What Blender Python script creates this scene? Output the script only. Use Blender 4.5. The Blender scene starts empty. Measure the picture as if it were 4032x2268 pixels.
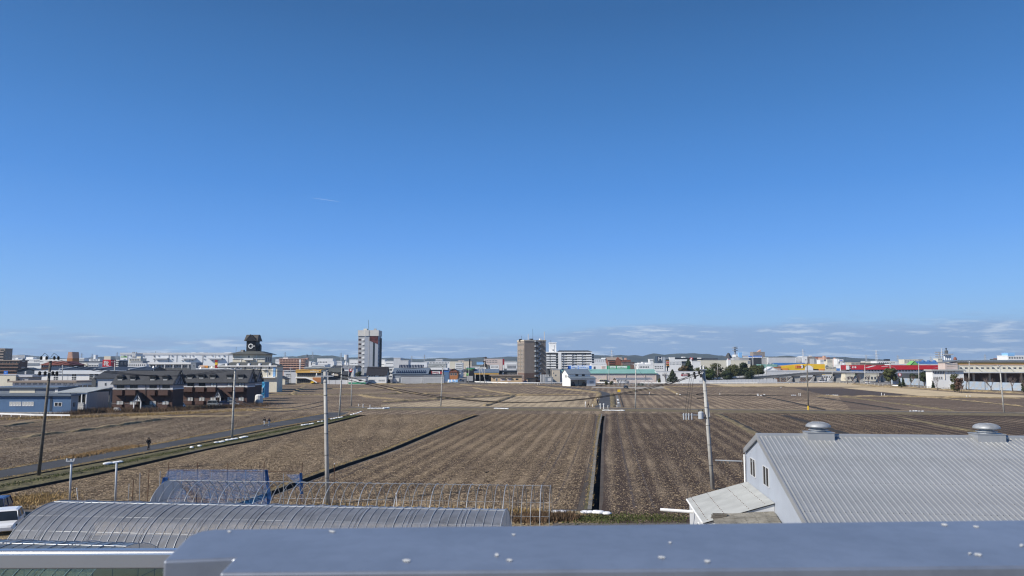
import bpy, bmesh, math, random
import numpy as np
from mathutils import Vector, Matrix
random.seed(7); RNG = np.random.default_rng(7)
SC = bpy.context.scene
COL = SC.collection
R = math.radians

# ---------------------------------------------------------------- camera
CAM_H = 12.0
FPX = 2912.0                       # focal length in photograph pixels (4032 wide)
PITCH = math.atan2(1437 - 1134, FPX)
cam = bpy.data.cameras.new('camera')
cam.sensor_width = 36.0; cam.lens = 26.0
cam.clip_start = 0.05; cam.clip_end = 150000
cam.dof.use_dof = True; cam.dof.focus_distance = 150.0; cam.dof.aperture_fstop = 8.5
camo = bpy.data.objects.new('camera', cam); COL.objects.link(camo)
camo.location = (0, 0, CAM_H); camo.rotation_euler = (math.pi/2 + PITCH, 0, 0)
SC.camera = camo

# ---------------------------------------------------------------- light
SUN_AZ = R(241.0)                  # direction TO the sun, clockwise from +Y (left, a little behind the camera)
SUN_EL = R(36.0)
sun = bpy.data.lights.new('sun', 'SUN'); sun.energy = 4.7; sun.angle = R(0.53); sun.color = (1.0, 0.94, 0.85)
suno = bpy.data.objects.new('sun', sun); COL.objects.link(suno)
to_sun = Vector((math.sin(SUN_AZ)*math.cos(SUN_EL), math.cos(SUN_AZ)*math.cos(SUN_EL), math.sin(SUN_EL)))
suno.rotation_euler = to_sun.to_track_quat('Z', 'Y').to_euler()
SC.view_settings.view_transform = 'Standard'; SC.view_settings.look = 'None'
SC.cycles.filter_width = 1.2
SC.view_settings.exposure = 0.25; SC.view_settings.gamma = 1.0; SC.view_settings.use_curve_mapping = False

def NN(nt, typ, **kw):
    n = nt.nodes.new(typ)
    for k, v in kw.items():
        if k in n.bl_rna.properties: setattr(n, k, v)
        else: n.inputs[k].default_value = v
    return n
def mth(nt, op, a, b=None, c=None, clamp=False):
    n = nt.nodes.new('ShaderNodeMath'); n.operation = op; n.use_clamp = clamp
    for i, v in enumerate((a, b, c)):
        if v is None: continue
        if isinstance(v, (int, float)): n.inputs[i].default_value = v
        else: nt.links.new(v, n.inputs[i])
    return n.outputs[0]
def sstep(nt, x, a, b):
    n = nt.nodes.new('ShaderNodeMapRange'); n.interpolation_type = 'SMOOTHSTEP'
    n.inputs['From Min'].default_value = a; n.inputs['From Max'].default_value = b
    nt.links.new(x, n.inputs['Value']); return n.outputs[0]
def mixc(nt, fac, a, b):
    n = nt.nodes.new('ShaderNodeMix'); n.data_type = 'RGBA'
    for s, v in ((0, fac), (6, a), (7, b)):
        if isinstance(v, (int, float)): n.inputs[s].default_value = v
        elif isinstance(v, (tuple, list)): n.inputs[s].default_value = (*v[:3], 1)
        else: nt.links.new(v, n.inputs[s])
    return n.outputs[2]

world = bpy.data.worlds.new('World'); SC.world = world; world.use_nodes = True
wn = world.node_tree; wn.nodes.clear()
sky = wn.nodes.new('ShaderNodeTexSky'); sky.sky_type = 'NISHITA'; sky.sun_disc = False
sky.sun_elevation = SUN_EL; sky.sun_rotation = SUN_AZ; sky.altitude = 0
sky.air_density = 1.0; sky.dust_density = 0.3; sky.ozone_density = 2.2
hs = NN(wn, 'ShaderNodeHueSaturation', Saturation=1.22, Value=.88)
wn.links.new(sky.outputs[0], hs.inputs['Color'])
# clear winter air: the sky model's yellow rim is replaced by the pale blue that the photograph shows all along the horizon
tc0 = wn.nodes.new('ShaderNodeTexCoord'); sp0 = wn.nodes.new('ShaderNodeSeparateXYZ'); wn.links.new(tc0.outputs['Generated'], sp0.inputs[0])
rp = wn.nodes.new('ShaderNodeValToRGB'); wn.links.new(sp0.outputs[2], rp.inputs[0])
def lin0(*c): return tuple((x/255/12.92 if x < 11 else ((x/255+.055)/1.055)**2.4)/.105/1.165 for x in c)
stops = [(0.0, (150,195,238)), (.035, (141,193,247)), (.09, (122,182,252)), (.16, (96,162,246)), (.23, (76,144,228)), (.33, (62,124,197)), (.44, (49,102,164)), (.75, (42,80,135)), (1.0, (36,70,124))]
while len(rp.color_ramp.elements) < len(stops): rp.color_ramp.elements.new(1.0)
for e, (q, c) in zip(rp.color_ramp.elements, stops): e.position = q; e.color = (*lin0(*c), 1)
bg = NN(wn, 'ShaderNodeBackground', Strength=0.105); wn.links.new(mixc(wn, .8, hs.outputs[0], rp.outputs[0]), bg.inputs['Color'])
# low cloud deck along the horizon (direction based)
tc = wn.nodes.new('ShaderNodeTexCoord'); sep = wn.nodes.new('ShaderNodeSeparateXYZ')
wn.links.new(tc.outputs['Generated'], sep.inputs[0])
az = mth(wn, 'ARCTAN2', sep.outputs[0], sep.outputs[1]); el = sep.outputs[2]
def cloud_noise(sa, se, detail, rough, seed):
    cb = wn.nodes.new('ShaderNodeCombineXYZ')
    wn.links.new(mth(wn, 'MULTIPLY', az, sa), cb.inputs[0]); wn.links.new(mth(wn, 'MULTIPLY', el, se), cb.inputs[1])
    cb.inputs[2].default_value = seed
    n = NN(wn, 'ShaderNodeTexNoise', Scale=1.0, Detail=detail, Roughness=rough); wn.links.new(cb.outputs[0], n.inputs['Vector'])
    return n.outputs[0]
n1 = cloud_noise(9, 62, 7, 0.62, 3.1); n2 = cloud_noise(22, 190, 6, 0.6, 9.4); n3 = cloud_noise(3.3, 10, 2, 0.5, 5.7)
right = sstep(wn, az, -0.16, 0.22)
topel = mth(wn, 'MULTIPLY_ADD', right, 0.024, 0.040)                  # the deck reaches higher on the right
topel = mth(wn, 'ADD', topel, mth(wn, 'MULTIPLY', mth(wn, 'SUBTRACT', n1, 0.5), 0.055))
band = mth(wn, 'SUBTRACT', 1.0, mth(wn, 'DIVIDE', el, topel), clamp=True)
band = sstep(wn, band, 0.0, 0.35)
cov = mth(wn, 'ADD', mth(wn, 'MULTIPLY_ADD', right, 0.26, 0.56), mth(wn, 'MULTIPLY', mth(wn, 'SUBTRACT', n3, 0.5), 0.5))
body = mth(wn, 'MULTIPLY', sstep(wn, mth(wn, 'ADD', n1, mth(wn, 'SUBTRACT', cov, 0.5)), 0.40, 0.56), band)
body = mth(wn, 'MULTIPLY', body, sstep(wn, el, -0.01, 0.012))
hi = sstep(wn, mth(wn, 'ADD', n2, mth(wn, 'MULTIPLY', mth(wn, 'SUBTRACT', n1, 0.5), 0.6)), 0.50, 0.72)
ccol = mixc(wn, hi, (0.255, 0.375, 0.59), (0.58, 0.66, 0.77))
cbg = NN(wn, 'ShaderNodeBackground', Strength=1.0); wn.links.new(ccol, cbg.inputs['Color'])
mx = wn.nodes.new('ShaderNodeMixShader'); wn.links.new(mth(wn, 'MULTIPLY', body, 0.82), mx.inputs[0])
wn.links.new(bg.outputs[0], mx.inputs[1]); wn.links.new(cbg.outputs[0], mx.inputs[2])
wo = wn.nodes.new('ShaderNodeOutputWorld'); wn.links.new(mx.outputs[0], wo.inputs[0])

# ---------------------------------------------------------------- surveying: photograph pixel -> place
FR = {'z1': (0, 1260, 3.623), 'z2': (400, 1260, 3.623), 'z3': (1000, 1230, 4.14), 'z4': (1500, 1270, 4.14), 'z5': (2000, 1270, 4.14),
      'z6': (2500, 1270, 4.14), 'z7': (3000, 1270, 4.14), 'z8': (3480, 1270, 4.14),
      'y1': (0, 1340, 5.367), 'y2': (480, 1300, 3.903), 'y3': (1080, 1380, 5.367), 'y4': (1540, 1380, 4.954), 'y5': (2120, 1380, 4.954),
      'y6': (2580, 1370, 5.152), 'y7': (3060, 1370, 5.152), 'y8': (3500, 1370, 4.842),
      'b1': (0, 1560, 2.047), 'b2': (800, 1560, 2.047), 'b3': (1800, 1560, 2.047), 'b4': (2500, 1500, 1.6815),
      'd': (0, 0, 1/1.5652), 's': (0, 0, 1.0)}
CP, SP = math.cos(PITCH), math.sin(PITCH)
def ray(f, X, Y):
    a, b, s = FR[f]; u = a + X/s; v = b + Y/s
    x = (u - 2016)/FPX; t = (1134 - v)/FPX
    return Vector((x, CP - t*SP, SP + t*CP))
def G(f, X, Y, z=0.0):
    d = ray(f, X, Y); k = (z - CAM_H)/d.z
    return Vector((d.x*k, d.y*k, z))
def PD(f, X, Y, D):
    d = ray(f, X, Y); k = D/d.y
    return Vector((d.x*k, D, CAM_H + d.z*k))
def on_plane(f, X, Y, p, n):
    d = ray(f, X, Y); o = Vector((0, 0, CAM_H)); k = (Vector(p) - o).dot(n)/d.dot(n)
    return o + d*k

# ---------------------------------------------------------------- mesh helpers
class MB:
    """collects shapes and links them as one mesh object"""
    def __init__(s): s.v = []; s.f = []; s.m = []; s.cur = 0
    def add(s, vs, fs):
        o = len(s.v); s.v += [tuple(v) for v in vs]
        for f in fs: s.f.append(tuple(i + o for i in f)); s.m.append(s.cur)
    def box(s, x0, x1, y0, y1, z0, z1):
        s.add([(x0,y0,z0),(x1,y0,z0),(x1,y1,z0),(x0,y1,z0),(x0,y0,z1),(x1,y0,z1),(x1,y1,z1),(x0,y1,z1)],
              [(3,2,1,0),(4,5,6,7),(0,1,5,4),(1,2,6,5),(2,3,7,6),(3,0,4,7)]); return s
    def quad(s, a, b, c, d): s.add([a,b,c,d], [(0,1,2,3)]); return s
    def poly(s, pts): s.add(pts, [tuple(range(len(pts)))]); return s
    def prism(s, pts, vec):
        """closed prism: polygon pts (ccw seen from the side vec points to) swept by -vec..0"""
        n = len(pts); vec = Vector(vec); a = [Vector(p) for p in pts]; b = [p + vec for p in a]
        s.add(a + b, [tuple(range(n-1, -1, -1)), tuple(range(n, 2*n))] + [(i, (i+1) % n, n+(i+1) % n, n+i) for i in range(n)]); return s
    def tube(s, pts, r, n=6, cap=True, r2=None):
        pts = [Vector(p) for p in pts]; o = []; k = len(pts)
        for i, p in enumerate(pts):
            t = (pts[min(i+1, k-1)] - pts[max(i-1, 0)]).normalized()
            up = Vector((0, 0, 1)) if abs(t.z) < .95 else Vector((1, 0, 0))
            a = t.cross(up).normalized(); b = a.cross(t)
            rr = r if r2 is None else r + (r2 - r)*i/(k-1)
            if isinstance(r, (list, tuple)): rr = r[i]
            o += [p + (a*math.cos(2*math.pi*j/n) + b*math.sin(2*math.pi*j/n))*rr for j in range(n)]
        fs = [(i*n+j, (i+1)*n+j, (i+1)*n+(j+1) % n, i*n+(j+1) % n) for i in range(k-1) for j in range(n)]
        if cap: fs += [tuple(range(n)), tuple(range(k*n-1, k*n-n-1, -1))]
        s.add(o, fs); return s
    def lathe(s, prof, n=16, c=(0, 0, 0)):
        o = []; k = len(prof)
        for r, z in prof: o += [(c[0]+r*math.cos(2*math.pi*j/n), c[1]+r*math.sin(2*math.pi*j/n), c[2]+z) for j in range(n)]
        fs = [(i*n+j, i*n+(j+1) % n, (i+1)*n+(j+1) % n, (i+1)*n+j) for i in range(k-1) for j in range(n)]
        fs += [tuple(range(n-1, -1, -1)), tuple(range((k-1)*n, k*n))]
        s.add(o, fs); return s
    def mesh(s, name, *mats, smooth=False):
        me = bpy.data.meshes.new(name); me.from_pydata(s.v, [], s.f)
        for m in mats: me.materials.append(M(m) if isinstance(m, str) else m)
        if any(s.m): me.polygons.foreach_set('material_index', s.m)
        if smooth: me.polygons.foreach_set('use_smooth', [True]*len(s.f))
        me.update(); return me
    def build(s, name, mats, parent=None, smooth=False):
        if not isinstance(mats, (list, tuple)): mats = (mats,)
        return link(name, s.mesh(name, *mats, smooth=smooth), parent)
def link(name, me, parent=None, loc=None, rz=None, scale=None):
    o = bpy.data.objects.new(name, me); COL.objects.link(o)
    if parent is not None: o.parent = parent
    if loc is not None: o.location = loc
    if rz is not None: o.rotation_euler = (0, 0, rz)
    if scale is not None: o.scale = scale
    return o
def tag(o, label=None, cat=None, group=None, kind=None):
    if label: o['label'] = label
    if cat: o['category'] = cat
    if group: o['group'] = group
    if kind: o['kind'] = kind
    return o
def thing(name, label, cat, loc=(0, 0, 0), rz=0.0, group=None):
    o = bpy.data.objects.new(name, None); COL.objects.link(o); o.location = loc; o.rotation_euler = (0, 0, rz)
    o.empty_display_size = .1
    return tag(o, label, cat, group)
def copy_tree(o, parent=None):
    c = o.copy(); COL.objects.link(c)
    if parent is not None: c.parent = parent
    for ch in list(KIDS.get(o.name, ())) or [x for x in o.children]: copy_tree(ch, c)
    return c
KIDS = {}
def np_mesh(name, verts, faces, mats, smooth=False):
    """verts (n,3), faces (m,k) numpy"""
    me = bpy.data.meshes.new(name); k = faces.shape[1]
    me.vertices.add(len(verts)); me.vertices.foreach_set('co', np.asarray(verts, dtype=np.float32).ravel())
    me.loops.add(faces.size); me.loops.foreach_set('vertex_index', faces.astype(np.int32).ravel())
    me.polygons.add(len(faces)); me.polygons.foreach_set('loop_start', np.arange(0, faces.size, k, dtype=np.int32))
    if smooth: me.polygons.foreach_set('use_smooth', np.ones(len(faces), dtype=bool))
    for m in mats: me.materials.append(M(m) if isinstance(m, str) else m)
    me.update(calc_edges=True); return me

# ---------------------------------------------------------------- materials
MATS = {}
def M(name): return MATS[name]
def lin(*c): return tuple(((x/255)/12.92 if x/255 <= .04045 else ((x/255+.055)/1.055)**2.4) for x in c)
def mat(name, col, rough=.65, metal=0.0, var=.14, scale=.35, streak=.0, bump=0.0, bscale=6.0, corr=None, spec=.4, grain=.0, gscale=8.0):
    m = bpy.data.materials.new(name); m.use_nodes = True; nt = m.node_tree; p = nt.nodes['Principled BSDF']
    p.inputs['Roughness'].default_value = rough; p.inputs['Metallic'].default_value = metal
    p.inputs['Specular IOR Level'].default_value = spec
    t = nt.nodes.new('ShaderNodeTexCoord'); oc = t.outputs['Object']
    n = NN(nt, 'ShaderNodeTexNoise', Scale=scale, Detail=6.0, Roughness=.6); nt.links.new(oc, n.inputs['Vector'])
    f = sstep(nt, n.outputs[0], .3, .7)
    c = mixc(nt, f, [x*(1-var) for x in col], [min(1, x*(1+var)) for x in col])
    if streak:
        mp = nt.nodes.new('ShaderNodeMapping'); mp.inputs['Scale'].default_value = (1.6, 1.6, .12); nt.links.new(oc, mp.inputs['Vector'])
        n2 = NN(nt, 'ShaderNodeTexNoise', Scale=1.0, Detail=5.0, Roughness=.65); nt.links.new(mp.outputs[0], n2.inputs['Vector'])
        c = mixc(nt, mth(nt, 'MULTIPLY', sstep(nt, n2.outputs[0], .5, .75), streak), c, [x*.45 for x in col])
    if grain:
        n3 = NN(nt, 'ShaderNodeTexNoise', Scale=gscale, Detail=3.0, Roughness=.7); nt.links.new(oc, n3.inputs['Vector'])
        c = mixc(nt, mth(nt, 'MULTIPLY', sstep(nt, n3.outputs[0], .4, .62), grain), c, [x*.35 for x in col])
    nt.links.new(c, p.inputs['Base Color'])
    h = None
    if bump:
        n4 = NN(nt, 'ShaderNodeTexNoise', Scale=bscale, Detail=4.0); nt.links.new(oc, n4.inputs['Vector']); h = n4.outputs[0]; dist = bump
    if corr:
        w = NN(nt, 'ShaderNodeTexWave', Scale=1/corr[1]/2*math.pi/math.pi, Distortion=0.0); w.bands_direction = corr[0]
        nt.links.new(oc, w.inputs['Vector']); h = w.outputs[0]; dist = corr[2] if len(corr) > 2 else .04
    if h is not None:
        b = NN(nt, 'ShaderNodeBump', Strength=1.0, Distance=dist); nt.links.new(h, b.inputs['Height']); nt.links.new(b.outputs[0], p.inputs['Normal'])
    MATS[name] = m; return m

def film(name, col, alpha, rough=.25):
    """thin plastic film: part clear, part milky"""
    m = bpy.data.materials.new(name); m.use_nodes = True; nt = m.node_tree; nt.nodes.clear()
    o = nt.nodes.new('ShaderNodeOutputMaterial'); tr = NN(nt, 'ShaderNodeBsdfTransparent'); tr.inputs[0].default_value = (.93, .94, .95, 1)
    d = NN(nt, 'ShaderNodeBsdfDiffuse'); d.inputs[0].default_value = (*col, 1)
    tl = NN(nt, 'ShaderNodeBsdfTranslucent'); tl.inputs[0].default_value = (*col, 1)
    g = NN(nt, 'ShaderNodeBsdfGlossy', Roughness=rough)
    t = nt.nodes.new('ShaderNodeTexCoord'); n = NN(nt, 'ShaderNodeTexNoise', Scale=.8, Detail=6.0, Roughness=.65, Distortion=1.0)
    nt.links.new(t.outputs['Object'], n.inputs['Vector'])
    a = nt.nodes.new('ShaderNodeMixShader'); a.inputs[0].default_value = .45; nt.links.new(d.outputs[0], a.inputs[1]); nt.links.new(tl.outputs[0], a.inputs[2])
    b = nt.nodes.new('ShaderNodeMixShader'); nt.links.new(mth(nt, 'MULTIPLY_ADD', n.outputs[0], .5, alpha-.25, clamp=True), b.inputs[0])
    nt.links.new(tr.outputs[0], b.inputs[1]); nt.links.new(a.outputs[0], b.inputs[2])
    fr = NN(nt, 'ShaderNodeFresnel', IOR=1.35); c = nt.nodes.new('ShaderNodeMixShader'); nt.links.new(fr.outputs[0], c.inputs[0])
    nt.links.new(b.outputs[0], c.inputs[1]); nt.links.new(g.outputs[0], c.inputs[2]); nt.links.new(c.outputs[0], o.inputs[0])
    MATS[name] = m; return m

def field(name, soil, straw, ang, cover=.5, rows=.35, pitch=1.6, fine=3.2):
    """harvested field: straw litter over soil, thicker along the combine's rows (ang = row direction from +Y)"""
    m = bpy.data.materials.new(name); m.use_nodes = True; nt = m.node_tree; p = nt.nodes['Principled BSDF']
    p.inputs['Roughness'].default_value = .95; p.inputs['Specular IOR Level'].default_value = .1
    t = nt.nodes.new('ShaderNodeTexCoord')
    bn = NN(nt, 'ShaderNodeTexNoise', Scale=.06, Detail=4.0); nt.links.new(t.outputs['Object'], bn.inputs['Vector'])
    mp = NN(nt, 'ShaderNodeMapping'); mp.inputs['Rotation'].default_value = (0, 0, ang); nt.links.new(t.outputs['Object'], mp.inputs['Vector'])
    m2 = NN(nt, 'ShaderNodeMapping'); m2.inputs['Scale'].default_value = (1/pitch, .035, 1); nt.links.new(mp.outputs[0], m2.inputs['Vector'])
    rn = NN(nt, 'ShaderNodeTexNoise', Scale=1.0, Detail=2.0, Roughness=.55); nt.links.new(m2.outputs[0], rn.inputs['Vector'])
    m3 = NN(nt, 'ShaderNodeMapping'); m3.inputs['Scale'].default_value = (fine, fine*.45, 1); nt.links.new(mp.outputs[0], m3.inputs['Vector'])
    fn = NN(nt, 'ShaderNodeTexNoise', Scale=1.0, Detail=5.0, Roughness=.72, Distortion=.6); nt.links.new(m3.outputs[0], fn.inputs['Vector'])
    sx = nt.nodes.new('ShaderNodeSeparateXYZ'); nt.links.new(mp.outputs[0], sx.inputs[0])
    sw = mth(nt, 'SINE', mth(nt, 'ADD', mth(nt, 'MULTIPLY', sx.outputs[0], 2*math.pi/(pitch*1.75)), mth(nt, 'MULTIPLY', rn.outputs[0], 3.0)))
    s = mth(nt, 'ADD', fn.outputs[0], mth(nt, 'ADD', mth(nt, 'MULTIPLY', mth(nt, 'SUBTRACT', rn.outputs[0], .5), rows), mth(nt, 'MULTIPLY', mth(nt, 'MULTIPLY', sw, bn.outputs[0]), rows*.75)))
    s = mth(nt, 'ADD', s, mth(nt, 'MULTIPLY', mth(nt, 'SUBTRACT', bn.outputs[0], .5), .28))
    f = sstep(nt, s, .80-cover*.6-.09, .80-cover*.6+.13)
    soilc = mixc(nt, bn.outputs[0], [x*.8 for x in soil], [x*1.2 for x in soil])
    nt.links.new(mixc(nt, f, soilc, straw), p.inputs['Base Color'])
    b = NN(nt, 'ShaderNodeBump', Strength=1.0, Distance=.16); nt.links.new(s, b.inputs['Height']); nt.links.new(b.outputs[0], p.inputs['Normal'])
    MATS[name] = m; return m
mat('asphalt', (.065,.066,.07), .9, var=.25, scale=.15, grain=.35, gscale=5)
mat('asphalt_old', (.125,.108,.092), .9, var=.25, scale=.2, grain=.3, gscale=4)
mat('gravel', (.36,.33,.28), .95, var=.2, scale=.3, grain=.3)
mat('soil', (.085,.067,.052), .95, var=.25, scale=.2, bump=.1, bscale=2)
mat('dark_soil', (.072,.053,.043), .95, var=.2, scale=.3, bump=.15, bscale=2)
mat('ditch_shade_track_soil', (.03,.025,.02), .9, var=.2, scale=.4, bump=.1, bscale=2)  # near-black: shade of uncut far ditches painted as colour, also dark tracks
mat('dry_grass', (.31,.235,.13), .95, var=.35, scale=.5, grain=.5, gscale=3, bump=.2, bscale=3)
mat('pale_straw', (.56,.44,.27), .95, var=.18, scale=.12, grain=.2, gscale=1.5, bump=.1, bscale=2)
mat('green_grass', (.135,.118,.055), .95, var=.6, scale=.9, grain=.55, gscale=4, bump=.2, bscale=4)
mat('mixed_grass', (.195,.155,.085), .95, var=.4, scale=.8, grain=.5, gscale=3, bump=.2, bscale=4)
mat('town_ground', (.16,.155,.15), .95, var=.3, scale=.02)
mat('concrete', (.36,.35,.33), .85, var=.18, scale=.5, streak=.35)
mat('concrete_pole', (.42,.41,.38), .8, var=.15, scale=1.2, streak=.3)
mat('ditch_shade', (.035,.032,.028), .9, var=.3, scale=.8)  # shade inside the cut ditches put into the colour of bed and walls
mat('concrete_dark', (.17,.165,.15), .9, var=.25, scale=.6, streak=.4)
mat('white_paint', (.80,.80,.78), .55, var=.05, streak=.08)
mat('white_wall', (.76,.76,.74), .7, var=.05, scale=.1, streak=.12)
mat('white_metal', (.72,.74,.75), .45, var=.05, scale=.15, streak=.08, corr=('X', .5, .02))
mat('cream_wall', (.66,.62,.50), .75, var=.06, scale=.12, streak=.15)
mat('beige_wall', (.52,.46,.37), .8, var=.08, scale=.12, streak=.15)
mat('tan_wall', (.55,.40,.24), .75, var=.06, scale=.2, streak=.12)
mat('pink_wall', (.60,.50,.45), .75, var=.06, scale=.15, streak=.15)
mat('grey_wall', (.38,.39,.40), .75, var=.07, scale=.12, streak=.2)
mat('lightgrey_wall', (.55,.56,.57), .7, var=.06, scale=.12, streak=.15)
mat('bluegrey_wall', (.22,.25,.29), .7, var=.07, scale=.15, streak=.2, corr=('X', .3, .03))
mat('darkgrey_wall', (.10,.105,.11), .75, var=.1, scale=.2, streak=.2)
mat('navy_wall', (.035,.055,.085), .6, var=.1, scale=.2, streak=.15, corr=('X', .4, .03))
mat('blue_wall', (.105,.19,.33), .55, var=.08, scale=.3, streak=.2, corr=('X', .18, .03))
mat('brown_wall', (.10,.056,.045), .8, var=.14, scale=2.5, grain=.25, gscale=6)
mat('taupe_wall', (.29,.24,.20), .8, var=.06, scale=.3, streak=.12)
mat('brick_wall', (.20,.13,.10), .85, var=.2, scale=2, grain=.4, gscale=3)
mat('redbrown_wall', (.22,.085,.055), .8, var=.1, scale=.4, streak=.1)
mat('orange_wall', (.42,.17,.06), .75, var=.08, scale=.3, streak=.1)
mat('salmon_wall', (.52,.32,.24), .8, var=.08, scale=.2, streak=.15)
mat('red_paint', (.50,.02,.03), .5, var=.08, scale=.2, streak=.08)
mat('crimson_paint', (.30,.015,.02), .5, var=.08, scale=.3)
mat('yellow_paint', (.80,.52,.03), .5, var=.06, scale=.2, streak=.08)
mat('orange_paint', (.72,.30,.06), .55, var=.08, scale=.3)
mat('gold_paint', (.66,.40,.10), .6, var=.06, scale=.3, streak=.08)
mat('blue_paint', (.035,.17,.58), .5, var=.06, scale=.3)
mat('sky_paint', (.25,.48,.76), .5, var=.05, scale=.3)
mat('green_paint', (.03,.28,.14), .5, var=.06, scale=.3)
mat('lime_paint', (.20,.46,.14), .5, var=.08, scale=.3)
mat('dark_paint', (.015,.016,.019), .5, var=.1)
mat('navy_paint', (.02,.03,.06), .5, var=.1)
mat('teal_roof', (.22,.42,.37), .6, var=.06, scale=.2, streak=.08, corr=('X', .6, .04))
mat('slate_roof', (.047,.05,.057), .7, var=.12, scale=.6, grain=.25, gscale=2, bump=.03, bscale=3)
mat('black_tile', (.026,.023,.026), .45, var=.12, scale=.5, corr=('X', .45, .08))
mat('grey_roof', (.20,.21,.225), .6, var=.1, scale=.3, streak=.1)
mat('bluegrey_roof', (.15,.185,.23), .5, var=.08, scale=.2, corr=('X', .4, .04))
mat('pale_roof', (.40,.42,.41), .6, var=.08, scale=.3, corr=('X', .3, .03))
mat('navy_roof', (.03,.042,.065), .6, var=.1, scale=.2)
mat('blue_roof', (.05,.15,.36), .55, var=.08, scale=.15, corr=('X', .5, .04))
mat('brown_roof', (.16,.05,.035), .6, var=.1, scale=.2, corr=('X', .5, .05))
mat('oldgreen_roof', (.085,.09,.085), .7, var=.1, scale=.3)
mat('solar', (.012,.02,.045), .15, var=.1, spec=.6)
mat('glass', (.022,.028,.034), .12, var=.35, scale=.35, spec=.6)
mat('glass_light', (.30,.33,.35), .2, var=.4, scale=1.3, spec=.5)
mat('curtain', (.55,.55,.52), .6, var=.35, scale=2.2)
mat('void_shade', (.012,.012,.012), .9, var=.2)  # flat black painted for the shade inside bays and openings
mat('steel', (.50,.51,.52), .38, metal=.7, var=.12, scale=1.5, streak=.15)
mat('galvanised', (.42,.44,.46), .5, metal=.4, var=.12, scale=2)
mat('rust', (.12,.06,.035), .85, var=.35, scale=4)
mat('dark_steel', (.045,.047,.05), .5, var=.15)
mat('silver', (.62,.63,.64), .3, metal=.85, var=.06, scale=.8)
mat('rubber', (.018,.018,.018), .8, var=.2)
mat('pipe', (.30,.31,.32), .5, metal=.3, var=.2, scale=2)
mat('wire', (.02,.02,.022), .6, var=.1)
mat('porcelain', (.72,.72,.70), .35, var=.05)
mat('bark', (.07,.055,.045), .9, var=.3, scale=3)
mat('twig', (.15,.115,.10), .9, var=.3, scale=2)
mat('wood_pole', (.13,.115,.095), .85, var=.25, scale=2.5, streak=.3)
mat('transformer', (.42,.45,.48), .5, var=.08)
mat('sandbag', (.78,.79,.80), .8, var=.08, scale=3, bump=.03, bscale=9)
mat('skin', (.50,.32,.24), .6, var=.05)
mat('hair', (.015,.012,.011), .6, var=.1)
mat('cloth_black', (.018,.018,.02), .9, var=.2)
mat('cloth_grey', (.14,.14,.145), .9, var=.2)
mat('cloth_navy', (.02,.025,.05), .9, var=.2)
mat('cloth_tan', (.20,.15,.10), .9, var=.2)
mat('cloth_white', (.70,.68,.66), .9, var=.1)
mat('cloth_lightgrey', (.38,.38,.38), .9, var=.1)
mat('hill', (.060,.068,.045), .95, var=.4, scale=.006, grain=.5, gscale=.02)
for nm, c in (('car_white', (.78,.78,.78)), ('car_black', (.012,.013,.015)), ('car_grey', (.22,.24,.25)), ('car_blue', (.02,.035,.12)), ('car_silver', (.45,.46,.47))):
    mat(nm, c, .25, var=.03, spec=.6)
# fields
ROW = math.atan2(15.8, 122)
field('field_near', (.082,.059,.045), (.36,.275,.18), ROW, .43, .18, 1.3, 6.0)
field('field_left', (.086,.062,.046), (.37,.285,.185), R(-8), .47, .08, 2.2, 5.0)
field('field_right', (.072,.052,.042), (.33,.255,.175), ROW, .38, .18, 1.4, 6.0)
field('field_far', (.118,.088,.067), (.38,.295,.195), ROW, .46, .10, 1.6, 3.0)
field('field_far_right', (.112,.083,.063), (.41,.315,.21), ROW, .49, .12, 1.5, 3.2)
field('field_straw', (.15,.117,.085), (.50,.40,.265), ROW, .58, .10, 1.5, 3.0)
field('field_bare', (.135,.101,.078), (.30,.23,.16), ROW, .38, .10, 2.0, 2.8)
# ================================================================ the land
def interp(pts):
    """polyline of ground points, near to far -> x as a function of y (extended straight on)"""
    p = sorted([(q.y, q.x) for q in pts])
    def fn(y):
        if y <= p[0][0]: a, b = p[0], p[min(3, len(p)-1)]
        elif y >= p[-1][0]: a, b = p[-2], p[-1]
        else:
            for a, b in zip(p, p[1:]):
                if a[0] <= y <= b[0]: break
        return a[1] + (b[1]-a[1])*(y-a[0])/(b[0]-a[0])
    return fn
def S(pts): return [G('s', u, v) for u, v in pts]
road_l = interp(S([(0,1853),(308,1799),(576,1758),(800,1715),(1039,1670),(1288,1628),(1337,1609)]))
road_r = interp(S([(0,1882),(800,1736),(1093,1680),(1337,1640),(1393,1616)]))
d2_mid = interp(S([(0,1943),(400,1864),(800,1772.5),(1044,1726),(1279,1672),(1388,1645)]))
d3_mid = interp(S([(1076,1941),(1203,1892),(1299,1854),(1533,1776),(1800,1663.5),(1916,1623)]))
d4_mid = interp(S([(2345,1996),(2353,1873),(2360,1755),(2371.5,1658),(2378.5,1626)]))
trk_l = interp(S([(2281,2024),(2300,1950),(2321,1860),(2335,1780),(2353,1628)]))
trk_r = interp(S([(2296,2024),(2315,1930),(2332,1840),(2343,1740),(2358,1628)]))
NEAR, FARY = -40.0, 187.0
YS = [NEAR, 0, 20, 40, 50, 56, 62, 63, 70, 80, 90, 100, 110, 120, 130, 140, 150, 160, 170, 178, 183, 184, FARY]
def gap(mid, half, y0, y1):
    h = lambda y: half if y0 <= y <= y1 else 0.0
    return (lambda y: mid(y)-h(y)), (lambda y: mid(y)+h(y))
d1l, d1r = gap(lambda y: road_r(y)+1.6, .42, 30, 183)
d2l, d2r = gap(d2_mid, .72, 30, 183)
d3l, d3r = gap(d3_mid, .62, 63, 184)
d4l, d4r = gap(d4_mid, .31, 63, 184)
mb = MB()
def strip(mb, l, r, z, ys=YS, z2=None):
    for a, b in zip(ys, ys[1:]):
        mb.quad((l(a), a, z), (r(a), a, z), (r(b), b, z), (l(b), b, z))
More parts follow.
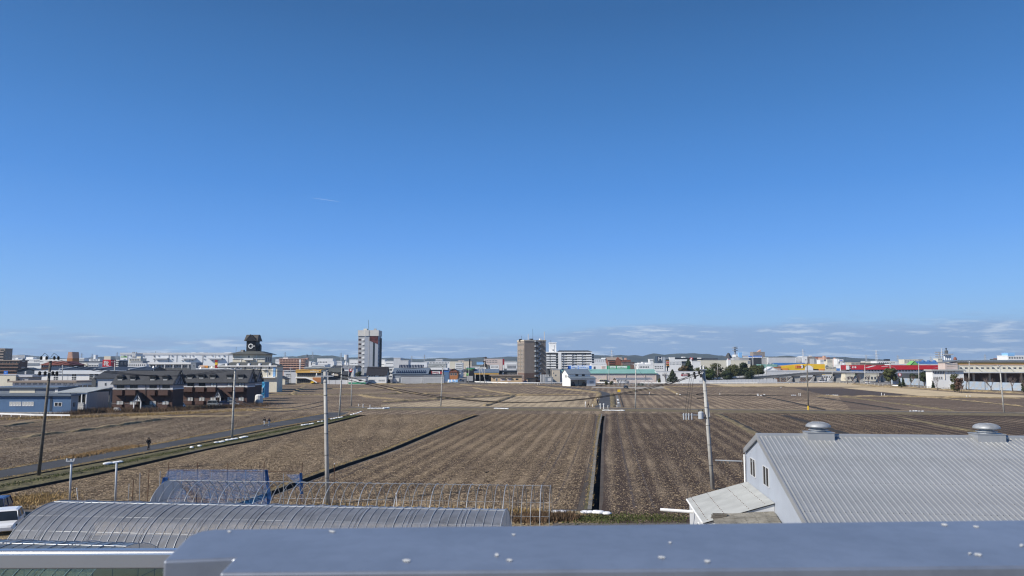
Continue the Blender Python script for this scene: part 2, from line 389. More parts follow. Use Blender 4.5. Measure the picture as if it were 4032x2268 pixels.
def walls(mb, l, ys=YS, z0=-.9, z1=0):
    for a, b in zip(ys, ys[1:]): mb.quad((l(a), a, z0), (l(b), b, z0), (l(b), b, z1), (l(a), a, z1))
L = lambda y: -6500.0
RR = lambda y: 6500.0
strip(mb, L, d1l, 0); strip(mb, d1r, d2l, 0); strip(mb, d2r, d3l, 0); strip(mb, d3r, d4l, 0); strip(mb, d4r, RR, 0)
for y0, y1 in ((FARY, 480), (480, 1200), (1200, 7000)): mb.quad((-6500, y0, 0), (6500, y0, 0), (6500, y1, 0), (-6500, y1, 0))
for y0, y1 in ((-6500, NEAR),): mb.quad((-6500, y0, 0), (6500, y0, 0), (6500, y1, 0), (-6500, y1, 0))
tag(mb.build('ground', 'town_ground'), kind='structure')
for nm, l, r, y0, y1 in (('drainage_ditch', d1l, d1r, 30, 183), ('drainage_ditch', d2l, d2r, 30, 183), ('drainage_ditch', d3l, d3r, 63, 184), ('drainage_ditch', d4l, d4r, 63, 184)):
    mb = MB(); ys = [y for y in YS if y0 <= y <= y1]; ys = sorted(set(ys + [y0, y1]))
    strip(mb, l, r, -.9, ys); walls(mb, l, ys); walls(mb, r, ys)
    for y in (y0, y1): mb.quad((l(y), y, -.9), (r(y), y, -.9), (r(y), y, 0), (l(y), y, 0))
    tag(mb.build(nm, 'ditch_shade'), kind='structure')
def sheet(name, m, l, r, z, ys):
    mb = MB(); strip(mb, l, r, z, ys); return tag(mb.build(name, m), kind='structure')
def rng(a, b, n=14): return [a + (b-a)*i/n for i in range(n+1)]
off = lambda f, d: (lambda y: f(y)+d)
sheet('farm_road', 'asphalt', road_l, road_r, .02, rng(30, 190, 24))
sheet('grass_verge', 'mixed_grass', road_r, d1l, .012, rng(30, 183))
sheet('grass_verge', 'green_grass', d1r, d2l, .012, rng(30, 183))
sheet('field', 'field_left', off(d2r, .1), off(d3l, -.9), .03, rng(63.2, 183))
sheet('grass_verge', 'mixed_grass', off(d3l, -.9), d3l, .012, rng(63.2, 184))
sheet('field', 'field_near', off(d3r, .2), off(trk_l, -.3), .03, rng(63.2, 184))
sheet('dirt_track', 'soil', off(trk_l, -.3), trk_r, .012, rng(40, 186))
sheet('grass_verge', 'green_grass', trk_r, off(d4l, -.35), .04, rng(63.2, 184))
sheet('dirt_track', 'concrete_dark', off(d4l, -.35), d4l, .045, rng(63.2, 184))
sheet('dirt_track', 'soil', d4r, off(d4r, .35), .012, rng(63.2, 184))
for f_, d_, w_ in ((trk_l, -2.3, .3), (trk_l, -4.4, .25), (trk_l, -5.6, .22), (d4r, 3.0, .28), (d4r, 4.6, .22), (d3r, 1.1, .3), (d3r, 2.4, .2)): sheet('wheel_rut', 'dark_soil', off(f_, d_-w_/2), off(f_, d_+w_/2), .042, rng(63.5, 183.5))
xr = lambda y: 260.0
sheet('field', 'field_right', off(d4r, .35), xr, .03, rng(58, 186))
sheet('field', 'field_left', lambda y: -260.0, off(road_l, -.6), .03, rng(30, 190))
sheet('grass_verge', 'dry_grass', off(road_l, -.7), road_l, .05, rng(30, 189))
# cross road over the fields (runs left to right, coming nearer on the right)
cr = S([(1376,1605),(1800,1605.5),(2300,1607),(2800,1613),(3400,1619),(4032,1627)])
cr = [cr[0]] + cr[1:] + [cr[-1] + (cr[-1]-cr[-2])*.6]
def ribbon(name, m, pts, hw, z, kind='structure'):
    mb = MB(); P = [Vector(p) for p in pts]; Ls = []
    for i, p in enumerate(P):
        t = (P[min(i+1, len(P)-1)] - P[max(i-1, 0)]); t.z = 0; t.normalize(); n = Vector((-t.y, t.x, 0))
        w = hw[i] if isinstance(hw, (list, tuple)) else hw
        Ls.append((p+n*w, p-n*w))
    for (a, b), (c, d) in zip(Ls, Ls[1:]): mb.quad((b.x,b.y,z), (d.x,d.y,z), (c.x,c.y,z), (a.x,a.y,z))
    return tag(mb.build(name, m), kind=kind)
ribbon('farm_road', 'asphalt_old', cr, 2.3, .055)
ribbon('grass_verge', 'mixed_grass', [p - Vector((0, 7.6, 0)) for p in cr], 5.2, .045)
ribbon('field', 'field_far', [p - Vector((0, 20, 0)) for p in cr], 11.5, .018)
ribbon('grass_verge', 'dry_grass', [p + Vector((0, 3.6, 0)) for p in cr], 1.2, .05)
# fields beyond the cross road
def area(name, m, f, pts, z=.03):
    mb = MB(); q = [G(f, *p) if len(p) == 2 else G(p[0], p[1], p[2]) for p in pts]
    mb.poly([(p.x, p.y, z) for p in q]); return tag(mb.build(name, m), kind='structure')
mb = MB(); mb.quad((-260, 190.5, .02), (300, 190.5, .02), (330, 474, .02), (-230, 474, .02)); tag(mb.build('field', 'field_far'), kind='structure')
area('field', 'field_far_right', 's', [(2530,1606),(4300,1624),(4300,1590),(3900,1566),(3320,1562),(2660,1556),(2560,1540)], .035)
area('field', 'field_bare', 's', [(3360,1624),(4300,1640),(4300,1570),(3700,1561),(3300,1562)], .04)
area('field', 'dark_soil', 'z7', [(520,1068),(1300,1075),(1700,1110),(2277,1168),(2277,1192),(1280,1196),(1000,1172),(760,1120)], .045)
area('field', 'pale_straw', 'z7', [(1300,1062),(1900,1055),(2400,1080),(3300,1150),(4800,1215),(4800,1232),(2600,1200),(2277,1166),(1700,1108),(1450,1083)], .05)
area('field', 'pale_straw', 's', [(2790,1513),(3300,1507),(3400,1510),(3480,1520),(3440,1523),(3150,1523),(2860,1521)], .05)
area('field', 'field_straw', 'z4', [(0,1342),(600,1300),(1200,1256),(2100,1204),(1690,1368),(900,1372),(0,1374)], .05)
area('field', 'field_straw', 'z5', [(0,1255),(120,1200),(1300,1195),(1380,1250),(1330,1380),(-350,1380),(-480,1376)], .045)
# low banks between the fields: ragged ridges of dry grass; near-black ones paint ditch shade and tracks
def bank(m, f, pts, w=.9, h=.35, name='field_bank', z=0.02):
    q = [G(f, *p) if len(p) == 2 else G(*p) for p in pts]; P = []
    for a, b in zip(q, q[1:]):
        n = max(1, int((b-a).length/2.2)); P += [a + (b-a)*i/n for i in range(n)]
    P.append(q[-1]); mb = MB(); rows = []
    for i, p in enumerate(P):
        t = P[min(i+1, len(P)-1)] - P[max(i-1, 0)]; t.z = 0; t.normalize(); n = Vector((-t.y, t.x, 0))
        e_ = .04 if i in (0, len(P)-1) else 1; ww = e_*w*random.uniform(.7, 1.3); hh = e_*h*random.uniform(.5, 1.4); j = random.uniform(-.2, .2)*w
        rows.append([p+n*(ww+j), p+n*(ww*.4+j)+Vector((0,0,hh)), p+n*(-ww*.4+j)+Vector((0,0,hh*random.uniform(.7,1))), p+n*(-ww+j)])
    v = [(*r.xy, r.z+z) for row in rows for r in row]
    mb.add(v, [(i*4+j+1, i*4+j, i*4+j+4, i*4+j+5) for i in range(len(P)-1) for j in range(3)])
    return tag(mb.build(name, m), kind='structure')
BK = [('dry_grass','z3',[(640,1335),(660,1315),(720,1265),(840,1203)],1.2,.4), ('dry_grass','z3',[(1000,1252),(1700,1244),(2484,1238)],.9,.3),
 ('dry_grass','z3',[(2200,1238),(2310,1275),(2420,1322)],.9,.3), ('mixed_grass','z3',[(150,1345),(600,1345),(1300,1348),(1700,1342),(2420,1328)],1.0,.35),
 ('dry_grass','z3',[(1730,1348),(1880,1385),(2150,1408),(2484,1425)],1.6,.4),
 ('dry_grass','z4',[(120,1066),(700,1060),(1380,1049)],.8,.3), ('dry_grass','z4',[(345,1152),(740,1158),(1400,1150),(1860,1138)],.9,.3),
 ('dry_grass','z4',[(1500,1062),(1690,1098),(1860,1130),(2200,1178)],1.0,.35), ('dry_grass','z4',[(0,1300),(400,1278),(1200,1230),(2000,1188),(2200,1178),(2484,1180)],1.3,.45),
 ('ditch_shade_track_soil','z4',[(0,1312),(400,1288),(1200,1241),(2000,1197),(2200,1187)],.9,.1), ('dry_grass','z4',[(2170,1190),(2000,1250),(1690,1362)],1.0,.35), ('ditch_shade_track_soil','z4',[(2200,1196),(2030,1256),(1720,1366)],.7,.1),
 ('dry_grass','z5',[(480,1046),(800,1075),(1100,1105),(1400,1135),(1480,1150)],2.2,.4), ('dry_grass','z5',[(100,1195),(800,1178),(1250,1178)],1.2,.4),
 ('dry_grass','z5',[(1490,1160),(1460,1240),(1400,1372)],1.0,.3), ('mixed_grass','z5',[(1700,1160),(1705,1260),(1710,1375)],.9,.25),
 ('mixed_grass','z5',[(1850,1107),(2200,1106),(2484,1104)],.7,.3), ('ditch_shade_track_soil','z5',[(1840,1180),(2200,1180),(2484,1182)],.7,.25),
 ('ditch_shade_track_soil','z6',[(0,1184),(400,1186),(740,1190),(1200,1188),(1900,1192),(2484,1198)],.9,.3), ('dry_grass','z6',[(480,1062),(600,1110),(740,1188)],.8,.3),
 ('dry_grass','z6',[(400,1046),(1000,1047),(1700,1050),(2484,1048)],.9,.3), ('ditch_shade_track_soil','z6',[(1560,1046),(2484,1043)],.7,.2),
 ('ditch_shade_track_soil','z7',[(0,1200),(520,1310),(1060,1435)],.8,.15), ('ditch_shade_track_soil','z7',[(880,1212),(1300,1280),(2277,1432)],.9,.15),
 ('dry_grass','z7',[(860,1205),(1100,1203),(1290,1206),(1800,1206),(2277,1212),(2900,1225)],1.0,.4), ('mixed_grass','z7',[(1300,1214),(1700,1258),(2277,1338)],.9,.3),
 ('mixed_grass','z7',[(2277,1330),(2700,1390),(3170,1450)],.9,.3),
 ('dry_grass','z8',[(600,1212),(850,1232),(1300,1275),(1700,1315),(2285,1372)],.9,.3), ('dry_grass','z8',[(-40,1205),(600,1213),(1200,1228),(2285,1240)],1.2,.4),
 ('ditch_shade_track_soil','z8',[(860,1238),(1500,1300),(2285,1380)],.5,.1),
 ('mixed_grass','b4',[(530,216),(640,268),(820,362)],.7,.2), ('ditch_shade_track_soil','b4',[(545,216),(660,268),(840,362)],.8,.1), ('ditch_shade_track_soil','b4',[(980,226),(1200,290),(1450,367)],.9,.12), ('mixed_grass','b4',[(1730,236),(2000,290),(2270,342)],.8,.2),
 ('dry_grass','b1',[(0,252),(330,206),(640,184)],.6,.3), ('dry_grass','b1',[(0,362),(330,318),(650,282),(1180,206),(1400,182)],.7,.35), ('dry_grass','b1',[(1000,172),(1400,168),(2047,158)],1.3,.3),
 ('dry_grass','b1',[(1200,148),(1700,128),(2047,116),(2500,108)],1.0,.35), ('dry_grass','z3',[(170,1180),(800,1170),(1500,1165),(2484,1178)],1.8,.6), ('mixed_grass','z4',[(0,1010),(900,1003),(1320,1000)],2.0,.6), ('dry_grass','z4',[(1330,1012),(1500,1030),(2000,1024),(2484,1010)],2.2,.5),
 ('dry_grass','z7',[(1500,1010),(1900,1050),(2277,1066)],2.2,.6), ('dry_grass','z8',[(0,1040),(600,1080),(1250,1118),(1900,1140),(2285,1158)],2.2,.6)]
for b in BK: bank(*b)
# branch road to the barn, ditch beside it, gravel lane
mb = MB()
ql = [G('z5', *p) for p in [(1420,1387),(1470,1250),(1497,1170),(1490,1148),(1440,1122),(1300,1098),(1100,1076),(900,1056),(730,1042),(480,1028)]]
qr = [G('z5', *p) for p in [(1668,1387),(1670,1250),(1672,1185),(1660,1160),(1580,1130),(1400,1105),(1150,1069),(930,1048),(760,1034),(490,1022)]]
for a, b, c, d in zip(ql, qr, qr[1:], ql[1:]): mb.quad((a.x,a.y,.06), (b.x,b.y,.06), (c.x,c.y,.06), (d.x,d.y,.06))
tag(mb.build('farm_road', 'asphalt'), kind='structure')
area('gravel_lane', 'gravel', 'z5', [(1380,1048),(1700,1052),(2484,1052),(2560,1030),(2560,1072),(2484,1072),(1700,1073),(1360,1066)], .055)
area('gravel_lane', 'gravel', 'z6', [(0,1066),(300,1050),(440,1035),(485,1075),(0,1082)], .06)
area('ditch_strip', 'ditch_shade_track_soil', 'z5', [(1733,1190),(1748,1190),(1772,1382),(1752,1382)], .05)  # flat near-black strip: shade of an uncut ditch painted on
area('ditch_strip', 'concrete_dark', 'z5', [(1757,1190),(1790,1190),(1850,1382),(1786,1382)], .055)
area('ditch_strip', 'ditch_shade_track_soil', 'z5', [(1820,1190),(1834,1190),(1896,1386),(1876,1386)], .05)  # second painted line of ditch shade
# road along the far edge of the fields
mb = MB(); mb.quad((-150, 478, .03), (210, 470, .03), (210, 492, .03), (-150, 496, .03)); tag(mb.build('town_road', 'asphalt_old'), kind='structure')
# near lane and rough ground beneath the balcony
mb = MB(); mb.quad((-70, 36, .015), (14, 36, .015), (14, 62.6, .015), (-70, 62.6, .015)); tag(mb.build('rough_ground', 'dry_grass'), kind='structure')
area('yard_lane', 'asphalt_old', 's', [(-400,1992),(120,1998),(200,2012),(60,2060),(-400,2060)], .03)
mb = MB(); mb.quad((-70, -35, .02), (45, -35, .02), (45, 36, .02), (-70, 36, .02)); tag(mb.build('yard', 'asphalt_old'), kind='structure')
area('yard', 'asphalt_old', 's', [(2180,2062),(2900,2058),(2900,2200),(2100,2200)], .03)

# straw litter standing proud of the nearer fields (one mass per field)
def litter(m, l, r, y0, y1, n, size, seed, rowang=ROW, rowpitch=1.7):
    g = np.random.default_rng(seed)
    y = y0 + (y1-y0)*g.random(n)**1.25
    lo = np.array([l(t) for t in np.linspace(y0, y1, 60)]); hi_ = np.array([r(t) for t in np.linspace(y0, y1, 60)])
    yy = np.linspace(y0, y1, 60); xl = np.interp(y, yy, lo); xh = np.interp(y, yy, hi_)
    x = xl + (xh-xl)*g.random(n)
    across = x*math.cos(rowang) - y*math.sin(rowang)
    keep = g.random(n) < .62 + .38*(np.sin(across*2*math.pi/(rowpitch*1.75) + np.sin(y*.05)*.5 + 1.5) > .0)
    x, y = x[keep], y[keep]; n = len(x)
    a = g.random(n)*math.pi*2; s = size*(.5+g.random(n)); hgt = size*(.15+.5*g.random(n)); t = g.random(n)*1.2-.6
    dx, dy = np.cos(a)*s, np.sin(a)*s; ex, ey = -np.sin(a)*s*.45, np.cos(a)*s*.45
    b = np.stack([x, y, np.full(n, .035)], 1)
    v = np.stack([b+np.stack([-dx-ex, -dy-ey, 0*s], 1), b+np.stack([dx-ex, dy-ey, hgt*.4], 1), b+np.stack([dx+ex, dy+ey, hgt], 1), b+np.stack([-dx+ex, -dy+ey, hgt*.7], 1)], 1).reshape(-1, 3)
    me = np_mesh('straw_litter', v, np.arange(4*n).reshape(-1, 4), [m])
    return tag(link('straw_litter', me), 'loose straw and stubble lying over the ploughed field', 'straw', kind='stuff')
mat('straw', (.34,.26,.17), .95, var=.45, scale=1.1, spec=.1)
mat('straw_dark', (.26,.21,.155), .95, var=.5, scale=1.1, spec=.1)
litter('straw', off(d3r, .4), off(trk_l, -.6), 63.5, 183, 170000, .055, 1, ROW, 1.45)
litter('straw', off(d4r, 1.0), lambda y: d4r(y)+60, 60, 183, 150000, .055, 2, ROW, 1.6)
litter('straw', off(d2r, .3), off(d3l, -1.2), 63.5, 182, 150000, .06, 3, 0, 9)
litter('straw_dark', lambda y: road_l(y)-50, off(road_l, -1.2), 60, 178, 90000, .085, 4, 0, 9)
# ================================================================ the balcony in front of the camera
ZC = CAM_H - .25
def parapet():
    mat('coping_metal', (.33,.355,.40), .42, metal=.6, var=.10, scale=3, grain=.12, gscale=25, spec=.4)
    mat('dropping', (.56,.57,.56), .8, var=.1)
    q = [G('d', x, y, ZC) for x, y in [(411,1411),(590,1404),(553,1441.5),(2576,1425),(2576,1308),(540,1331.5),(505,1336),(475,1348)]]
    q[3] += (q[3]-q[2])*.5; q[4] += (q[4]-q[5])*.5
    root = thing('parapet', 'blue-grey metal coping along the balcony edge, flecked with white droppings', 'parapet', (0, 0, 0))
    c = MB().prism([p - Vector((0,0,.11)) for p in q], (0, 0, .11)).build('coping', 'coping_metal', root)
    b = c.modifiers.new('edge', 'BEVEL'); b.width = .003; b.segments = 2; b.limit_method = 'ANGLE'
    # wall under the coping
    ins = [p + Vector((0, 0, 0)) for p in q]
    cx = sum((p for p in q), Vector())/len(q)
    w = [Vector((p.x + (.03 if p.x < cx.x-.3 else 0), p.y + (.035 if p.y < .98 else -.03), 0)) for p in q]
    MB().prism([Vector((p.x, p.y, CAM_H-1.6)) for p in w], (0, 0, 1.6-.25-.112)).build('wall', 'lightgrey_wall', root)
    g = random.Random(5)
    for x, y, a, bb in [(1023,1408,13,3.2),(1250,1394,9,4),(1282,1407,11,2.6),(836,1335,10,2.2),(1293,1343,7,1.6),(1665,1400,12,3),(1781,1410,11,3.4),(1686,1363,5,2),
                        (2375,1318,13,2.8),(2456,1323,10,2.4),(2462,1393,14,3.2),(2570,1370,7,3.5),(2440,1390,6,2),(577,1335,6,1.6)]:
        n = 11; pts = []
        for i in range(n):
            t = 2*math.pi*i/n; k = g.uniform(.75, 1.2); p = G('d', x + a*.72*k*math.cos(t), y + bb*.8*k*math.sin(t) + .1*a*math.cos(t), ZC + .0016); pts.append(p)
        MB().prism([p - Vector((0,0,.001)) for p in pts[::-1]], (0, 0, .0006)).build('dropping', 'dropping', root)
parapet()
def railing():
    z = CAM_H - .55; a = PD('s', -700, 2147, 2.27); x1 = PD('s', 760, 2135, 2.3).x
    root = thing('balcony_rail', 'silver square metal handrail over a glass balustrade at lower left', 'railing', (0, 0, 0))
    sl = .012
    def y(x): return 2.285 + sl*(x+1.6)
    mb = MB(); n = 8; rr = .012; prof = []
    hw, hh = .021, .052
    for cx, cz, a0 in ((hw-rr, -rr, 0), (-hw+rr, -rr, 90), (-hw+.004, -hh+.004, 180), (hw-.004, -hh+.004, 270)):
        r_ = rr if cz == -rr else .004
        for i in range(5): t = R(a0 + 22.5*i); prof.append((cx + r_*math.cos(t), cz + r_*math.sin(t)))
    m = len(prof); vs = []
    for x in (-2.6, x1): vs += [(x, y(x)+px_, z+pz) for px_, pz in prof]
    mb.add(vs, [(i, (i+1) % m, m+(i+1) % m, m+i) for i in range(m)] + [tuple(range(m)), tuple(range(2*m-1, m-1, -1))])
    mb.build('handrail', 'silver', root, smooth=False)
    m = bpy.data.materials.new('balustrade_glass'); m.use_nodes = True; nt = m.node_tree; nt.nodes.clear(); MATS['balustrade_glass'] = m
    o = nt.nodes.new('ShaderNodeOutputMaterial'); tr = NN(nt, 'ShaderNodeBsdfTransparent'); tr.inputs[0].default_value = (.68,.80,.76,1)
    gl = NN(nt, 'ShaderNodeBsdfGlossy', Roughness=.02); fr = NN(nt, 'ShaderNodeFresnel', IOR=1.3); mx = nt.nodes.new('ShaderNodeMixShader')
    nt.links.new(fr.outputs[0], mx.inputs[0]); nt.links.new(tr.outputs[0], mx.inputs[1]); nt.links.new(gl.outputs[0], mx.inputs[2]); nt.links.new(mx.outputs[0], o.inputs[0])
    MB().box(-2.6, x1, y(-1.6)-.004, y(-1.6)+.004, z-.95, z-.056).build('glass_pane', 'balustrade_glass', root)
railing()

# ================================================================ greenhouses
film('film_clear', (.64,.69,.80), .34, .55)
film('film_near', (.50,.56,.58), .36, .3)
film('film_old', (.62,.63,.66), .80, .5)
def arch(hw, zr, n=18, pw=.95):
    return [(-hw*math.cos(math.pi*i/n), zr*math.sin(math.pi*i/n)**pw) for i in range(n+1)]
def hoop_mesh(hw, zr, r, m='galvanised'):
    return MB().tube([(0, y, z) for y, z in arch(hw, zr)], r, 5).mesh('hoop', m, smooth=True)
def greenhouse(label, p0, p1, hw, zr, pitch, filmm, ends=(True, True), heavy=4, panel_end=None, rail_z=(.35, .75, 1.0)):
    d = p1 - p0; Ln = d.xy.length; rz = math.atan2(d.y, d.x)
    root = thing('greenhouse', label, 'greenhouse', (p0.x, p0.y, 0), rz)
    n = int(Ln/pitch); thin = hoop_mesh(hw, zr, .018 if filmm else .028, 'galvanised' if filmm else 'pipe'); thick = hoop_mesh(hw, zr, .028 if filmm else .034)
    for i in range(n+1): link('hoop', thick if i % heavy == 0 else thin, root, loc=(Ln*i/n, random.uniform(-.02, .02), 0))
    ap = arch(hw, zr)
    MB().tube([(0, 0, zr-.01), (Ln, 0, zr-.01)], .022, 6).build('ridge_pipe', 'galvanised' if filmm else 'pipe', root)
    for k in ((2, 4, 6, 12, 14, 16) if filmm else (2, 16)):
        y, z = ap[k]; MB().tube([(0, y*.99, z*.985), (Ln, y*.99, z*.985)], .012, 5).build('purlin', 'galvanised', root)
    for e, x in enumerate((0, Ln) if filmm else (0,)):                         # end frame
        for y in (-hw*.6, -hw*.25, hw*.25, hw*.6):
            zt = zr*(1-(abs(y)/hw)**2)**.41
            MB().tube([(x, y, 0), (x, y, zt-.03)], .018, 5).build('end_post', 'galvanised', root)
        MB().tube([(x, -hw*.9, 1.3), (x, hw*.9, 1.3)], .016, 5).build('end_rail', 'galvanised', root)
    if filmm:
        a2 = arch(hw-.03, zr-.03, 24); mb = MB(); seg = 26; vs = []
        for i in range(seg+1):
            vs += [(Ln*i/seg, y + random.uniform(-.012, .012), z + random.uniform(-.012, .012)) for y, z in a2]
        k = len(a2); mb.add(vs, [(i*k+j, (i+1)*k+j, (i+1)*k+j+1, i*k+j+1) for i in range(seg) for j in range(k-1)])
        mb.build('film_cover', filmm, root, smooth=True)
        st = MB().tube([(0, y*1.0, z) for y, z in arch(hw+.05, zr+.045)], .02, 4).mesh('film_strap', 'film_old')
        for i in range(3, n, 6): link('film_strap', st, root, loc=(Ln*(i+.5)/n, 0, 0))
        for x, on in zip((0, Ln), ends):
            if on: MB().poly([(x, y, z) for y, z in a2]).build('end_film', filmm, root)
    return root, Ln
P0 = G('d', 135, 1262, 3.15); P1 = G('d', 1270, 1284, 3.15)
gh1, L1 = greenhouse('long plastic-covered tunnel greenhouse just beyond the balcony', P0, P1, 4.3, 3.15, .52, 'film_clear')
Q1 = G('s', 500, 2150, 3.1); ax = (P1-P0).normalized(); Q0 = Q1 - ax*16
gh2, L2 = greenhouse('second plastic greenhouse seen below the handrail, lower left corner', Vector((Q0.x, Q0.y, 0)), Vector((Q1.x, Q1.y, 0)), 4.2, 3.1, .6, 'film_near')
B0 = G('d', 425, 1208, 2.75); B1 = G('d', 1385, 1222, 2.75)
gh3, L3 = greenhouse('bare hoop frame of an uncovered tunnel greenhouse behind the covered one', B0, B1, 3.0, 2.75, .68, None)
# weathered sheet on the frame's left end, with props
a2 = arch(2.95, 2.7, 16)
MB().poly([(-.05, y, z) for y, z in a2 if y < 2.2]).build('end_sheet', 'film_old', gh3)
# covered benches and dim soil inside the first tunnel
MB().box(1, L1-1, -2.9, -1.2, .02, .35).build('growing_bed', 'dark_soil', gh1)
MB().box(1, L1-1, .9, 2.9, .02, .4).build('growing_bed', 'soil', gh1)

# ---------------------------------------------------------------- blue netting on rusty posts
m = bpy.data.materials.new('blue_net'); m.use_nodes = True; nt = m.node_tree; nt.nodes.clear(); MATS['blue_net'] = m
o = nt.nodes.new('ShaderNodeOutputMaterial'); tr = NN(nt, 'ShaderNodeBsdfTransparent'); df = NN(nt, 'ShaderNodeBsdfDiffuse'); df.inputs[0].default_value = (.05,.20,.50,1)
tcn = nt.nodes.new('ShaderNodeTexCoord'); nz = NN(nt, 'ShaderNodeTexNoise', Scale=2.5, Detail=5.0); nt.links.new(tcn.outputs['Object'], nz.inputs['Vector'])
mx = nt.nodes.new('ShaderNodeMixShader'); nt.links.new(mth(nt, 'MULTIPLY_ADD', nz.outputs[0], .5, .08, clamp=True), mx.inputs[0]); nt.links.new(tr.outputs[0], mx.inputs[1]); nt.links.new(df.outputs[0], mx.inputs[2]); nt.links.new(mx.outputs[0], o.inputs[0])
mat('blue_tarp', (.045,.15,.40), .6, var=.3, scale=2)
ND = 63.0
net = thing('netting_fence', 'torn blue netting hung on thin rusty posts beside the field', 'netting', (0, 0, 0))
def net_pt(u, v): p = PD('s', u, v, ND); return p
def net_sheet(rows, m, nm, jit=.06):
    """rows: list of (u_left, u_right, v)"""
    mb = MB(); n = 18; vs = []
    for (ul, ur, v) in rows:
        for i in range(n+1):
            p = net_pt(ul + (ur-ul)*i/n, v); vs.append((p.x, p.y + random.uniform(-jit, jit), max(.04, p.z)))
    k = n+1; mb.add(vs, [(r*k+i, r*k+i+1, (r+1)*k+i+1, (r+1)*k+i) for r in range(len(rows)-1) for i in range(n)])
    return mb.build(nm, m, net, smooth=True)
net_sheet([(662,1050,1849),(648,1054,1880),(640,1056,1910),(655,1060,1940),(665,1062,1985)], 'blue_net', 'net')
net_sheet([(1044,1052,1850),(1046,1058,1890),(1050,1064,1930),(1052,1072,1968),(1050,1060,1988)], 'blue_tarp', 'net_fold', .12)
net_sheet([(1126,1192,1868),(1150,1192,1890),(1172,1192,1912),(1182,1194,1940),(1186,1194,1975)], 'blue_net', 'net_scrap', .05)
net_sheet([(1180,1190,1862),(1179,1191,1900),(1183,1192,1945)], 'blue_tarp', 'net_fold', .1)
net_sheet([(640,662,1880),(636,660,1905),(640,652,1930)], 'blue_tarp', 'net_fold', .15)
mb = MB()
for (u, v, w) in [(1080,1982,14),(1120,1978,20),(1150,1985,12)]:
    p = G('s', u, v+4, .1); mb.lathe([(.05,.28),(w*.02,.2),(w*.028,.06),(w*.03,0)][::-1], 9, (p.x, ND-.2, 0))
mb.build('net_heap', 'blue_tarp', net)
for i, (u, v0) in enumerate([(507,1905),(525,1890),(550,1862),(586,1848),(630,1855),(664,1819),(716,1850),(777,1822),(833,1851),(896,1824),(966,1852),(1040,1820),(1115,1866),(1190,1822)]):
    p = net_pt(u, v0); b = G('s', u, 2002); lean = random.uniform(-.12, .12)
    MB().tube([(p.x+lean, ND+.06, 0), (p.x, ND+.06, p.z)], .026, 6).build('post', 'rust' if i % 2 else 'galvanised', net)
for v in (1851, 1962): 
    a, b = net_pt(655, v), net_pt(1190, v+6); MB().tube([a, (a+b)/2-Vector((0,0,.06)), b], .012, 4).build('rail', 'rust', net)

# white stakes standing in the field
for i, (f, x0, y0, x1, y1, lb) in enumerate([('b2',1055,840,1058,545,'tall thin rusty stake beside the concrete pole and ditch'),('b2',1563,900,1556,785,'white stake in the field behind the bare greenhouse frame'),('b1',628,838,618,745,'short white marker stake left of the rusty net posts')]):
    b = G(f, x0, y0); t = PD(f, x1, y1, b.y); r = thing('stake', lb, 'stake', b)
    mb = MB().tube([(0,0,0), Vector(t)-b], .03, 6); mb.build('shaft', 'rust' if i == 0 else 'white_paint', r); MB().lathe([(.05,-.04),(.05,.05),(.02,.07)], 8, Vector(t)-b).build('cap', 'white_paint', r)

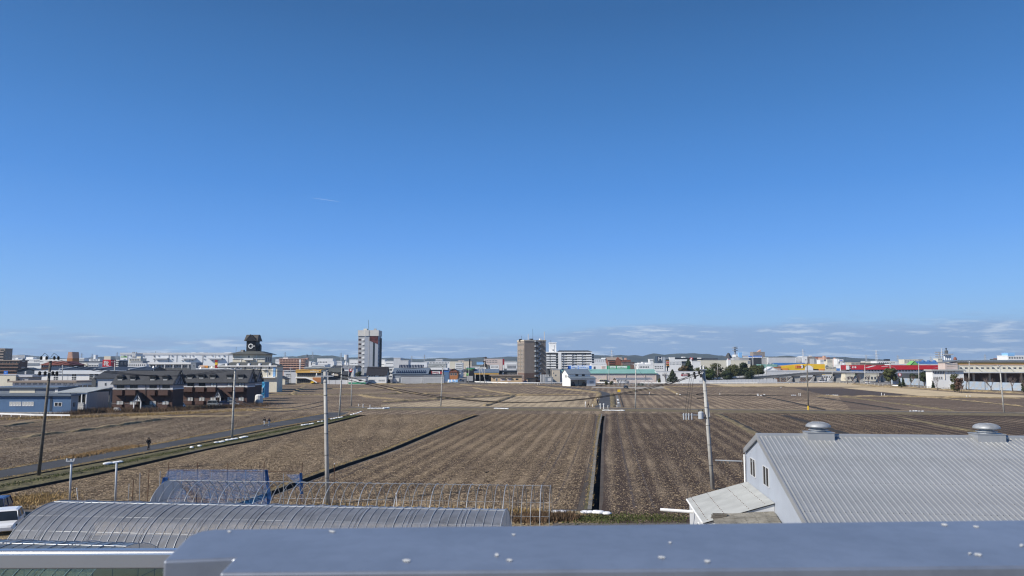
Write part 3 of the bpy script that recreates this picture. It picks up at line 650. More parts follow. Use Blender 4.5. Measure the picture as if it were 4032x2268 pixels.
# ================================================================ corrugated steel building, lower right
def shed():
    mat('shed_roof', (.375,.385,.39), .42, metal=.35, var=.07, scale=.5, streak=.15, spec=.5)
    mat('shed_wall', (.46,.50,.56), .5, metal=.1, var=.05, scale=.4, streak=.12, corr=('Y', .2, .03))
    mat('vent_metal', (.33,.345,.36), .55, metal=.35, var=.2, scale=2.5, streak=.3)
    mat('leanto_roof', (.36,.37,.36), .6, var=.1, scale=.6, streak=.2)
    mat('mossy_slate', (.24,.225,.19), .9, var=.3, scale=.9, streak=.35, grain=.35, gscale=5)
    zr = 7.5; A = G('b4', 820, 362, zr); th = R(-6.5)
    ex = Vector((math.cos(th), math.sin(th), 0)); ey = Vector((-math.sin(th), math.cos(th), 0)); n = ex
    E1 = on_plane('b4', 735, 456, A, n); E2 = on_plane('b4', 1138, 928, A, n)
    s1 = (E1-A).dot(ey); z1 = E1.z; s2 = (E2-A).dot(ey); k2 = (E2.z-zr)/s2; s2 = s2*1.22; z2 = zr + k2*s2
    root = thing('steel_building', 'grey steel building with ribbed sloping roof and two round ventilators', 'building', (A.x, A.y, 0), th)
    Ln = 34.0
    # walls (gable end at local x = 0)
    MB().poly([(0, s1+.25, 0), (0, s2+.3, 0), (0, s2+.3, z2+.0), (0, 0, zr-.08), (0, s1+.25, z1+.0)][::-1]).build('gable_wall', 'shed_wall', root)
    MB().quad((0, s1-.25, 0), (Ln, s1-.25, 0), (Ln, s1-.25, z1-.1), (0, s1-.25, z1-.1)).build('far_wall', 'shed_wall', root)
    MB().quad((0, s2+.3, 0), (Ln, s2+.3, 0), (Ln, s2+.3, z2-.05), (0, s2+.3, z2-.05)).build('near_wall', 'shed_wall', root)
    # roof sheets: real ribs, three courses down the near slope, lapped
    def sheet_mesh(wd, y0, zz0, y1, zz1, lift, mname='shed_roof', pitch=.30):
        mb = MB(); nr = int(round(wd/pitch)); p = wd/nr; xs = []
        for i in range(nr):
            x = i*p; xs += [(x, 0), (x+p*.6, 0), (x+p*.70, .05), (x+p*.88, .05)]
        xs.append((wd, 0)); a = len(xs)
        v = [(x, y0, zz0+h+lift) for x, h in xs] + [(x, y1, zz1+h+lift+.004) for x, h in xs] + [(x, y1, zz1+h+lift-.006) for x, h in xs]
        mb.add(v, [(i, a+i, a+i+1, i+1) for i in range(a-1)] + [(a+i, 2*a+i, 2*a+i+1, a+i+1) for i in range(a-1)])
        return mb.mesh('roof_sheet', mname)
    nC = 4; ncol = 17; wd = Ln/ncol
    for c in range(nC):
        ya, yb = s2*c/nC, s2*(c+1)/nC - .12*(c < nC-1)
        za, zb = zr + (z2-zr)*c/nC, zr + (z2-zr)*(yb/s2)
        me = sheet_mesh(wd, ya, za, yb, zb, .03 + (nC-c)*.006)
        for j in range(ncol): link('roof_sheet', me, root, loc=(-.12 + j*wd, 0, 0))
    me = sheet_mesh(wd, s1, z1, 0, zr, .03)
    for j in range(ncol): link('roof_sheet', me, root, loc=(-.12 + j*wd, 0, 0))
    # bolt rows
    nr = int(round(wd/.30))*ncol
    mb = MB()
    for c in range(nC):
        for t in (.04, .36, .68):
            y = s2*(c+t)/nC; z = zr + (z2-zr)*(c+t)/nC + .03+.05+.016
            for i in range(0, nr, 1 if t == .04 else 3):
                x = -.12 + (i+.76 + (0 if t == .04 else (1 if t > .5 else 2)))*Ln/nr
                mb.box(x-.014, x+.014, y-.018, y+.018, z-.02, z+.012)
    o = mb.build('roof_bolts', 'dark_steel', root); o['kind'] = 'stuff'
    MB().prism([(-.16,.22,zr-.02),(-.16,-.26,zr-.03),(-.16,-.26,zr+.10),(-.16,0,zr+.17),(-.16,.22,zr+.12)][::-1], (Ln+.3, 0, 0)).build('ridge_cap', 'shed_roof', root)
    for ya, za, yb, zb in ((0, zr, s1, z1), (0, zr, s2, z2)):   # rake trim
        MB().prism([(-.17, ya, za-.22), (-.17, ya, za+.12), (-.17, yb, zb+.12), (-.17, yb, zb-.22)][::(1 if yb > 0 else -1)], (.09, 0, 0)).build('rake_trim', 'shed_roof', root)
    # windows in the gable
    inv = Matrix.Rotation(-th, 3, 'Z')
    def loc(f, X, Y): p = on_plane(f, X, Y, A, n); q = inv @ (p - Vector((A.x, A.y, 0))); return q
    for (c0, c1) in (((765,508),(802,640)), ((850,563),(892,703))):
        a, b = loc('b4', *c0), loc('b4', *c1); ya, yb = sorted((a.y, b.y)); zc = (a.z+b.z)/2; h = 1.18
        w = MB(); fr = .04
        w.box(-.06, -.005, ya, yb, zc-h/2, zc-h/2+fr).box(-.06, -.005, ya, yb, zc+h/2-fr, zc+h/2).box(-.06, -.005, ya, ya+fr, zc-h/2+fr, zc+h/2-fr).box(-.06, -.005, yb-fr, yb, zc-h/2+fr, zc+h/2-fr).box(-.055, -.005, (ya+yb)/2-.03, (ya+yb)/2+.03, zc-h/2+fr, zc+h/2-fr)
        wo = w.build('window', 'lightgrey_wall', root)
        MB().box(-.03, -.004, ya+fr, (ya+yb)/2-.03, zc-h/2+fr, zc+h/2-fr).build('pane', 'glass', wo)
        MB().box(-.03, -.004, (ya+yb)/2+.03, yb-fr, zc-h/2+fr, zc+h/2-fr).build('pane', 'glass', wo)
    # downpipe and service arm at the far corner
    MB().tube([(-.15, s1-.1, z1-.3), (-.15, s1-.1, 2.2)], .05, 8).build('downpipe', 'white_paint', root)
    q = loc('b4', 725, 532); MB().tube([(-.15, q.y, q.z), (-2.0, q.y+.1, q.z+.03)], .045, 8).build('service_arm', 'galvanised', root)
    for k in range(4): MB().lathe([(.03,-.16),(.045,-.1),(.03,0)], 7, (-1.0-.28*k, q.y+.05, q.z-.04)).build('insulator', 'dark_steel', root)
    # ventilators astride the ridge
    for vx in (G('b4', 1220, 370, zr), G('b4', 2357, 385, zr)):
        x = (vx - Vector((A.x, A.y, 0))).dot(ex); y0 = -.35
        k = .76; y0 += .1
        MB().box(x-.80, x+.80, y0-.58, y0+.58, zr-.4, zr+.28).build('vent_base', 'shed_roof', root)
        MB().box(x-.84, x+.84, y0-.62, y0+.62, zr+.281, zr+.31).build('base_flange', 'shed_roof', root)
        def lt_(pr, n, nm, m, sm): MB().lathe([(a_*k, .31+b_*.62) for a_, b_ in pr], n, (x, y0, zr)).build(nm, m, root, smooth=sm)
        lt_([(.62,0),(.62,.14),(.78,.18),(.78,.24),(.5,.26),(.5,.36),(.70,.40),(.70,.46)], 24, 'vent_throat', 'galvanised', False)
        lt_([(.62,.46),(.98,.48),(.99,.54),(.94,.70),(.78,.86),(.5,.95),(.2,.985),(.02,.99)], 28, 'vent_cap', 'vent_metal', True)
        for t in range(6):
            aa = R(20+60*t); MB().tube([(x+.93*k*math.cos(aa), y0+.93*k*math.sin(aa), zr+.31+.72*.62), (x+.5*k*math.cos(aa), y0+.5*k*math.sin(aa), zr+.31+.96*.62), (x, y0, zr+.31+.995*.62)], .012, 4).build('cap_rib', 'galvanised', root)
    # lean-to
    F0 = loc('b4', 745, 680); N0 = loc('b4', 928, 800); zl = (F0.z+N0.z)/2
    yf, yn = F0.y, N0.y; wl = 4.1; zo = zl-1.2
    lt = thing('lean_to', 'white ribbed lean-to roof against the steel building gable', 'lean-to', (A.x, A.y, 0), th)
    rows = 3; mb = MB(); p = .16; nn = int((yf-yn)/p)
    for c in range(rows):
        xa, xb = -wl*c/rows, -wl*(c+1)/rows - (.08 if c < rows-1 else 0); za, zb = zl-1.2*c/rows+.006*(rows-c), zl-1.2*(-xb/wl)+.006*(rows-c)
        mb = MB(); ys = []
        for i in range(nn): y = yn + (yf-yn)*i/nn; ys += [(y, 0), (y+p*.5, .03)]
        ys.append((yf, 0)); a_ = len(ys)
        mb.add([(xa-.02, y, za+h) for y, h in ys] + [(xb-.02, y, zb+h) for y, h in ys] + [(xb-.02, y, zb+h-.02) for y, h in ys], [(i, i+1, a_+i+1, a_+i) for i in range(a_-1)] + [(a_+i, a_+i+1, 2*a_+i+1, 2*a_+i) for i in range(a_-1)])
        mb.build('roof_sheet', 'leanto_roof', lt)
    mb = MB()
    for xx in (-.5, -1.45, -2.8, -wl+.25):
        for i in range(2, nn, 3): y = yn + (yf-yn)*(i+.5)/nn; z = zl-1.2*(-xx/wl); mb.box(xx-.02, xx+.02, y-.02, y+.02, z+.03, z+.075)
    o = mb.build('roof_bolts', 'rust', lt); o['kind'] = 'stuff'
    MB().box(-wl+.12, -wl+.2, yn+.12, yf-.12, 0, zo-.06).build('outer_wall', 'lightgrey_wall', lt)
    MB().poly([(-.02, yn+.12, 0), (-wl+.12, yn+.12, 0), (-wl+.12, yn+.12, zo-.04), (-.02, yn+.12, zl-.06)][::-1]).build('near_wall', 'lightgrey_wall', lt)
    MB().poly([(-.02, yf-.12, 0), (-wl+.12, yf-.12, 0), (-wl+.12, yf-.12, zo-.04), (-.02, yf-.12, zl-.06)]).build('far_wall', 'lightgrey_wall', lt)
    for y in (yn+1.0, yn+2.6): 
        w = MB().box(-wl+.08, -wl+.118, y, y+.9, .9, 2.1).build('window', 'white_paint', lt); MB().box(-wl+.06, -wl+.078, y+.07, y+.83, .97, 2.03).build('pane', 'glass', w)
    MB().tube([(-wl-.05, yn+.3, zo-.04), (-wl-.05, yf-.1, zo-.04)], .06, 7).build('gutter', 'white_paint', lt)
    MB().tube([(-wl, yf-3.1, zo-.3), (-wl-2.1, yf-2.9, zo-.24)], .10, 10).build('flue_pipe', 'white_paint', lt)
    MB().tube([(-wl-.02, yf-.3, zo-.1), (-wl-.02, yf-.3, zo+1.0)], .012, 5).build('aerial', 'dark_steel', lt)
    # mossy slate annex in front of the lean-to
    an = thing('slate_annex', 'low annex with stained brown slate roof below the white lean-to', 'annex', (A.x, A.y, 0), th)
    ya, yb = yn-.02, yn-5.5; za, zb = zl-.45, zl-1.3
    for r in range(7):
        for c in range(6):
            xa = -wl*.9 + (wl*.9-.1)*c/6; xb = -wl*.9 + (wl*.9-.1)*(c+1)/6-.012; y0 = ya+(yb-ya)*r/7; y1 = ya+(yb-ya)*(r+1)/7
            zz = lambda x, y: za+(zb-za)*(y-ya)/(yb-ya) + .3*(x/wl)+.0
            lift = .012*(7-r)*.3 + random.uniform(0, .012)
            mb = MB(); mb.add([(xa,y0,zz(xa,y0)+lift),(xb,y0,zz(xb,y0)+lift),(xb,y1-.05,zz(xb,y1)+lift+.015),(xa,y1-.05,zz(xa,y1)+lift+.015),(xa,y1-.05,zz(xa,y1)+lift-.02),(xb,y1-.05,zz(xb,y1)+lift-.02)], [(0,3,2,1),(3,4,5,2)])
            mb.build('roof_slate', 'mossy_slate', an)
    MB().box(-wl*.88, -.1, yb+.3, ya-.1, 0, zb-.35).build('wall', 'beige_wall', an)
    mb = MB()
    for k in range(4): MB().box(-wl*.9-.1+.05*k, -wl*.9+.75+.05*k, ya-.75+.1*k, ya-.6+.1*k, za-.32+.06*k, za-.28+.06*k).build('plank', 'wood_pole', an)
shed()
# ================================================================ builders for repeated things
ORD = ['first','second','third','fourth','fifth','sixth','seventh','eighth','ninth','tenth','eleventh','twelfth','thirteenth','fourteenth','fifteenth','sixteenth','seventeenth','eighteenth','nineteenth','twentieth']
def blob(rx, ry, rz, n=8, m=5, jit=.12, seed=1):
    g = random.Random(seed); mb = MB(); vs = [(0, 0, 0)]
    for i in range(1, m):
        t = math.pi*i/m
        for j in range(n):
            a = 2*math.pi*j/n; k = 1+g.uniform(-jit, jit)
            vs.append((rx*k*math.sin(t)*math.cos(a), ry*k*math.sin(t)*math.sin(a), rz*(1-math.cos(t))))
    vs.append((0, 0, 2*rz)); fs = [(0, 1+(j+1) % n, 1+j) for j in range(n)]
    for i in range(m-2): fs += [(1+i*n+j, 1+i*n+(j+1) % n, 1+(i+1)*n+(j+1) % n, 1+(i+1)*n+j) for j in range(n)]
    L_ = len(vs)-1; fs += [(L_, 1+(m-2)*n+j, 1+(m-2)*n+(j+1) % n) for j in range(n)]
    mb.add(vs, fs); return mb
BAGS = [blob(.34, .24, .13, 9, 6, .14, s).mesh('sandbag', 'sandbag', smooth=True) for s in range(5)]
def bags(label, group, pts, k=1.0, layers=1):
    for i, p in enumerate(pts):
        for l in range(layers):
            o = link('sandbag', BAGS[(i*3+l) % 5], None, (p.x+random.uniform(-.06,.06), p.y+random.uniform(-.1,.1), p.z+.02+l*.22*k), random.uniform(-.5, .5), (k, k, k*random.uniform(.85,1.15)))
            tag(o, ORD[min(i, 19)] + ' ' + ('lower ' if layers > 1 and l == 0 else 'upper ' if layers > 1 else '') + label, 'sandbag', group)
def line(f, a, b, n): p, q = G(f, *a), G(f, *b); return [p + (q-p)*i/max(1, n-1) for i in range(n)]
BG = [('white sandbag in the junction row by the ditch bend', line('b2',(1335,103),(1440,103),13), 1.1, 1), ('white sandbag stacked at the right end of the junction row', line('b2',(1455,106),(1492,104),4), 1.1, 2),
 ('white sandbag in the row at the upper end of the diagonal ditch', line('b3',(306,103),(406,106),9), 1.1, 1), ('white sandbag in the row across the centre ditch at the farm road', line('b3',(1180,118),(1342,120),14), 1.1, 1),
 ('large white sandbag on the verge at the near end of the centre ditch', line('b3',(1025,950),(1205,958),5), 1.15, 1), ('white sandbag in the pair right of the bare greenhouse frame', line('b3',(798,952),(845,950),2), 1.25, 1),
 ('white sandbag on the grass verge nearest the left foreground poles', line('b1',(862,556),(972,537),6), 1.15, 1), ('white sandbag on the grass verge across from the lone walker', line('b1',(1540,421),(1605,409),2), 1.0, 1),
 ('white sandbag in the first row left of the verge pole', line('b1',(1748,380),(1795,374),3), 1.1, 1), ('white sandbag in the row at the foot of the verge pole', line('b1',(1832,362),(1905,350),5), 1.1, 1), ('white sandbag in the row just past the verge pole', line('b1',(1940,342),(1985,334),4), 1.1, 1),
 ('white sandbag on the verge left of the grey concrete pole', line('b2',(800,240),(880,226),5), 1.0, 1), ('white sandbag on the verge just behind the grey pole', line('b2',(930,212),(960,207),2), 1.0, 1), ('white sandbag on the verge right of the grey concrete pole', line('b2',(1036,188),(1118,174),5), 1.0, 1),
 ('white sandbag where the left ditch bends to the junction', line('b2',(1196,155),(1272,130),5), 1.0, 1), ('white sandbag scattered among the right-hand fields', [G('z6',x,y) for x,y in [(1930,1190),(2005,1178),(2010,1195),(2060,1196),(2110,1187),(2380,1060),(690,1172),(735,1185)]], 1.3, 1),
 ('white sandbag on the bank left of the brown pole', line('z7',(490,1193),(545,1193),3), 1.2, 1), ('white sandbag on the bank beside the ploughed field', line('z7',(1062,1190),(1230,1192),7), 1.2, 1), ('white sandbag in the ditch beside the branch road', [G('z5',1793,1262),G('z5',1797,1275),G('z5',1803,1320)], 1.3, 1),
 ('white sandbag by the road at far right below the leaning pole', line('b4',(1825,203),(1905,204),5), 1.1, 1)]
for lb, pts, k, ly in BG: bags(lb, 'sandbags: ' + lb[15:60], pts, k, ly)

# ---------------------------------------------------------------- poles and wires
TOPS = {}
def pole(key, label, base, top, D=None, r0=.16, r1=.10, m='concrete_pole', arms=(), bands=True, steps=False, base_pt=None):
    f, x, y = base; b = G(f, x, y) if D is None else PD(f, x, y, D); b.z = 0
    t = PD(top[0], top[1], top[2], b.y)
    rt = thing('utility_pole', label, 'pole', b)
    v = t - b
    MB().tube([(0,0,0), v*.5, v], [r0, (r0+r1)/2, r1], 10).build('shaft', m, rt, smooth=True)
    if bands:
        for k in (.2, .37, .53, .68, .82, .92):
            q = v*k; rr = r0+(r1-r0)*k+.006; MB().lathe([(rr,-.03),(rr,.03)], 10, q).build('band', 'dark_steel', rt)
    if steps:
        for i in range(14):
            q = v*(.12+.06*i); s = 1 if i % 2 else -1; MB().tube([q, q+Vector((s*.30, 0, .03))], .015, 4).build('step_bolt', 'dark_steel', rt)
    for (k, w, kind) in arms:
        q = v*k
        MB().box(q.x-w/2, q.x+w/2, q.y-.16-r1, q.y-.06-r1, q.z-.05, q.z+.05).build('crossarm', 'galvanised', rt)
        n = 3 if kind != 'two' else 2
        for i in range(n):
            x_ = q.x - w/2 + w*(i+.08 + .0)/(n-1 if n > 1 else 1)*.92
            ins = MB().lathe([(.03,.05),(.07,.08),(.045,.12),(.07,.16),(.04,.22),(.02,.26)], 8, (x_, q.y-.11-r1, q.z)).build('insulator', 'porcelain', rt)
    TOPS[key] = (t, v, b); return rt
def wire(label, group, a, b, sag, r=.018, n=18):
    a, b = Vector(a), Vector(b); r *= 1.35; pts = [a + (b-a)*i/n - Vector((0, 0, 4*sag*(i/n)*(1-i/n))) for i in range(n+1)]
    return tag(MB().tube([p-a for p in pts], r, 4).build('overhead_wire', 'wire'), label, 'wire', group), a
WCNT = {}
def add_wire(label, group, a, b, sag, r=.018):
    i = WCNT[group] = WCNT.get(group, -1)+1; o, a0 = wire((['left', 'right', 'third'][i] if i or 'single' not in group else '')+' '+label, group, a, b, sag, r); o.location = a0; return o
P1 = pole('p1', 'dark weathered pole with black cut-out switches, tallest at the left edge', ('s',152,1872), ('s',200,1417), r0=.19, r1=.13, m='wood_pole')
t, v, b = TOPS['p1']
MB().box(v.x-1.0, v.x+1.0, v.y-.28, v.y-.16, v.z-.1, v.z).build('crossarm', 'white_paint', P1)
MB().box(v.x-1.05, v.x+1.05, v.y-.28, v.y-.16, v.z-1.42, v.z-1.32).build('crossarm', 'galvanised', P1)
for s in (-.95, -.35, .5, .95):
    MB().lathe([(.05,0),(.13,.06),(.13,.3),(.06,.42)], 8, (v.x+s, v.y-.2, v.z+.0)).build('insulator_cover', 'rubber', P1)
    MB().lathe([(.06,-.22),(.15,-.15),(.15,.16),(.05,.26)], 8, (v.x+s, v.y-.3, v.z-1.5)).build('cutout_switch', 'rubber', P1)
for s in (-.6, .45): MB().tube([(v.x+s-.35, v.y-.2, v.z+.3), (v.x+s, v.y-.2, v.z+.75), (v.x+s+.35, v.y-.2, v.z+.5), (v.x+s+.45, v.y-.2, v.z+.3)], .025, 5).build('jumper_cable', 'wire', P1)
pole('p2', 'pale concrete pole standing on the verge in front of the brown apartments', ('b1',1870,333), ('z2',1905,690), r0=.2, r1=.13, arms=((.985,2.4,'three'),))
pole('p3', 'grey concrete pole rising behind the bare greenhouse frame, near centre left', ('s',1290,1988), ('s',1280,1463), r0=.19, r1=.145, steps=True, arms=((.965,1.6,'two'),))
pole('p4', 'slender white pole on the verge where the left road meets the cross road', ('b2',1097,165), ('z3',1437,860), r0=.2, r1=.13, arms=((.985,2.6,'three'),))
pole('p5', 'slender pole beside the junction carrying a red round sign', ('b2',1195,80), ('z3',1594,870), r0=.2, r1=.13, arms=((.98,1.6,'two'),))
pole('p6', 'lone white pole standing in mid field, centre left', ('z4',975,1367), ('z4',1008,695), r0=.2, r1=.13, arms=((.985,2.2,'three'),))
pole('p7', 'white pole in mid field right of the branch road', ('z5',2078,1402), ('z5',2085,680), r0=.2, r1=.13, arms=((.985,1.8,'two'),))
pole('p8', 'short white pole beside the white barn', ('z5',705,1034), ('z5',703,755), r0=.2, r1=.16, bands=False)
pole('p9', 'brown pole with yellow guard at its foot, right of the centre field', ('z7',757,1432), ('z7',735,655), r0=.18, r1=.12, m='wood_pole')
t, v, b = TOPS['p9']; o = MB().lathe([(.2,.1),(.19,1.2)], 10).build('foot_guard', 'yellow_paint', [x for x in SC.objects if x.get('label', '').startswith('brown pole with')][0])
P10 = pole('p10', 'leaning concrete pole with grey transformer left of the steel building', ('b4',516,720), ('z6',1115,765), r0=.2, r1=.16, steps=True)
t, v, b = TOPS['p10']
for dx in (-.22, .06): MB().lathe([(.05,0),(.1,.05),(.06,.12),(.1,.18),(.06,.24),(.09,.30),(.03,.4)], 10, (v.x+dx-.1, v.y-.2, v.z)).build('insulator', 'porcelain', P10)
MB().box(v.x-.42, v.x+.3, v.y-.26, v.y-.16, v.z-.06, v.z+.02).build('crossarm', 'galvanised', P10)
for i, (dx, dz) in enumerate(((-.5,-.3),(-1.0,-.42),(-1.5,-.55),(-.35,-.62),(-.9,-.75))):
    MB().lathe([(.05,-.16),(.13,-.1),(.08,-.04),(.14,.03),(.08,.09),(.12,.15),(.04,.2)], 8, (v.x+dx, v.y-.3-.1*(i % 2), v.z+dz)).build('strain_insulator', 'rubber', P10)
    MB().tube([(v.x-.05, v.y-.2, v.z+dz*.4-.02), (v.x+dx, v.y-.3-.1*(i % 2), v.z+dz)], .03, 5).build('strain_link', 'porcelain' if i % 2 else 'wire', P10)
q = v*.615
tb = MB(); tb.lathe([(.23,-.36),(.26,-.32),(.26,.28),(.23,.34),(.1,.39)], 14, (q.x-.62, q.y-.1, q.z)); TR = tb.build('transformer', 'transformer', P10)
MB().box(q.x-.34, q.x+.2, q.y-.16, q.y-.04, q.z-.3, q.z-.2).build('bracket', 'dark_steel', TR)
for dx in (-.8, -.45): MB().lathe([(.04,.35),(.06,.4),(.04,.46),(.05,.52),(.02,.58)], 8, (q.x+dx, q.y-.1, q.z)).build('bushing', 'rubber', TR)
MB().box(q.x-2.4, q.x-.2, q.y-.1, q.y-.02, q.z+.0, q.z+.07).build('crossarm', 'galvanised', P10)
for dx in (-2.3, -2.05, -1.8, -1.5): MB().lathe([(.05,-.42),(.06,-.38),(.06,-.05),(.09,.0),(.05,.06),(.09,.1),(.03,.2)], 9, (q.x+dx, q.y-.1, q.z)).build('fuse_cutout', 'transformer', P10)
MB().tube([q*1.18 + Vector((.2, 0, 0)), q*.98 + Vector((.25, -.05, 0))], .035, 6).build('conduit', 'porcelain', P10)
for k in (.80, .765): qq = v*k; MB().tube([qq, qq + Vector((-.9, -.1, -.12))], .045, 6).build('cable_grip', 'wire', P10)
pole('p11', 'pale leaning pole at the far right of the fields', ('b4',2443,208), ('z8',1888,695), r0=.2, r1=.13, arms=((.985,1.4,'two'),))
pole('p12', 'concrete pole by the mesh fence in front of the cream factory', ('z8',1385,1115), ('z8',1393,630), r0=.22, r1=.16, arms=((.97,2.4,'three'),))
pole('p13', 'concrete pole before the green gable, right of the round tree', ('z8',575,1070), ('z8',568,655), r0=.22, r1=.16)
pole('p14', 'concrete pole left of the round tree on the right', ('z7',2105,1005), ('z7',2085,630), r0=.24, r1=.18)
pole('p15', 'concrete pole before the red roof band', ('z7',1677,1005), ('z7',1677,690), r0=.22, r1=.16)
pole('p16', 'concrete pole before the middle of the overpass, right of the yellow shop', ('z7',1150,980), ('z7',1145,690), r0=.22, r1=.16, arms=((.97,1.8,'two'),))
pole('p17', 'slim pole in front of the yellow gabled shop', ('z7',835,962), ('z7',833,690), r0=.2, r1=.15)
pole('p18', 'slim pole in front of the overpass ramp right of the evergreens', ('z7',75,966), ('z7',70,640), r0=.2, r1=.15, arms=((.98,2.4,'three'),))
pole('p19', 'slim pole standing before the middle of the evergreen trees', ('z6',1347,966), ('z6',1343,645), r0=.2, r1=.15)
pole('p20', 'slim pole left of the dark conifer', ('z6',520,970), ('z6',517,690), r0=.2, r1=.15)
pole('p21', 'pole at the street corner below the black mast sign', ('z4',1423,1012), ('z4',1437,700), r0=.2, r1=.15)
pole('p22', 'pole right of the street corner, before the carport', ('z4',1618,1028), ('z4',1610,715), r0=.2, r1=.15)
pole('p23', 'pole before the carport, joined by a slanting stay pole', ('z4',1690,1000), ('z4',1690,640), r0=.2, r1=.15)
pole('p24', 'slanting stay pole in front of the carport', ('z4',1738,1026), ('z4',1625,745), r0=.14, r1=.12, bands=False)
pole('p25', 'pole at the left front corner of the brown hotel tower', ('z5',240,962), ('z5',240,620), r0=.2, r1=.15)
pole('p26', 'pole right of the brown hotel tower, left of the blue billboard', ('z5',870,962), ('z5',875,640), r0=.2, r1=.15)
pole('p27', 'pole left of the junction sign pole, before the white shed', ('z3',1543,1165), ('z3',1540,870), r0=.2, r1=.15)
pole('p28', 'pole left of the gold-fronted shop', ('z3',600,1165), ('z3',600,900), r0=.2, r1=.15, arms=((.95,2.2,'three'),))
pole('p29', 'pole before the white office block at the left', ('z1',893,990), ('z1',893,640), D=300, r0=.2, r1=.15)
pole('p30', 'pole rising behind the left end of the brown apartments', ('z1',1625,1000), ('z1',1640,580), D=245, r0=.2, r1=.15, arms=((.97,2.0,'three'),))
pole('p31', 'short grey steel pole nearest the left corner, at the greenhouse', ('b1',560,860), ('b1',577,508), r0=.085, r1=.085, m='transformer', bands=False, arms=((.96,.7,'two'),))
pole('p32', 'short grey steel pole at the greenhouse, below the first sandbags', ('b1',928,870), ('b1',940,535), r0=.085, r1=.085, m='transformer', bands=False)
pole('p33', 'pole before the green billboard', ('z5',1650,1000), ('z5',1645,640), r0=.2, r1=.15)
pole('p34', 'pole before the right end of the pink warehouse', ('z5',2377,965), ('z5',2372,640), r0=.2, r1=.15)
def T(k, dx=0, dz=0, kk=1.0): t, v, b = TOPS[k]; p = b + v*kk; return p + Vector((dx, -.1, dz))
for dx in (-.5, .5): add_wire('black wire sagging low across the fields from grey pole to transformer pole', 'wires between the two nearest poles', T('p3', dx), T('p10', dx*.4-.6, -.5), 2.7, .02)
for dx, dz in ((-.9,0),(0,0),(.9,0)): add_wire('wire from the dark left pole to the verge pole by the apartments', 'wires left pole to verge pole', T('p1', dx, dz), T('p2', dx*1.2, .1), 1.6, .02)
for dx in (-.9, .9): add_wire('wire from the verge pole to the slender white pole', 'wires verge pole to white pole', T('p2', dx, .1), T('p4', dx, .1), 1.0, .02)
for dx in (-.6, .6): add_wire('wire between the slender white pole and the junction sign pole', 'wires at the junction', T('p4', dx, .1), T('p5', dx, .1), .5, .02)
for kk in (.55, .58): add_wire('low cable from the grey concrete pole towards the apartments', 'low cables to the apartments', T('p3', 0, 0, kk+.2), T('p2', 0, 0, kk), 1.2, .022)
for dz in (0, -.6): add_wire('cable crossing in front of the blue shed to the dark pole', 'cables before the blue shed', T('p1', 0, 0, .42) + Vector((0,0,dz)), Vector((-95, 90, 8.5+dz)), .8, .02)
for dx in (-.6, .6): add_wire('wire from the field pole across to the junction sign pole', 'wires over the middle field', T('p6', dx, .1), T('p5', dx, .1), 1.2, .02)
add_wire('wire from the white mid-field pole to the transformer pole', 'single wire', T('p7', 0, .1), T('p10', -1.0, -.4), 3.0, .02)
for dx in (-2.2, -1.95, -1.7): add_wire('thin vertical lead dropping to the transformer fuses', 'transformer leads', TOPS['p10'][2] + TOPS['p10'][1]*.615 + Vector((dx, -.1, .2)), TOPS['p10'][0] + Vector((dx*.75+.2, -.3, -.85)), .0, .012)
add_wire('wire between the factory pole and the pale leaning pole', 'factory wires', T('p12', 0, .1), T('p11', 0, .1), 1.2, .02)
add_wire('wire between the factory pole and the round tree pole', 'factory wires left', T('p12', 0, .1), T('p13', 0, .0), 1.5, .02)

# ---------------------------------------------------------------- rails and fences
def guardrail(label, pts, every=4.0, h=1.1, beam=.58, m='white_paint'):
    """white beam guard rail: one beam, a post every few metres"""
    rt = thing('guard_rail', label, 'guard rail', pts[0]); o = pts[0]; P = [p-o for p in pts]; mb = MB(); pm = MB().box(-.07,.07,-.07,.07,0,h+.02).mesh('post', m)
    for a, b in zip(P, P[1:]):
        t = (b-a).normalized(); nrm = Vector((t.y, -t.x, 0))*.09
        prof = [(0,h-beam),(1.0,h-beam*.85),(.35,h-beam*.5),(1.0,h-beam*.15),(0,h)]
        mb.add([a+nrm*(1+.5*k)+Vector((0,0,z)) for k, z in prof]+[b+nrm*(1+.5*k)+Vector((0,0,z)) for k, z in prof]+[a+nrm*.6+Vector((0,0,z)) for k, z in prof]+[b+nrm*.6+Vector((0,0,z)) for k, z in prof],
               [(i,5+i,6+i,1+i) for i in range(4)] + [(10+i,11+i,16+i,15+i) for i in range(4)])
        n = max(1, int((b-a).length/every))
        for i in range(n): link('post', pm, rt, a+(b-a)*(i+.5)/n)
    mb.build('beam', m, rt); return rt
guardrail('white guard rail left of the dark pole, below the blue shed', [G('z1',-300,1366), G('z1',500,1392), G('z1',1000,1398)], 3, .8, .36)
guardrail('long white guard rail from the street corner to the white barn', [G('z4',1530,985), G('z4',2000,1000), G('z5',0,1002), G('z5',500,1003), G('z5',905,1000)], 4)
guardrail('white guard rail right of the barn below the pink warehouse', [G('z5',1455,998), G('z5',1750,1000)], 4)
guardrail('longest white guard rail running under the overpass ramp', [G('z6',80,1005), G('z6',700,1008), G('z6',1300,1008), G('z6',2000,1006), G('z6',2484,1000), G('z7',700,990), G('z7',1150,985)], 5)
guardrail('short white guard rail at the bend left of the concrete rail fence', [G('z8',145,1048), G('z8',240,1052), G('z8',322,1053)], 3)
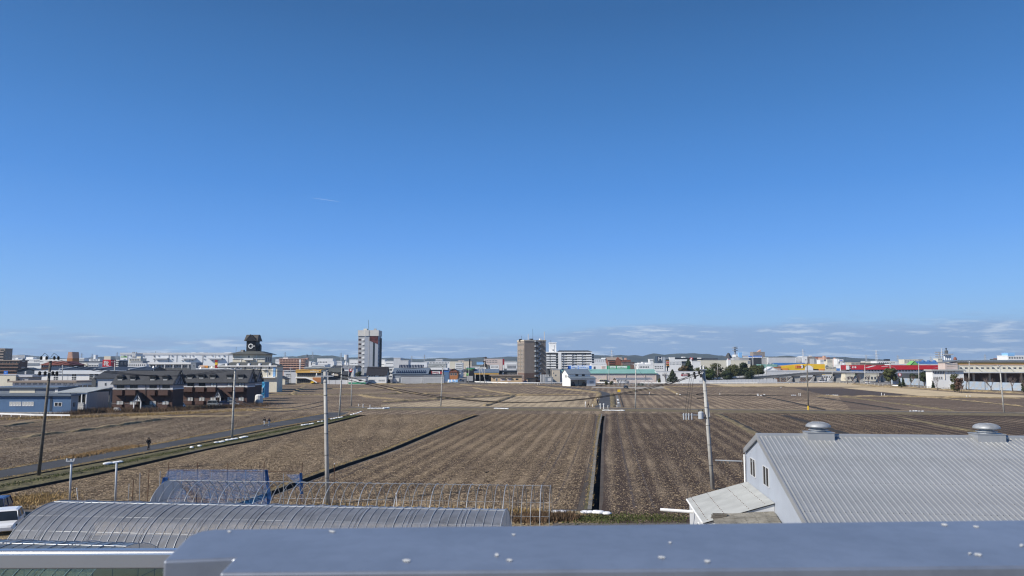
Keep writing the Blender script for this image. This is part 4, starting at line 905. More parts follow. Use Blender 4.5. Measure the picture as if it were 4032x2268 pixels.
def post_fence(label, pts, every, h, m, rails=(.95, .5), r=.1, name='rail_fence'):
    rt = thing(name, label, 'fence', pts[0]); o = pts[0]; P = [p-o for p in pts]; pm = MB().box(-r, r, -r, r, 0, h).mesh('post', m)
    for a, b in zip(P, P[1:]):
        n = max(1, round((b-a).length/every))
        for i in range(n+(b is P[-1])): link('post', pm, rt, a+(b-a)*i/n)
        for k in rails: MB().tube([a+Vector((0,0,h*k)), b+Vector((0,0,h*k))], r*.5, 4).build('rail', m, rt)
    return rt
post_fence('pale concrete rail fence curving from the overpass towards the factory', [G('z7',1160,985), G('z7',1500,1003), G('z7',1900,1025), G('z7',2120,1035)], 4.5, 1.25, 'concrete_pole', r=.13)
post_fence('pale concrete rail fence along the straw field at right', [G('z8',370,1056), G('z8',800,1085), G('z8',1330,1112)], 4.2, 1.25, 'concrete_pole', r=.13)
post_fence('thin white rail fence in front of the grey warehouses', [G('z4',250,1003), G('z4',700,998), G('z4',1360,990)], 4.5, 1.3, 'galvanised', r=.06)
post_fence('thin wire fence before the gold-fronted shop', [G('z3',620,1168), G('z3',1130,1166), G('z3',1540,1170)], 4.0, 1.3, 'galvanised', r=.05)

# translucent mesh fence in front of the factory: framed panels on posts
m = bpy.data.materials.new('mesh_panel'); m.use_nodes = True; nt = m.node_tree; nt.nodes.clear(); MATS['mesh_panel'] = m
o = nt.nodes.new('ShaderNodeOutputMaterial'); tr = NN(nt, 'ShaderNodeBsdfTransparent'); df = NN(nt, 'ShaderNodeBsdfPrincipled', Roughness=.5)
tcn = nt.nodes.new('ShaderNodeTexCoord'); nz = NN(nt, 'ShaderNodeTexNoise', Scale=.35, Detail=3.0); nt.links.new(tcn.outputs['Object'], nz.inputs['Vector'])
nt.links.new(mixc(nt, sstep(nt, nz.outputs[0], .4, .65), (.50,.53,.55), (.42,.56,.72)), df.inputs['Base Color'])
br = NN(nt, 'ShaderNodeTexBrick', Scale=2.4); br.inputs['Color1'].default_value = br.inputs['Color2'].default_value = (1,1,1,1); br.inputs['Mortar'].default_value = (0,0,0,1); br.inputs['Mortar Size'].default_value = .05; nt.links.new(tcn.outputs['Object'], br.inputs['Vector'])
mx = nt.nodes.new('ShaderNodeMixShader'); mx.inputs[0].default_value = .62
nt.links.new(tr.outputs[0], mx.inputs[1]); nt.links.new(df.outputs[0], mx.inputs[2]); nt.links.new(mx.outputs[0], o.inputs[0])
def mesh_fence():
    top = [('z8',120,893),('z8',340,905),('z8',560,915),('z8',780,925),('z8',980,935),('z8',1280,955),('z8',1700,965),('z8',2285,985),('z8',2700,1000)]
    bot = [('z8',120,1010),('z8',340,1020),('z8',560,1030),('z8',780,1048),('z8',980,1065),('z8',1280,1090),('z8',1700,1110),('z8',2285,1122),('z8',2700,1135)]
    B_ = [G(*p) for p in bot]; rt = thing('mesh_fence', 'tall pale translucent mesh panel fence before the cream factory', 'fence', B_[0]); o = B_[0]
    for (a, b, ta, tb_) in zip(B_, B_[1:], top, top[1:]):
        ha = PD(*ta, a.y).z; hb = PD(*tb_, b.y).z; n = max(2, round((b-a).length/4.2))
        for i in range(n):
            p, q = a+(b-a)*i/n-o, a+(b-a)*(i+1)/n-o; h0, h1 = ha+(hb-ha)*i/n, ha+(hb-ha)*(i+1)/n
            MB().tube([p, p+Vector((0,0,h0+.05))], .09, 5).build('post', 'galvanised', rt)
            pn = MB().box(0, (q-p).length-.16, -.03, .03, .3, min(h0, h1)).build('panel', 'mesh_panel', rt); pn.location = p + (q-p).normalized()*.08; pn.rotation_euler = (0, 0, math.atan2((q-p).y, (q-p).x))
            for k in (.34, .66): MB().tube([p+Vector((0,-.05,h0*k)), q+Vector((0,-.05,h1*k))], .035, 4).build('rail', 'galvanised', rt)
mesh_fence()
# bollards and marker posts at the crossing, signs
for i, (x, y, yt, lb) in enumerate([(1506,1412,1322,'left of two white round-topped bollards at the crossing'),(1562,1412,1322,'right of two white round-topped bollards at the crossing')]):
    b = G('z5', x, y); h = PD('z5', x, yt, b.y).z; r = thing('bollard', lb, 'bollard', b)
    MB().tube([(0,0,0),(0,0,h-.3)], .11, 8).build('post', 'white_paint', r); MB().lathe([(.05,h-.34),(.22,h-.28),(.24,h-.1),(.16,h),(.03,h+.03)], 10).build('head', 'white_paint', r)
for i, (f, x, y, yt, lb) in enumerate([('z5',1632,1405,1350,'short white marker post right of the two bollards'),('z5',1382,1372,1335,'short white marker post at the verge by the two walkers'),('z5',1778,1385,1345,'short white marker post in the ditch strip'),('z5',483,1018,978,'left of two white gateposts at the end of the barn road'),('z5',512,1018,975,'right of two white gateposts at the end of the barn road'),
     ('z6',240,1178,1135,'white marker post on the bank below the gravel lane'),('z6',1385,1185,1148,'white marker post beside the transformer pole'),('z7',605,1195,1150,'left of two white marker posts on the bank'),('z7',627,1198,1148,'right of two white marker posts on the bank'),('z8',1348,1212,1185,'left of two white stakes in the straw field'),('z8',1407,1215,1183,'right of two white stakes in the straw field'),('z7',1953,1200,1145,'left of two stakes on the bank at right'),('z7',2000,1202,1160,'right of two stakes on the bank at right'),
     ('b2',1252,82,62,'leftmost white marker post at the left junction'),('b2',1289,95,62,'middle white marker post at the left junction'),('b2',1345,90,70,'right white marker post at the left junction'),('z3',210,1270,1240,'white marker post right of the blue tarpaulin')]):
    b = G(f, x, y); h = PD(f, x, yt, b.y).z; r = thing('marker_post', lb, 'post', b)
    MB().tube([(0,0,0),(random.uniform(-.06,.06),0,h*.85)], .09, 6).build('shaft', 'white_paint', r); MB().lathe([(.11,h*.78),(.12,h*.95),(.05,h)], 8).build('cap', 'white_paint', r)
b = G('z5', 1812, 1170); r = thing('sign_board', 'yellow square sign board on two posts beside the branch road ditch', 'sign', b)
a, c = PD('z5', 1785, 1092, b.y), PD('z5', 1834, 1133, b.y)
MB().box(a.x-b.x, c.x-b.x, -.06, 0, c.z, a.z).build('board', 'yellow_paint', r)
for x in (a.x-b.x+.3, c.x-b.x-.3): MB().tube([(x, .08, 0), (x, .08, a.z-.1)], .07, 6).build('post', 'galvanised', r)
b = TOPS['p5'][2]; p = PD('z3', 1580, 945, b.y - .4); r = thing('round_sign', 'red and white round sign board hung on the junction pole', 'sign', p)
bm0 = MB(); bm0.tube([(0,.03,0),(0,-.03,0)], .52, 20).build('board', 'crimson_paint', r); MB().tube([(-.04,-.04,.08),(-.04,-.05,.08)], .25, 16).build('emblem', 'white_paint', r)
# white round mirror-like sign / speed sign near the bridge
b = G('z7', 2252, 960); p = PD('z7', 2252, 850, b.y); r = thing('road_sign', 'red-rimmed round road sign on an arm left of the round tree', 'sign', b)
MB().tube([(-10*.45,0,0),(-10*.45,0,p.z)], .14, 6).build('post', 'galvanised', r); MB().tube([(-4.5,0,p.z-.2),(0,0,p.z)], .09, 5).build('arm', 'galvanised', r); MB().tube([(0,-.05,p.z),(0,-.12,p.z)], 1.25, 18).build('plate', 'red_paint', r); MB().tube([(0,-.13,p.z),(0,-.15,p.z)], .85, 16).build('plate_face', 'white_paint', r)
def lamp(label, f, base, top, dx):
    b = G(f, *base); h = PD(f, top[0], top[1], b.y).z; r = thing('street_lamp', label, 'street lamp', b)
    MB().tube([(0,0,0),(0,0,h*.85),(dx*.15,0,h*.95),(dx*.45,0,h)], [.16,.12,.10,.09], 8).build('post', 'galvanised', r)
    MB().tube([(dx*.45,0,h),(dx,0,h+.02)], .09, 6).build('arm', 'galvanised', r); MB().box(min(dx*.7, dx*1.15), max(dx*.7, dx*1.15), -.25, .25, h-.12, h+.08).build('lamp_head', 'porcelain', r)
lamp('curved street lamp right of the round tree, its arm to the left', 'z8', (215,1015), (150,715), -7.5)
lamp('curved street lamp before the small white office, its arm to the right', 'z8', (815,960), (880,730), 8.5)

# ---------------------------------------------------------------- trees
def leafmat(name, c): mat(name, c, .75, var=.45, scale=.9, spec=.25)
leafmat('leaf_dark', (.030,.042,.018)); leafmat('leaf_olive', (.060,.066,.022)); leafmat('leaf_green', (.050,.075,.020)); leafmat('leaf_brown', (.085,.060,.028)); leafmat('leaf_red', (.085,.05,.035))
def leaves(rng_, centers, radii, n, size, squash=.8):
    k = rng_.integers(0, len(centers), n); d = rng_.normal(size=(n, 3)); d /= np.linalg.norm(d, axis=1)[:, None]
    r = radii[k]*(.55+.5*rng_.random(n)**.5); p = centers[k] + d*r[:, None]*np.array([1, 1, squash])
    a = rng_.normal(size=(n, 3)); a -= d*(a*d).sum(1)[:, None]*.6; a /= np.linalg.norm(a, axis=1)[:, None]; b = np.cross(d, a)
    s = (size*(.6+.8*rng_.random(n)))[:, None]
    return np.stack([p-a*s-b*s*.6, p+a*s-b*s*.6, p+a*s+b*s*.6, p-a*s+b*s*.6], 1).reshape(-1, 3)
def tree(label, base, h, w, m='leaf_dark', shape='round', n=1800, size=.32, seed=1, name='tree', group=None, trunk=.18):
    g = np.random.default_rng(seed); rt = thing(name, label, 'tree' if name != 'shrub' else 'shrub', (base.x, base.y, 0), 0, group)
    n = int(n*1.5); size *= .85; nb = 26 if shape != 'cone' else 22; cs = []; rs = []
    for i in range(nb):
        if shape == 'cone':
            t = (i+.5)/nb; rad = w*.5*(1-t)*.75; a = i*2.4; cs.append((rad*math.cos(a), rad*math.sin(a), h*(.12+.86*t))); rs.append(w*.5*(1-t)*.55+w*.06)
        else:
            t = g.random(); a = i*2.4; rad = w*.5*.62*math.sqrt(g.random()); zz = h*(.30+.5*g.random()) if shape == 'round' else h*(.12+.72*t)
            cs.append((rad*math.cos(a), rad*math.sin(a), zz)); rs.append(w*(.16+.10*g.random()))
    cs = np.array(cs); rs = np.array(rs)
    link('crown', np_mesh('crown', leaves(g, cs, rs, n, size), np.arange(4*n).reshape(-1, 4), [m]), rt)
    mb = MB(); mb.tube([(0,0,0),(.02*h*g.normal(),.02*h*g.normal(),h*.4),(0,0,h*.8)], [trunk*1.3, trunk, trunk*.35], 7)
    for c in cs[::3]: mb.tube([(0,0,h*.28), tuple(c*.9)], trunk*.4, 4, r2=trunk*.12)
    mb.build('trunk', 'bark', rt); return rt
def bare_tree(label, base, h, w, seed=1, m='twig', depth=5, name='bare_tree', group=None):
    g = random.Random(seed); rt = thing(name, label, 'tree', (base.x, base.y, 0), 0, group); mb = MB(); tr_ = MB()
    def grow(p, d, L_, r, k):
        q = p + d*L_; (tr_ if k == 0 else mb).tube([p, q], r, 5 if k < 2 else 3, cap=False, r2=r*.65)
        if k >= depth: return
        for i in range(3 if k < 3 else 2):
            a = Vector((g.uniform(-1,1), g.uniform(-1,1), g.uniform(.05, .9))); nd = (d*.75 + a*(.75*w/h+.25)).normalized(); grow(q - d*L_*g.uniform(0,.35), nd, L_*g.uniform(.58,.85), r*.6, k+1)
    grow(Vector((0,0,0)), Vector((g.uniform(-.1,.1), g.uniform(-.1,.1), 1)).normalized(), h*.27, h*.026, 0)
    tr_.build('trunk', 'bark', rt); mb.build('branches', m, rt); return rt
def tpx(f, X, Yb, Yt, X0, X1, D):
    b = PD(f, X, Yb, D); return Vector((b.x, D, 0)), PD(f, X, Yt, D).z, PD(f, X1, Yt, D).x - PD(f, X0, Yt, D).x
TR_ = [('z6',870,590,720,960,545,'leaf_dark','cone','tallest dark conifer at the left of the evergreen clump',2600), ('z6',790,690,700,900,540,'leaf_brown','tall','brownish broad tree at the left edge of the evergreen clump',1600),
 ('z6',1080,690,980,1230,520,'leaf_olive','round','olive-green broad tree left of the slim pole in the clump',2600), ('z6',1200,720,1080,1320,508,'leaf_green','round','dark green lower tree right behind the transformer pole top',2200), ('z6',1340,645,1230,1470,545,'leaf_olive','tall','tree with pale bare branches in the middle of the clump',1200),
 ('z6',1600,665,1470,1760,520,'leaf_olive','round','broad evergreen right of the middle pole in the clump',2800), ('z6',1770,630,1640,1860,530,'leaf_dark','tall','tallest evergreen in the right half of the clump',2600), ('z6',1980,675,1850,2130,520,'leaf_olive','round','rightmost round evergreen of the clump beside the ramp',3000), ('z6',1860,760,1780,1960,508,'leaf_dark','round','low dark evergreen in front of the two right-hand trees',1800), ('z6',1500,760,1400,1600,512,'leaf_dark','round','low evergreen left of the two right-hand trees',1600),
 ('z6',610,765,530,705,484,'leaf_dark','cone','dark pointed conifer standing alone before the white building',2600), ('z7',2080,715,1975,2195,452,'leaf_olive','round','big round evergreen right of the overpass',3200), ('z8',650,770,560,725,420,'leaf_dark','round','round evergreen before the red roof, right of the pole',2600), ('z8',490,800,430,580,440,'leaf_dark','round','dark evergreen left of the second pole before the red roof',1800),
 ('z8',1140,800,1060,1220,330,'leaf_olive','tall','pine with layered branches before the small white office',900), ('z8',310,895,285,345,400,'leaf_dark','cone','small clipped conifer inside the mesh fence, right one',700), ('z8',255,915,235,275,400,'leaf_dark','cone','small clipped conifer inside the mesh fence, left one',500), ('z8',1220,860,1150,1300,322,'leaf_red','round','reddish-brown shrub-like tree before the small white office',900), ('z8',800,955,785,820,370,'leaf_dark','cone','tiny dark conifer in front of the mesh fence',400)]
for i, (f, X, Yt, X0, X1, D, mm, sh, lb, n) in enumerate(TR_):
    b, h, w = tpx(f, X, Yt, Yt, X0, X1, D); tree(lb, b, h, max(w, 1.5), mm, sh, n, .42 if w > 8 else .25, 40+i)
SH_ = [('z3',1715,945,1650,1785,497,'leaf_dark','round dark tree at the foot of the tall grey tower',1400), ('z3',2165,1090,2105,2235,480,'leaf_red','brownish bush before the black-roofed white house',900), ('z5',1605,960,1585,1640,455,'leaf_olive','small bush left of two by the greenhouse row',300), ('z5',1690,955,1655,1720,455,'leaf_olive','larger bush right of two by the greenhouse row',500), ('z5',2160,1015,2090,2240,440,'leaf_dark','low dark hedge beneath the end of the low plastic tunnel',700), ('z6',395,895,370,420,485,'leaf_olive','shrub at the right end of the pink warehouse',400), ('z8',2260,890,2230,2285,330,'leaf_dark','dark bush at the far right behind the mesh fence',400),
 ('z1',1700,640,1640,1760,800,'leaf_dark','dark treetop beside the red sign block',300), ('z7',1400,615,1370,1435,900,'leaf_dark','dark round tree among far houses behind the red roof',500), ('z4',1700,500,1660,1740,640,'leaf_red','tall thin reddish tree beside the brown apartment block',700)]
for i, (f, X, Yt, X0, X1, D, mm, lb, n) in enumerate(SH_):
    b, h, w = tpx(f, X, Yt, Yt, X0, X1, D); tree(lb, b, h, w, mm, 'tall', n, .3, 90+i, name='shrub' if h < 6 else 'tree')
for i, (f, X, Yt, X0, X1, D, lb) in enumerate([('z7',1390,800,1330,1450,470,'leftmost bare tree under the overpass end'),('z7',1480,820,1430,1540,468,'second bare tree under the overpass end'),('z7',1580,800,1530,1650,468,'bare tree before the green and white sign'),('z7',1730,780,1680,1800,465,'bare tree right of the green and white sign'),('z7',1890,760,1810,1960,465,'tallest bare tree before the red roof'),('z7',1000,850,950,1050,500,'thin bare tree under the middle of the overpass'),('z6',500,720,430,560,500,'bare tree left of the lone conifer'),
     ('z8',430,770,370,490,420,'bare tree before the red building left of the evergreens'),('z8',860,850,810,910,360,'bare young tree before the small white office'),('z8',1250,930,1200,1290,318,'bare tree leaning over the mesh fence'),('z8',1330,800,1290,1390,345,'bare tree at the left edge of the loading bay'),('z8',1730,790,1600,1860,335,'wide bare tree before the loading bay, left one'),('z8',2080,770,1960,2200,330,'wide bare tree before the loading bay, right one'),('z8',2270,740,2200,2380,325,'bare tree cut by the right edge of the picture'),('z6',1340,700,1280,1420,512,'pale bare tree among the evergreens')]):
    b, h, w = tpx(f, X, Yt, Yt, X0, X1, D); bare_tree(lb, b, h, w, 200+i, depth=5)
# tall dry weeds by the apartments and along the near lane
def weeds(label, pts, n, h, m, seed, spread=1.2):
    g = np.random.default_rng(seed); P = np.array([(p.x, p.y) for p in pts]); t = g.random(n)*(len(P)-1); i = t.astype(int); fr = (t-i)[:, None]
    b = P[i]*(1-fr)+P[i+1]*fr + g.normal(size=(n, 2))*spread; hh = h*(.4+.9*g.random(n)); a = g.random(n)*6.28; w_ = .02+.05*g.random(n)
    lean = g.normal(size=(n, 2))*.3*hh[:, None]; z0 = np.zeros(n)
    v = np.stack([np.c_[b[:,0]-np.cos(a)*w_, b[:,1]-np.sin(a)*w_, z0], np.c_[b[:,0]+np.cos(a)*w_, b[:,1]+np.sin(a)*w_, z0], np.c_[b+lean, hh]], 1).reshape(-1, 3)
    tag(link('weeds', np_mesh('weeds', v, np.arange(3*n).reshape(-1, 3), [m])), label, 'weeds', kind='stuff')
mat('weed_brown', (.13,.085,.05), .95, var=.5, scale=1); mat('weed_straw', (.36,.25,.11), .95, var=.4, scale=1); mat('weed_orange', (.33,.215,.10), .95, var=.4, scale=1); mat('weed_green', (.07,.085,.025), .95, var=.5, scale=1)
weeds('tall brown dry weeds along the foot of the apartments', [G('z1',1000,1350), G('z2',0,1305), G('z2',700,1310), G('z2',1500,1262), G('z2',2300,1225)], 9000, 1.1, 'weed_brown', 1, 2.2)
weeds('pale dry grass fringe below the apartments', [G('z1',0,1420), G('z2',300,1370), G('z2',1200,1330), G('z2',2500,1270)], 7000, .5, 'weed_straw', 2, 2.0)
weeds('orange dry grass beside the left road', [G('b1',560,500), G('b1',800,455), G('b1',1100,402)], 2500, .3, 'weed_orange', 3, .7)
weeds('orange dry grass at the left field corner', [G('b1',-60,880), G('b1',150,860), G('b1',330,820)], 4000, .28, 'weed_straw', 4, 1.5)
weeds('green and brown weeds at the near end of the centre ditch', [G('b3',470,1000), G('b3',700,995), G('b3',900,985)], 3000, .5, 'weed_brown', 5, .6)
weeds('low green weeds on the verge in front of the right field', [G('b3',900,990), G('b3',1300,985), G('b3',1820,985)], 4000, .14, 'weed_green', 6, .9)
weeds('straw weeds at the foot of the bare frame', [G('b2',900,890), G('b2',1500,905), G('b3',400,930), G('b3',700,945)], 1500, .3, 'weed_straw', 7, .5)
weeds('green grass blades on the left ditch verge', [Vector((d1r(y)+.4+(d2l(y)-d1r(y)-.6)*.5, y, 0)) for y in rng(60, 180, 20)], 9000, .13, 'weed_green', 8, .5)
weeds('yellowed grass blades on the roadside verge', [Vector((road_r(y)+.6, y, 0)) for y in rng(60, 180, 20)], 4000, .1, 'weed_straw', 9, .3)
weeds('pale grass fringe along the left side of the road', [Vector((road_l(y)-.5, y, 0)) for y in rng(60, 185, 20)], 6000, .16, 'weed_straw', 10, .3)
weeds('grass growing between the track and the centre ditch', [Vector(((trk_r(y)+d4l(y))/2-.1, y, 0)) for y in rng(64, 183, 20)], 3000, .10, 'weed_straw', 11, .22)
weeds('thin grass along the diagonal ditch', [Vector((d3l(y)-.5, y, 0)) for y in rng(64, 183, 20)], 3000, .10, 'weed_straw', 12, .22)

# ---------------------------------------------------------------- vehicles
def car(label, pos, rz, paint, kind='hatch', group=None, k=1.0):
    L_, W, H = {'hatch': (3.6, 1.6, 1.52), 'kei': (3.4, 1.48, 1.75), 'suv': (4.4, 1.75, 1.72), 'sedan': (4.6, 1.75, 1.45), 'van': (4.6, 1.7, 1.95), 'wagon': (4.5, 1.75, 1.52)}[kind]
    rt = thing('parked_car', label, 'car', pos, rz, group); hw = W/2
    def loft(st, m, nm, matsides=None, par=None):
        mb = MB(); vs = []
        for x, w, z0, z1, ins in st: vs += [(x,-w,z0+.12),(x,-w*.9,z0),(x,w*.9,z0),(x,w,z0+.12),(x,w-ins*.3,z0+(z1-z0)*.6),(x,w-ins,z1),(x,-w+ins,z1),(x,-w+ins*.3,z0+(z1-z0)*.6)]
        n = 8
        for i in range(len(st)-1): mb.add([], []); mb.f += [(i*n+j, (i+1)*n+j, (i+1)*n+(j+1) % n, i*n+(j+1) % n) for j in range(n)]; mb.m += [0]*n
        mb.v = vs; mb.f += [tuple(range(n)), tuple(range(len(st)*n-1, len(st)*n-n-1, -1))]; mb.m += [0, 0]
        return mb.build(nm, m, par or rt, smooth=False)
    belt = H*.56
    hood = {'hatch': .8, 'kei': .45, 'suv': 1.05, 'sedan': 1.15, 'van': .35, 'wagon': 1.1}[kind]; tail = {'sedan': .75}.get(kind, .12)
    loft([(-L_/2, hw*.86, .32, belt*.86, .05), (-L_/2+.12, hw*.97, .24, belt, .06), (-L_/2+.8, hw, .2, belt+.02, .05), (L_/2-hood-.2, hw, .2, belt, .05), (L_/2-.5, hw*.97, .22, belt*.93, .10), (L_/2-.1, hw*.9, .26, belt*.8, .12), (L_/2, hw*.78, .32, belt*.66, .1)], paint, 'body')
    xa, xb = -L_/2+tail, L_/2-hood-.05
    cab = MB(); ins = .17
    v = [(xa,-hw+.05,belt),(xb,-hw+.05,belt),(xb,hw-.05,belt),(xa,hw-.05,belt),(xa+.28,-hw+ins+.06,H-.06),(xb-.62 if kind != 'van' else xb-.35,-hw+ins+.06,H-.06),(xb-.62 if kind != 'van' else xb-.35,hw-ins-.06,H-.06),(xa+.28,hw-ins-.06,H-.06)]
    cab.add(v, [(0,1,5,4),(1,2,6,5),(2,3,7,6),(3,0,4,7)]); cab.build('windows', 'glass', rt)
    MB().add  # roof panel with rounded shoulders
    rf = MB(); e = .05
    rf.add([(v[4][0]-.04,v[4][1]-.04,H-.07),(v[5][0]+.04,v[5][1]-.04,H-.07),(v[6][0]+.04,v[6][1]+.04,H-.07),(v[7][0]-.04,v[7][1]+.04,H-.07),(v[4][0]+.15,v[4][1]+.12,H),(v[5][0]-.2,v[5][1]+.12,H),(v[6][0]-.2,v[6][1]-.12,H),(v[7][0]+.15,v[7][1]-.12,H)], [(4,5,6,7),(0,1,5,4),(1,2,6,5),(2,3,7,6),(3,0,4,7)])
    rf.build('roof', paint, rt)
    for s in (-1, 1):
        for t in (0.0, .47, .97):
            x0_ = v[4][0]+(v[5][0]-v[4][0])*t; x1_ = xa+(xb-xa)*t
            MB().tube([(x1_, s*(hw-.045), belt-.02), (x0_, s*(hw-ins-.055), H-.05)], .045, 4).build('pillar', paint, rt)
        MB().box(L_/2-.22, L_/2-.06, s*hw*.62-.16, s*hw*.62+.16, belt*.66, belt*.80).build('headlight', 'porcelain', rt)
        MB().box(-L_/2-.005, -L_/2+.12, s*hw*.74-.1, s*hw*.74+.1, belt*.62, belt*.92).build('tail_light', 'red_paint', rt)
        MB().box(xb-.5, xb-.36, s*(hw+.06)-.08, s*(hw+.06)+.08, belt+.02, belt+.16).build('mirror', paint, rt)
        for x in (-L_/2+.72, L_/2-.72):
            w = MB().tube([(x, s*(hw-.2), .31), (x, s*(hw+.012), .31)], .31, 14).build('wheel', 'rubber', rt); MB().tube([(x, s*(hw+.012), .31), (x, s*(hw+.026), .31)], .19, 12).build('rim', 'silver', w)
    MB().box(-L_/2-.012, -L_/2+.0, -.17, .17, .52, .66).build('number_plate', 'white_paint', rt)
    rt.scale = (k, k, k); return rt
def cpx(label, f, X, Y, rz, paint, kind='hatch', D=None):
    p = G(f, X, Y) if D is None else Vector((PD(f, X, Y, D).x, D, 0)); p.z = .03; return car(label, p, rz, paint, kind)
cpx('white car parked behind the left end of the plastic greenhouse', 's', 25, 2086, R(-65), 'car_white', 'sedan')
cpx('dark blue car at the extreme left, behind the white one', 's', -20, 2040, R(-70), 'car_blue', 'hatch')
cpx('black station wagon parked by the left apartment porch', 'z2', 690, 1290, R(8), 'car_black', 'wagon')
cpx('white hatchback parked rear-on between the two apartment blocks', 'z2', 1115, 1262, R(75), 'car_white', 'kei')
cpx('grey boxy car parked by the right apartment porch', 'z2', 1620, 1232, R(5), 'car_grey', 'suv')
cpx('dark blue car parked right of the grey boxy car', 'z2', 1760, 1230, R(30), 'car_blue', 'hatch')
cpx('silver car parked rightmost before the apartments, behind the pole', 'z2', 1880, 1228, R(5), 'car_silver', 'hatch')
cpx('dark car with bright windscreen on the gravel lane by the barn', 'z5', 1925, 1076, R(-78), 'car_black', 'hatch')
cpx('white car at the mouth of the street between the shops', 'z4', 1300, 912, R(-80), 'car_white', 'hatch', D=560)
cpx('grey car further up the street between the shops', 'z4', 1260, 895, R(-80), 'car_grey', 'hatch', D=590)
cpx('dark car waiting on the right side of the street', 'z4', 1330, 930, R(-80), 'car_black', 'sedan', D=535)
cpx('silver car parked left under the dark carport', 'z4', 1450, 935, R(5), 'car_silver', 'hatch', D=520)
cpx('white car parked right under the dark carport', 'z4', 1740, 930, R(5), 'car_white', 'suv', D=512)
cpx('white van by the drum-like air units of the pink warehouse', 'z5', 1870, 940, R(5), 'car_white', 'van', D=492)
cpx('blue car parked at the foot of the brown hotel, left one', 'z5', 290, 955, R(5), 'car_blue', 'hatch', D=500)
cpx('white car parked at the foot of the brown hotel, middle one', 'z5', 355, 955, R(5), 'car_white', 'hatch', D=500)
cpx('dark car parked at the foot of the brown hotel, right one', 'z5', 430, 955, R(5), 'car_black', 'hatch', D=500)
cpx('dark car passing beneath the overpass', 'z7', 1560, 975, R(3), 'car_black', 'sedan', D=478)
cpx('white car beneath the overpass, right of the dark one', 'z7', 1730, 960, R(3), 'car_white', 'hatch', D=492)
cpx('white pickup-like van beneath the overpass pier', 'z7', 980, 950, R(3), 'car_white', 'van', D=512)

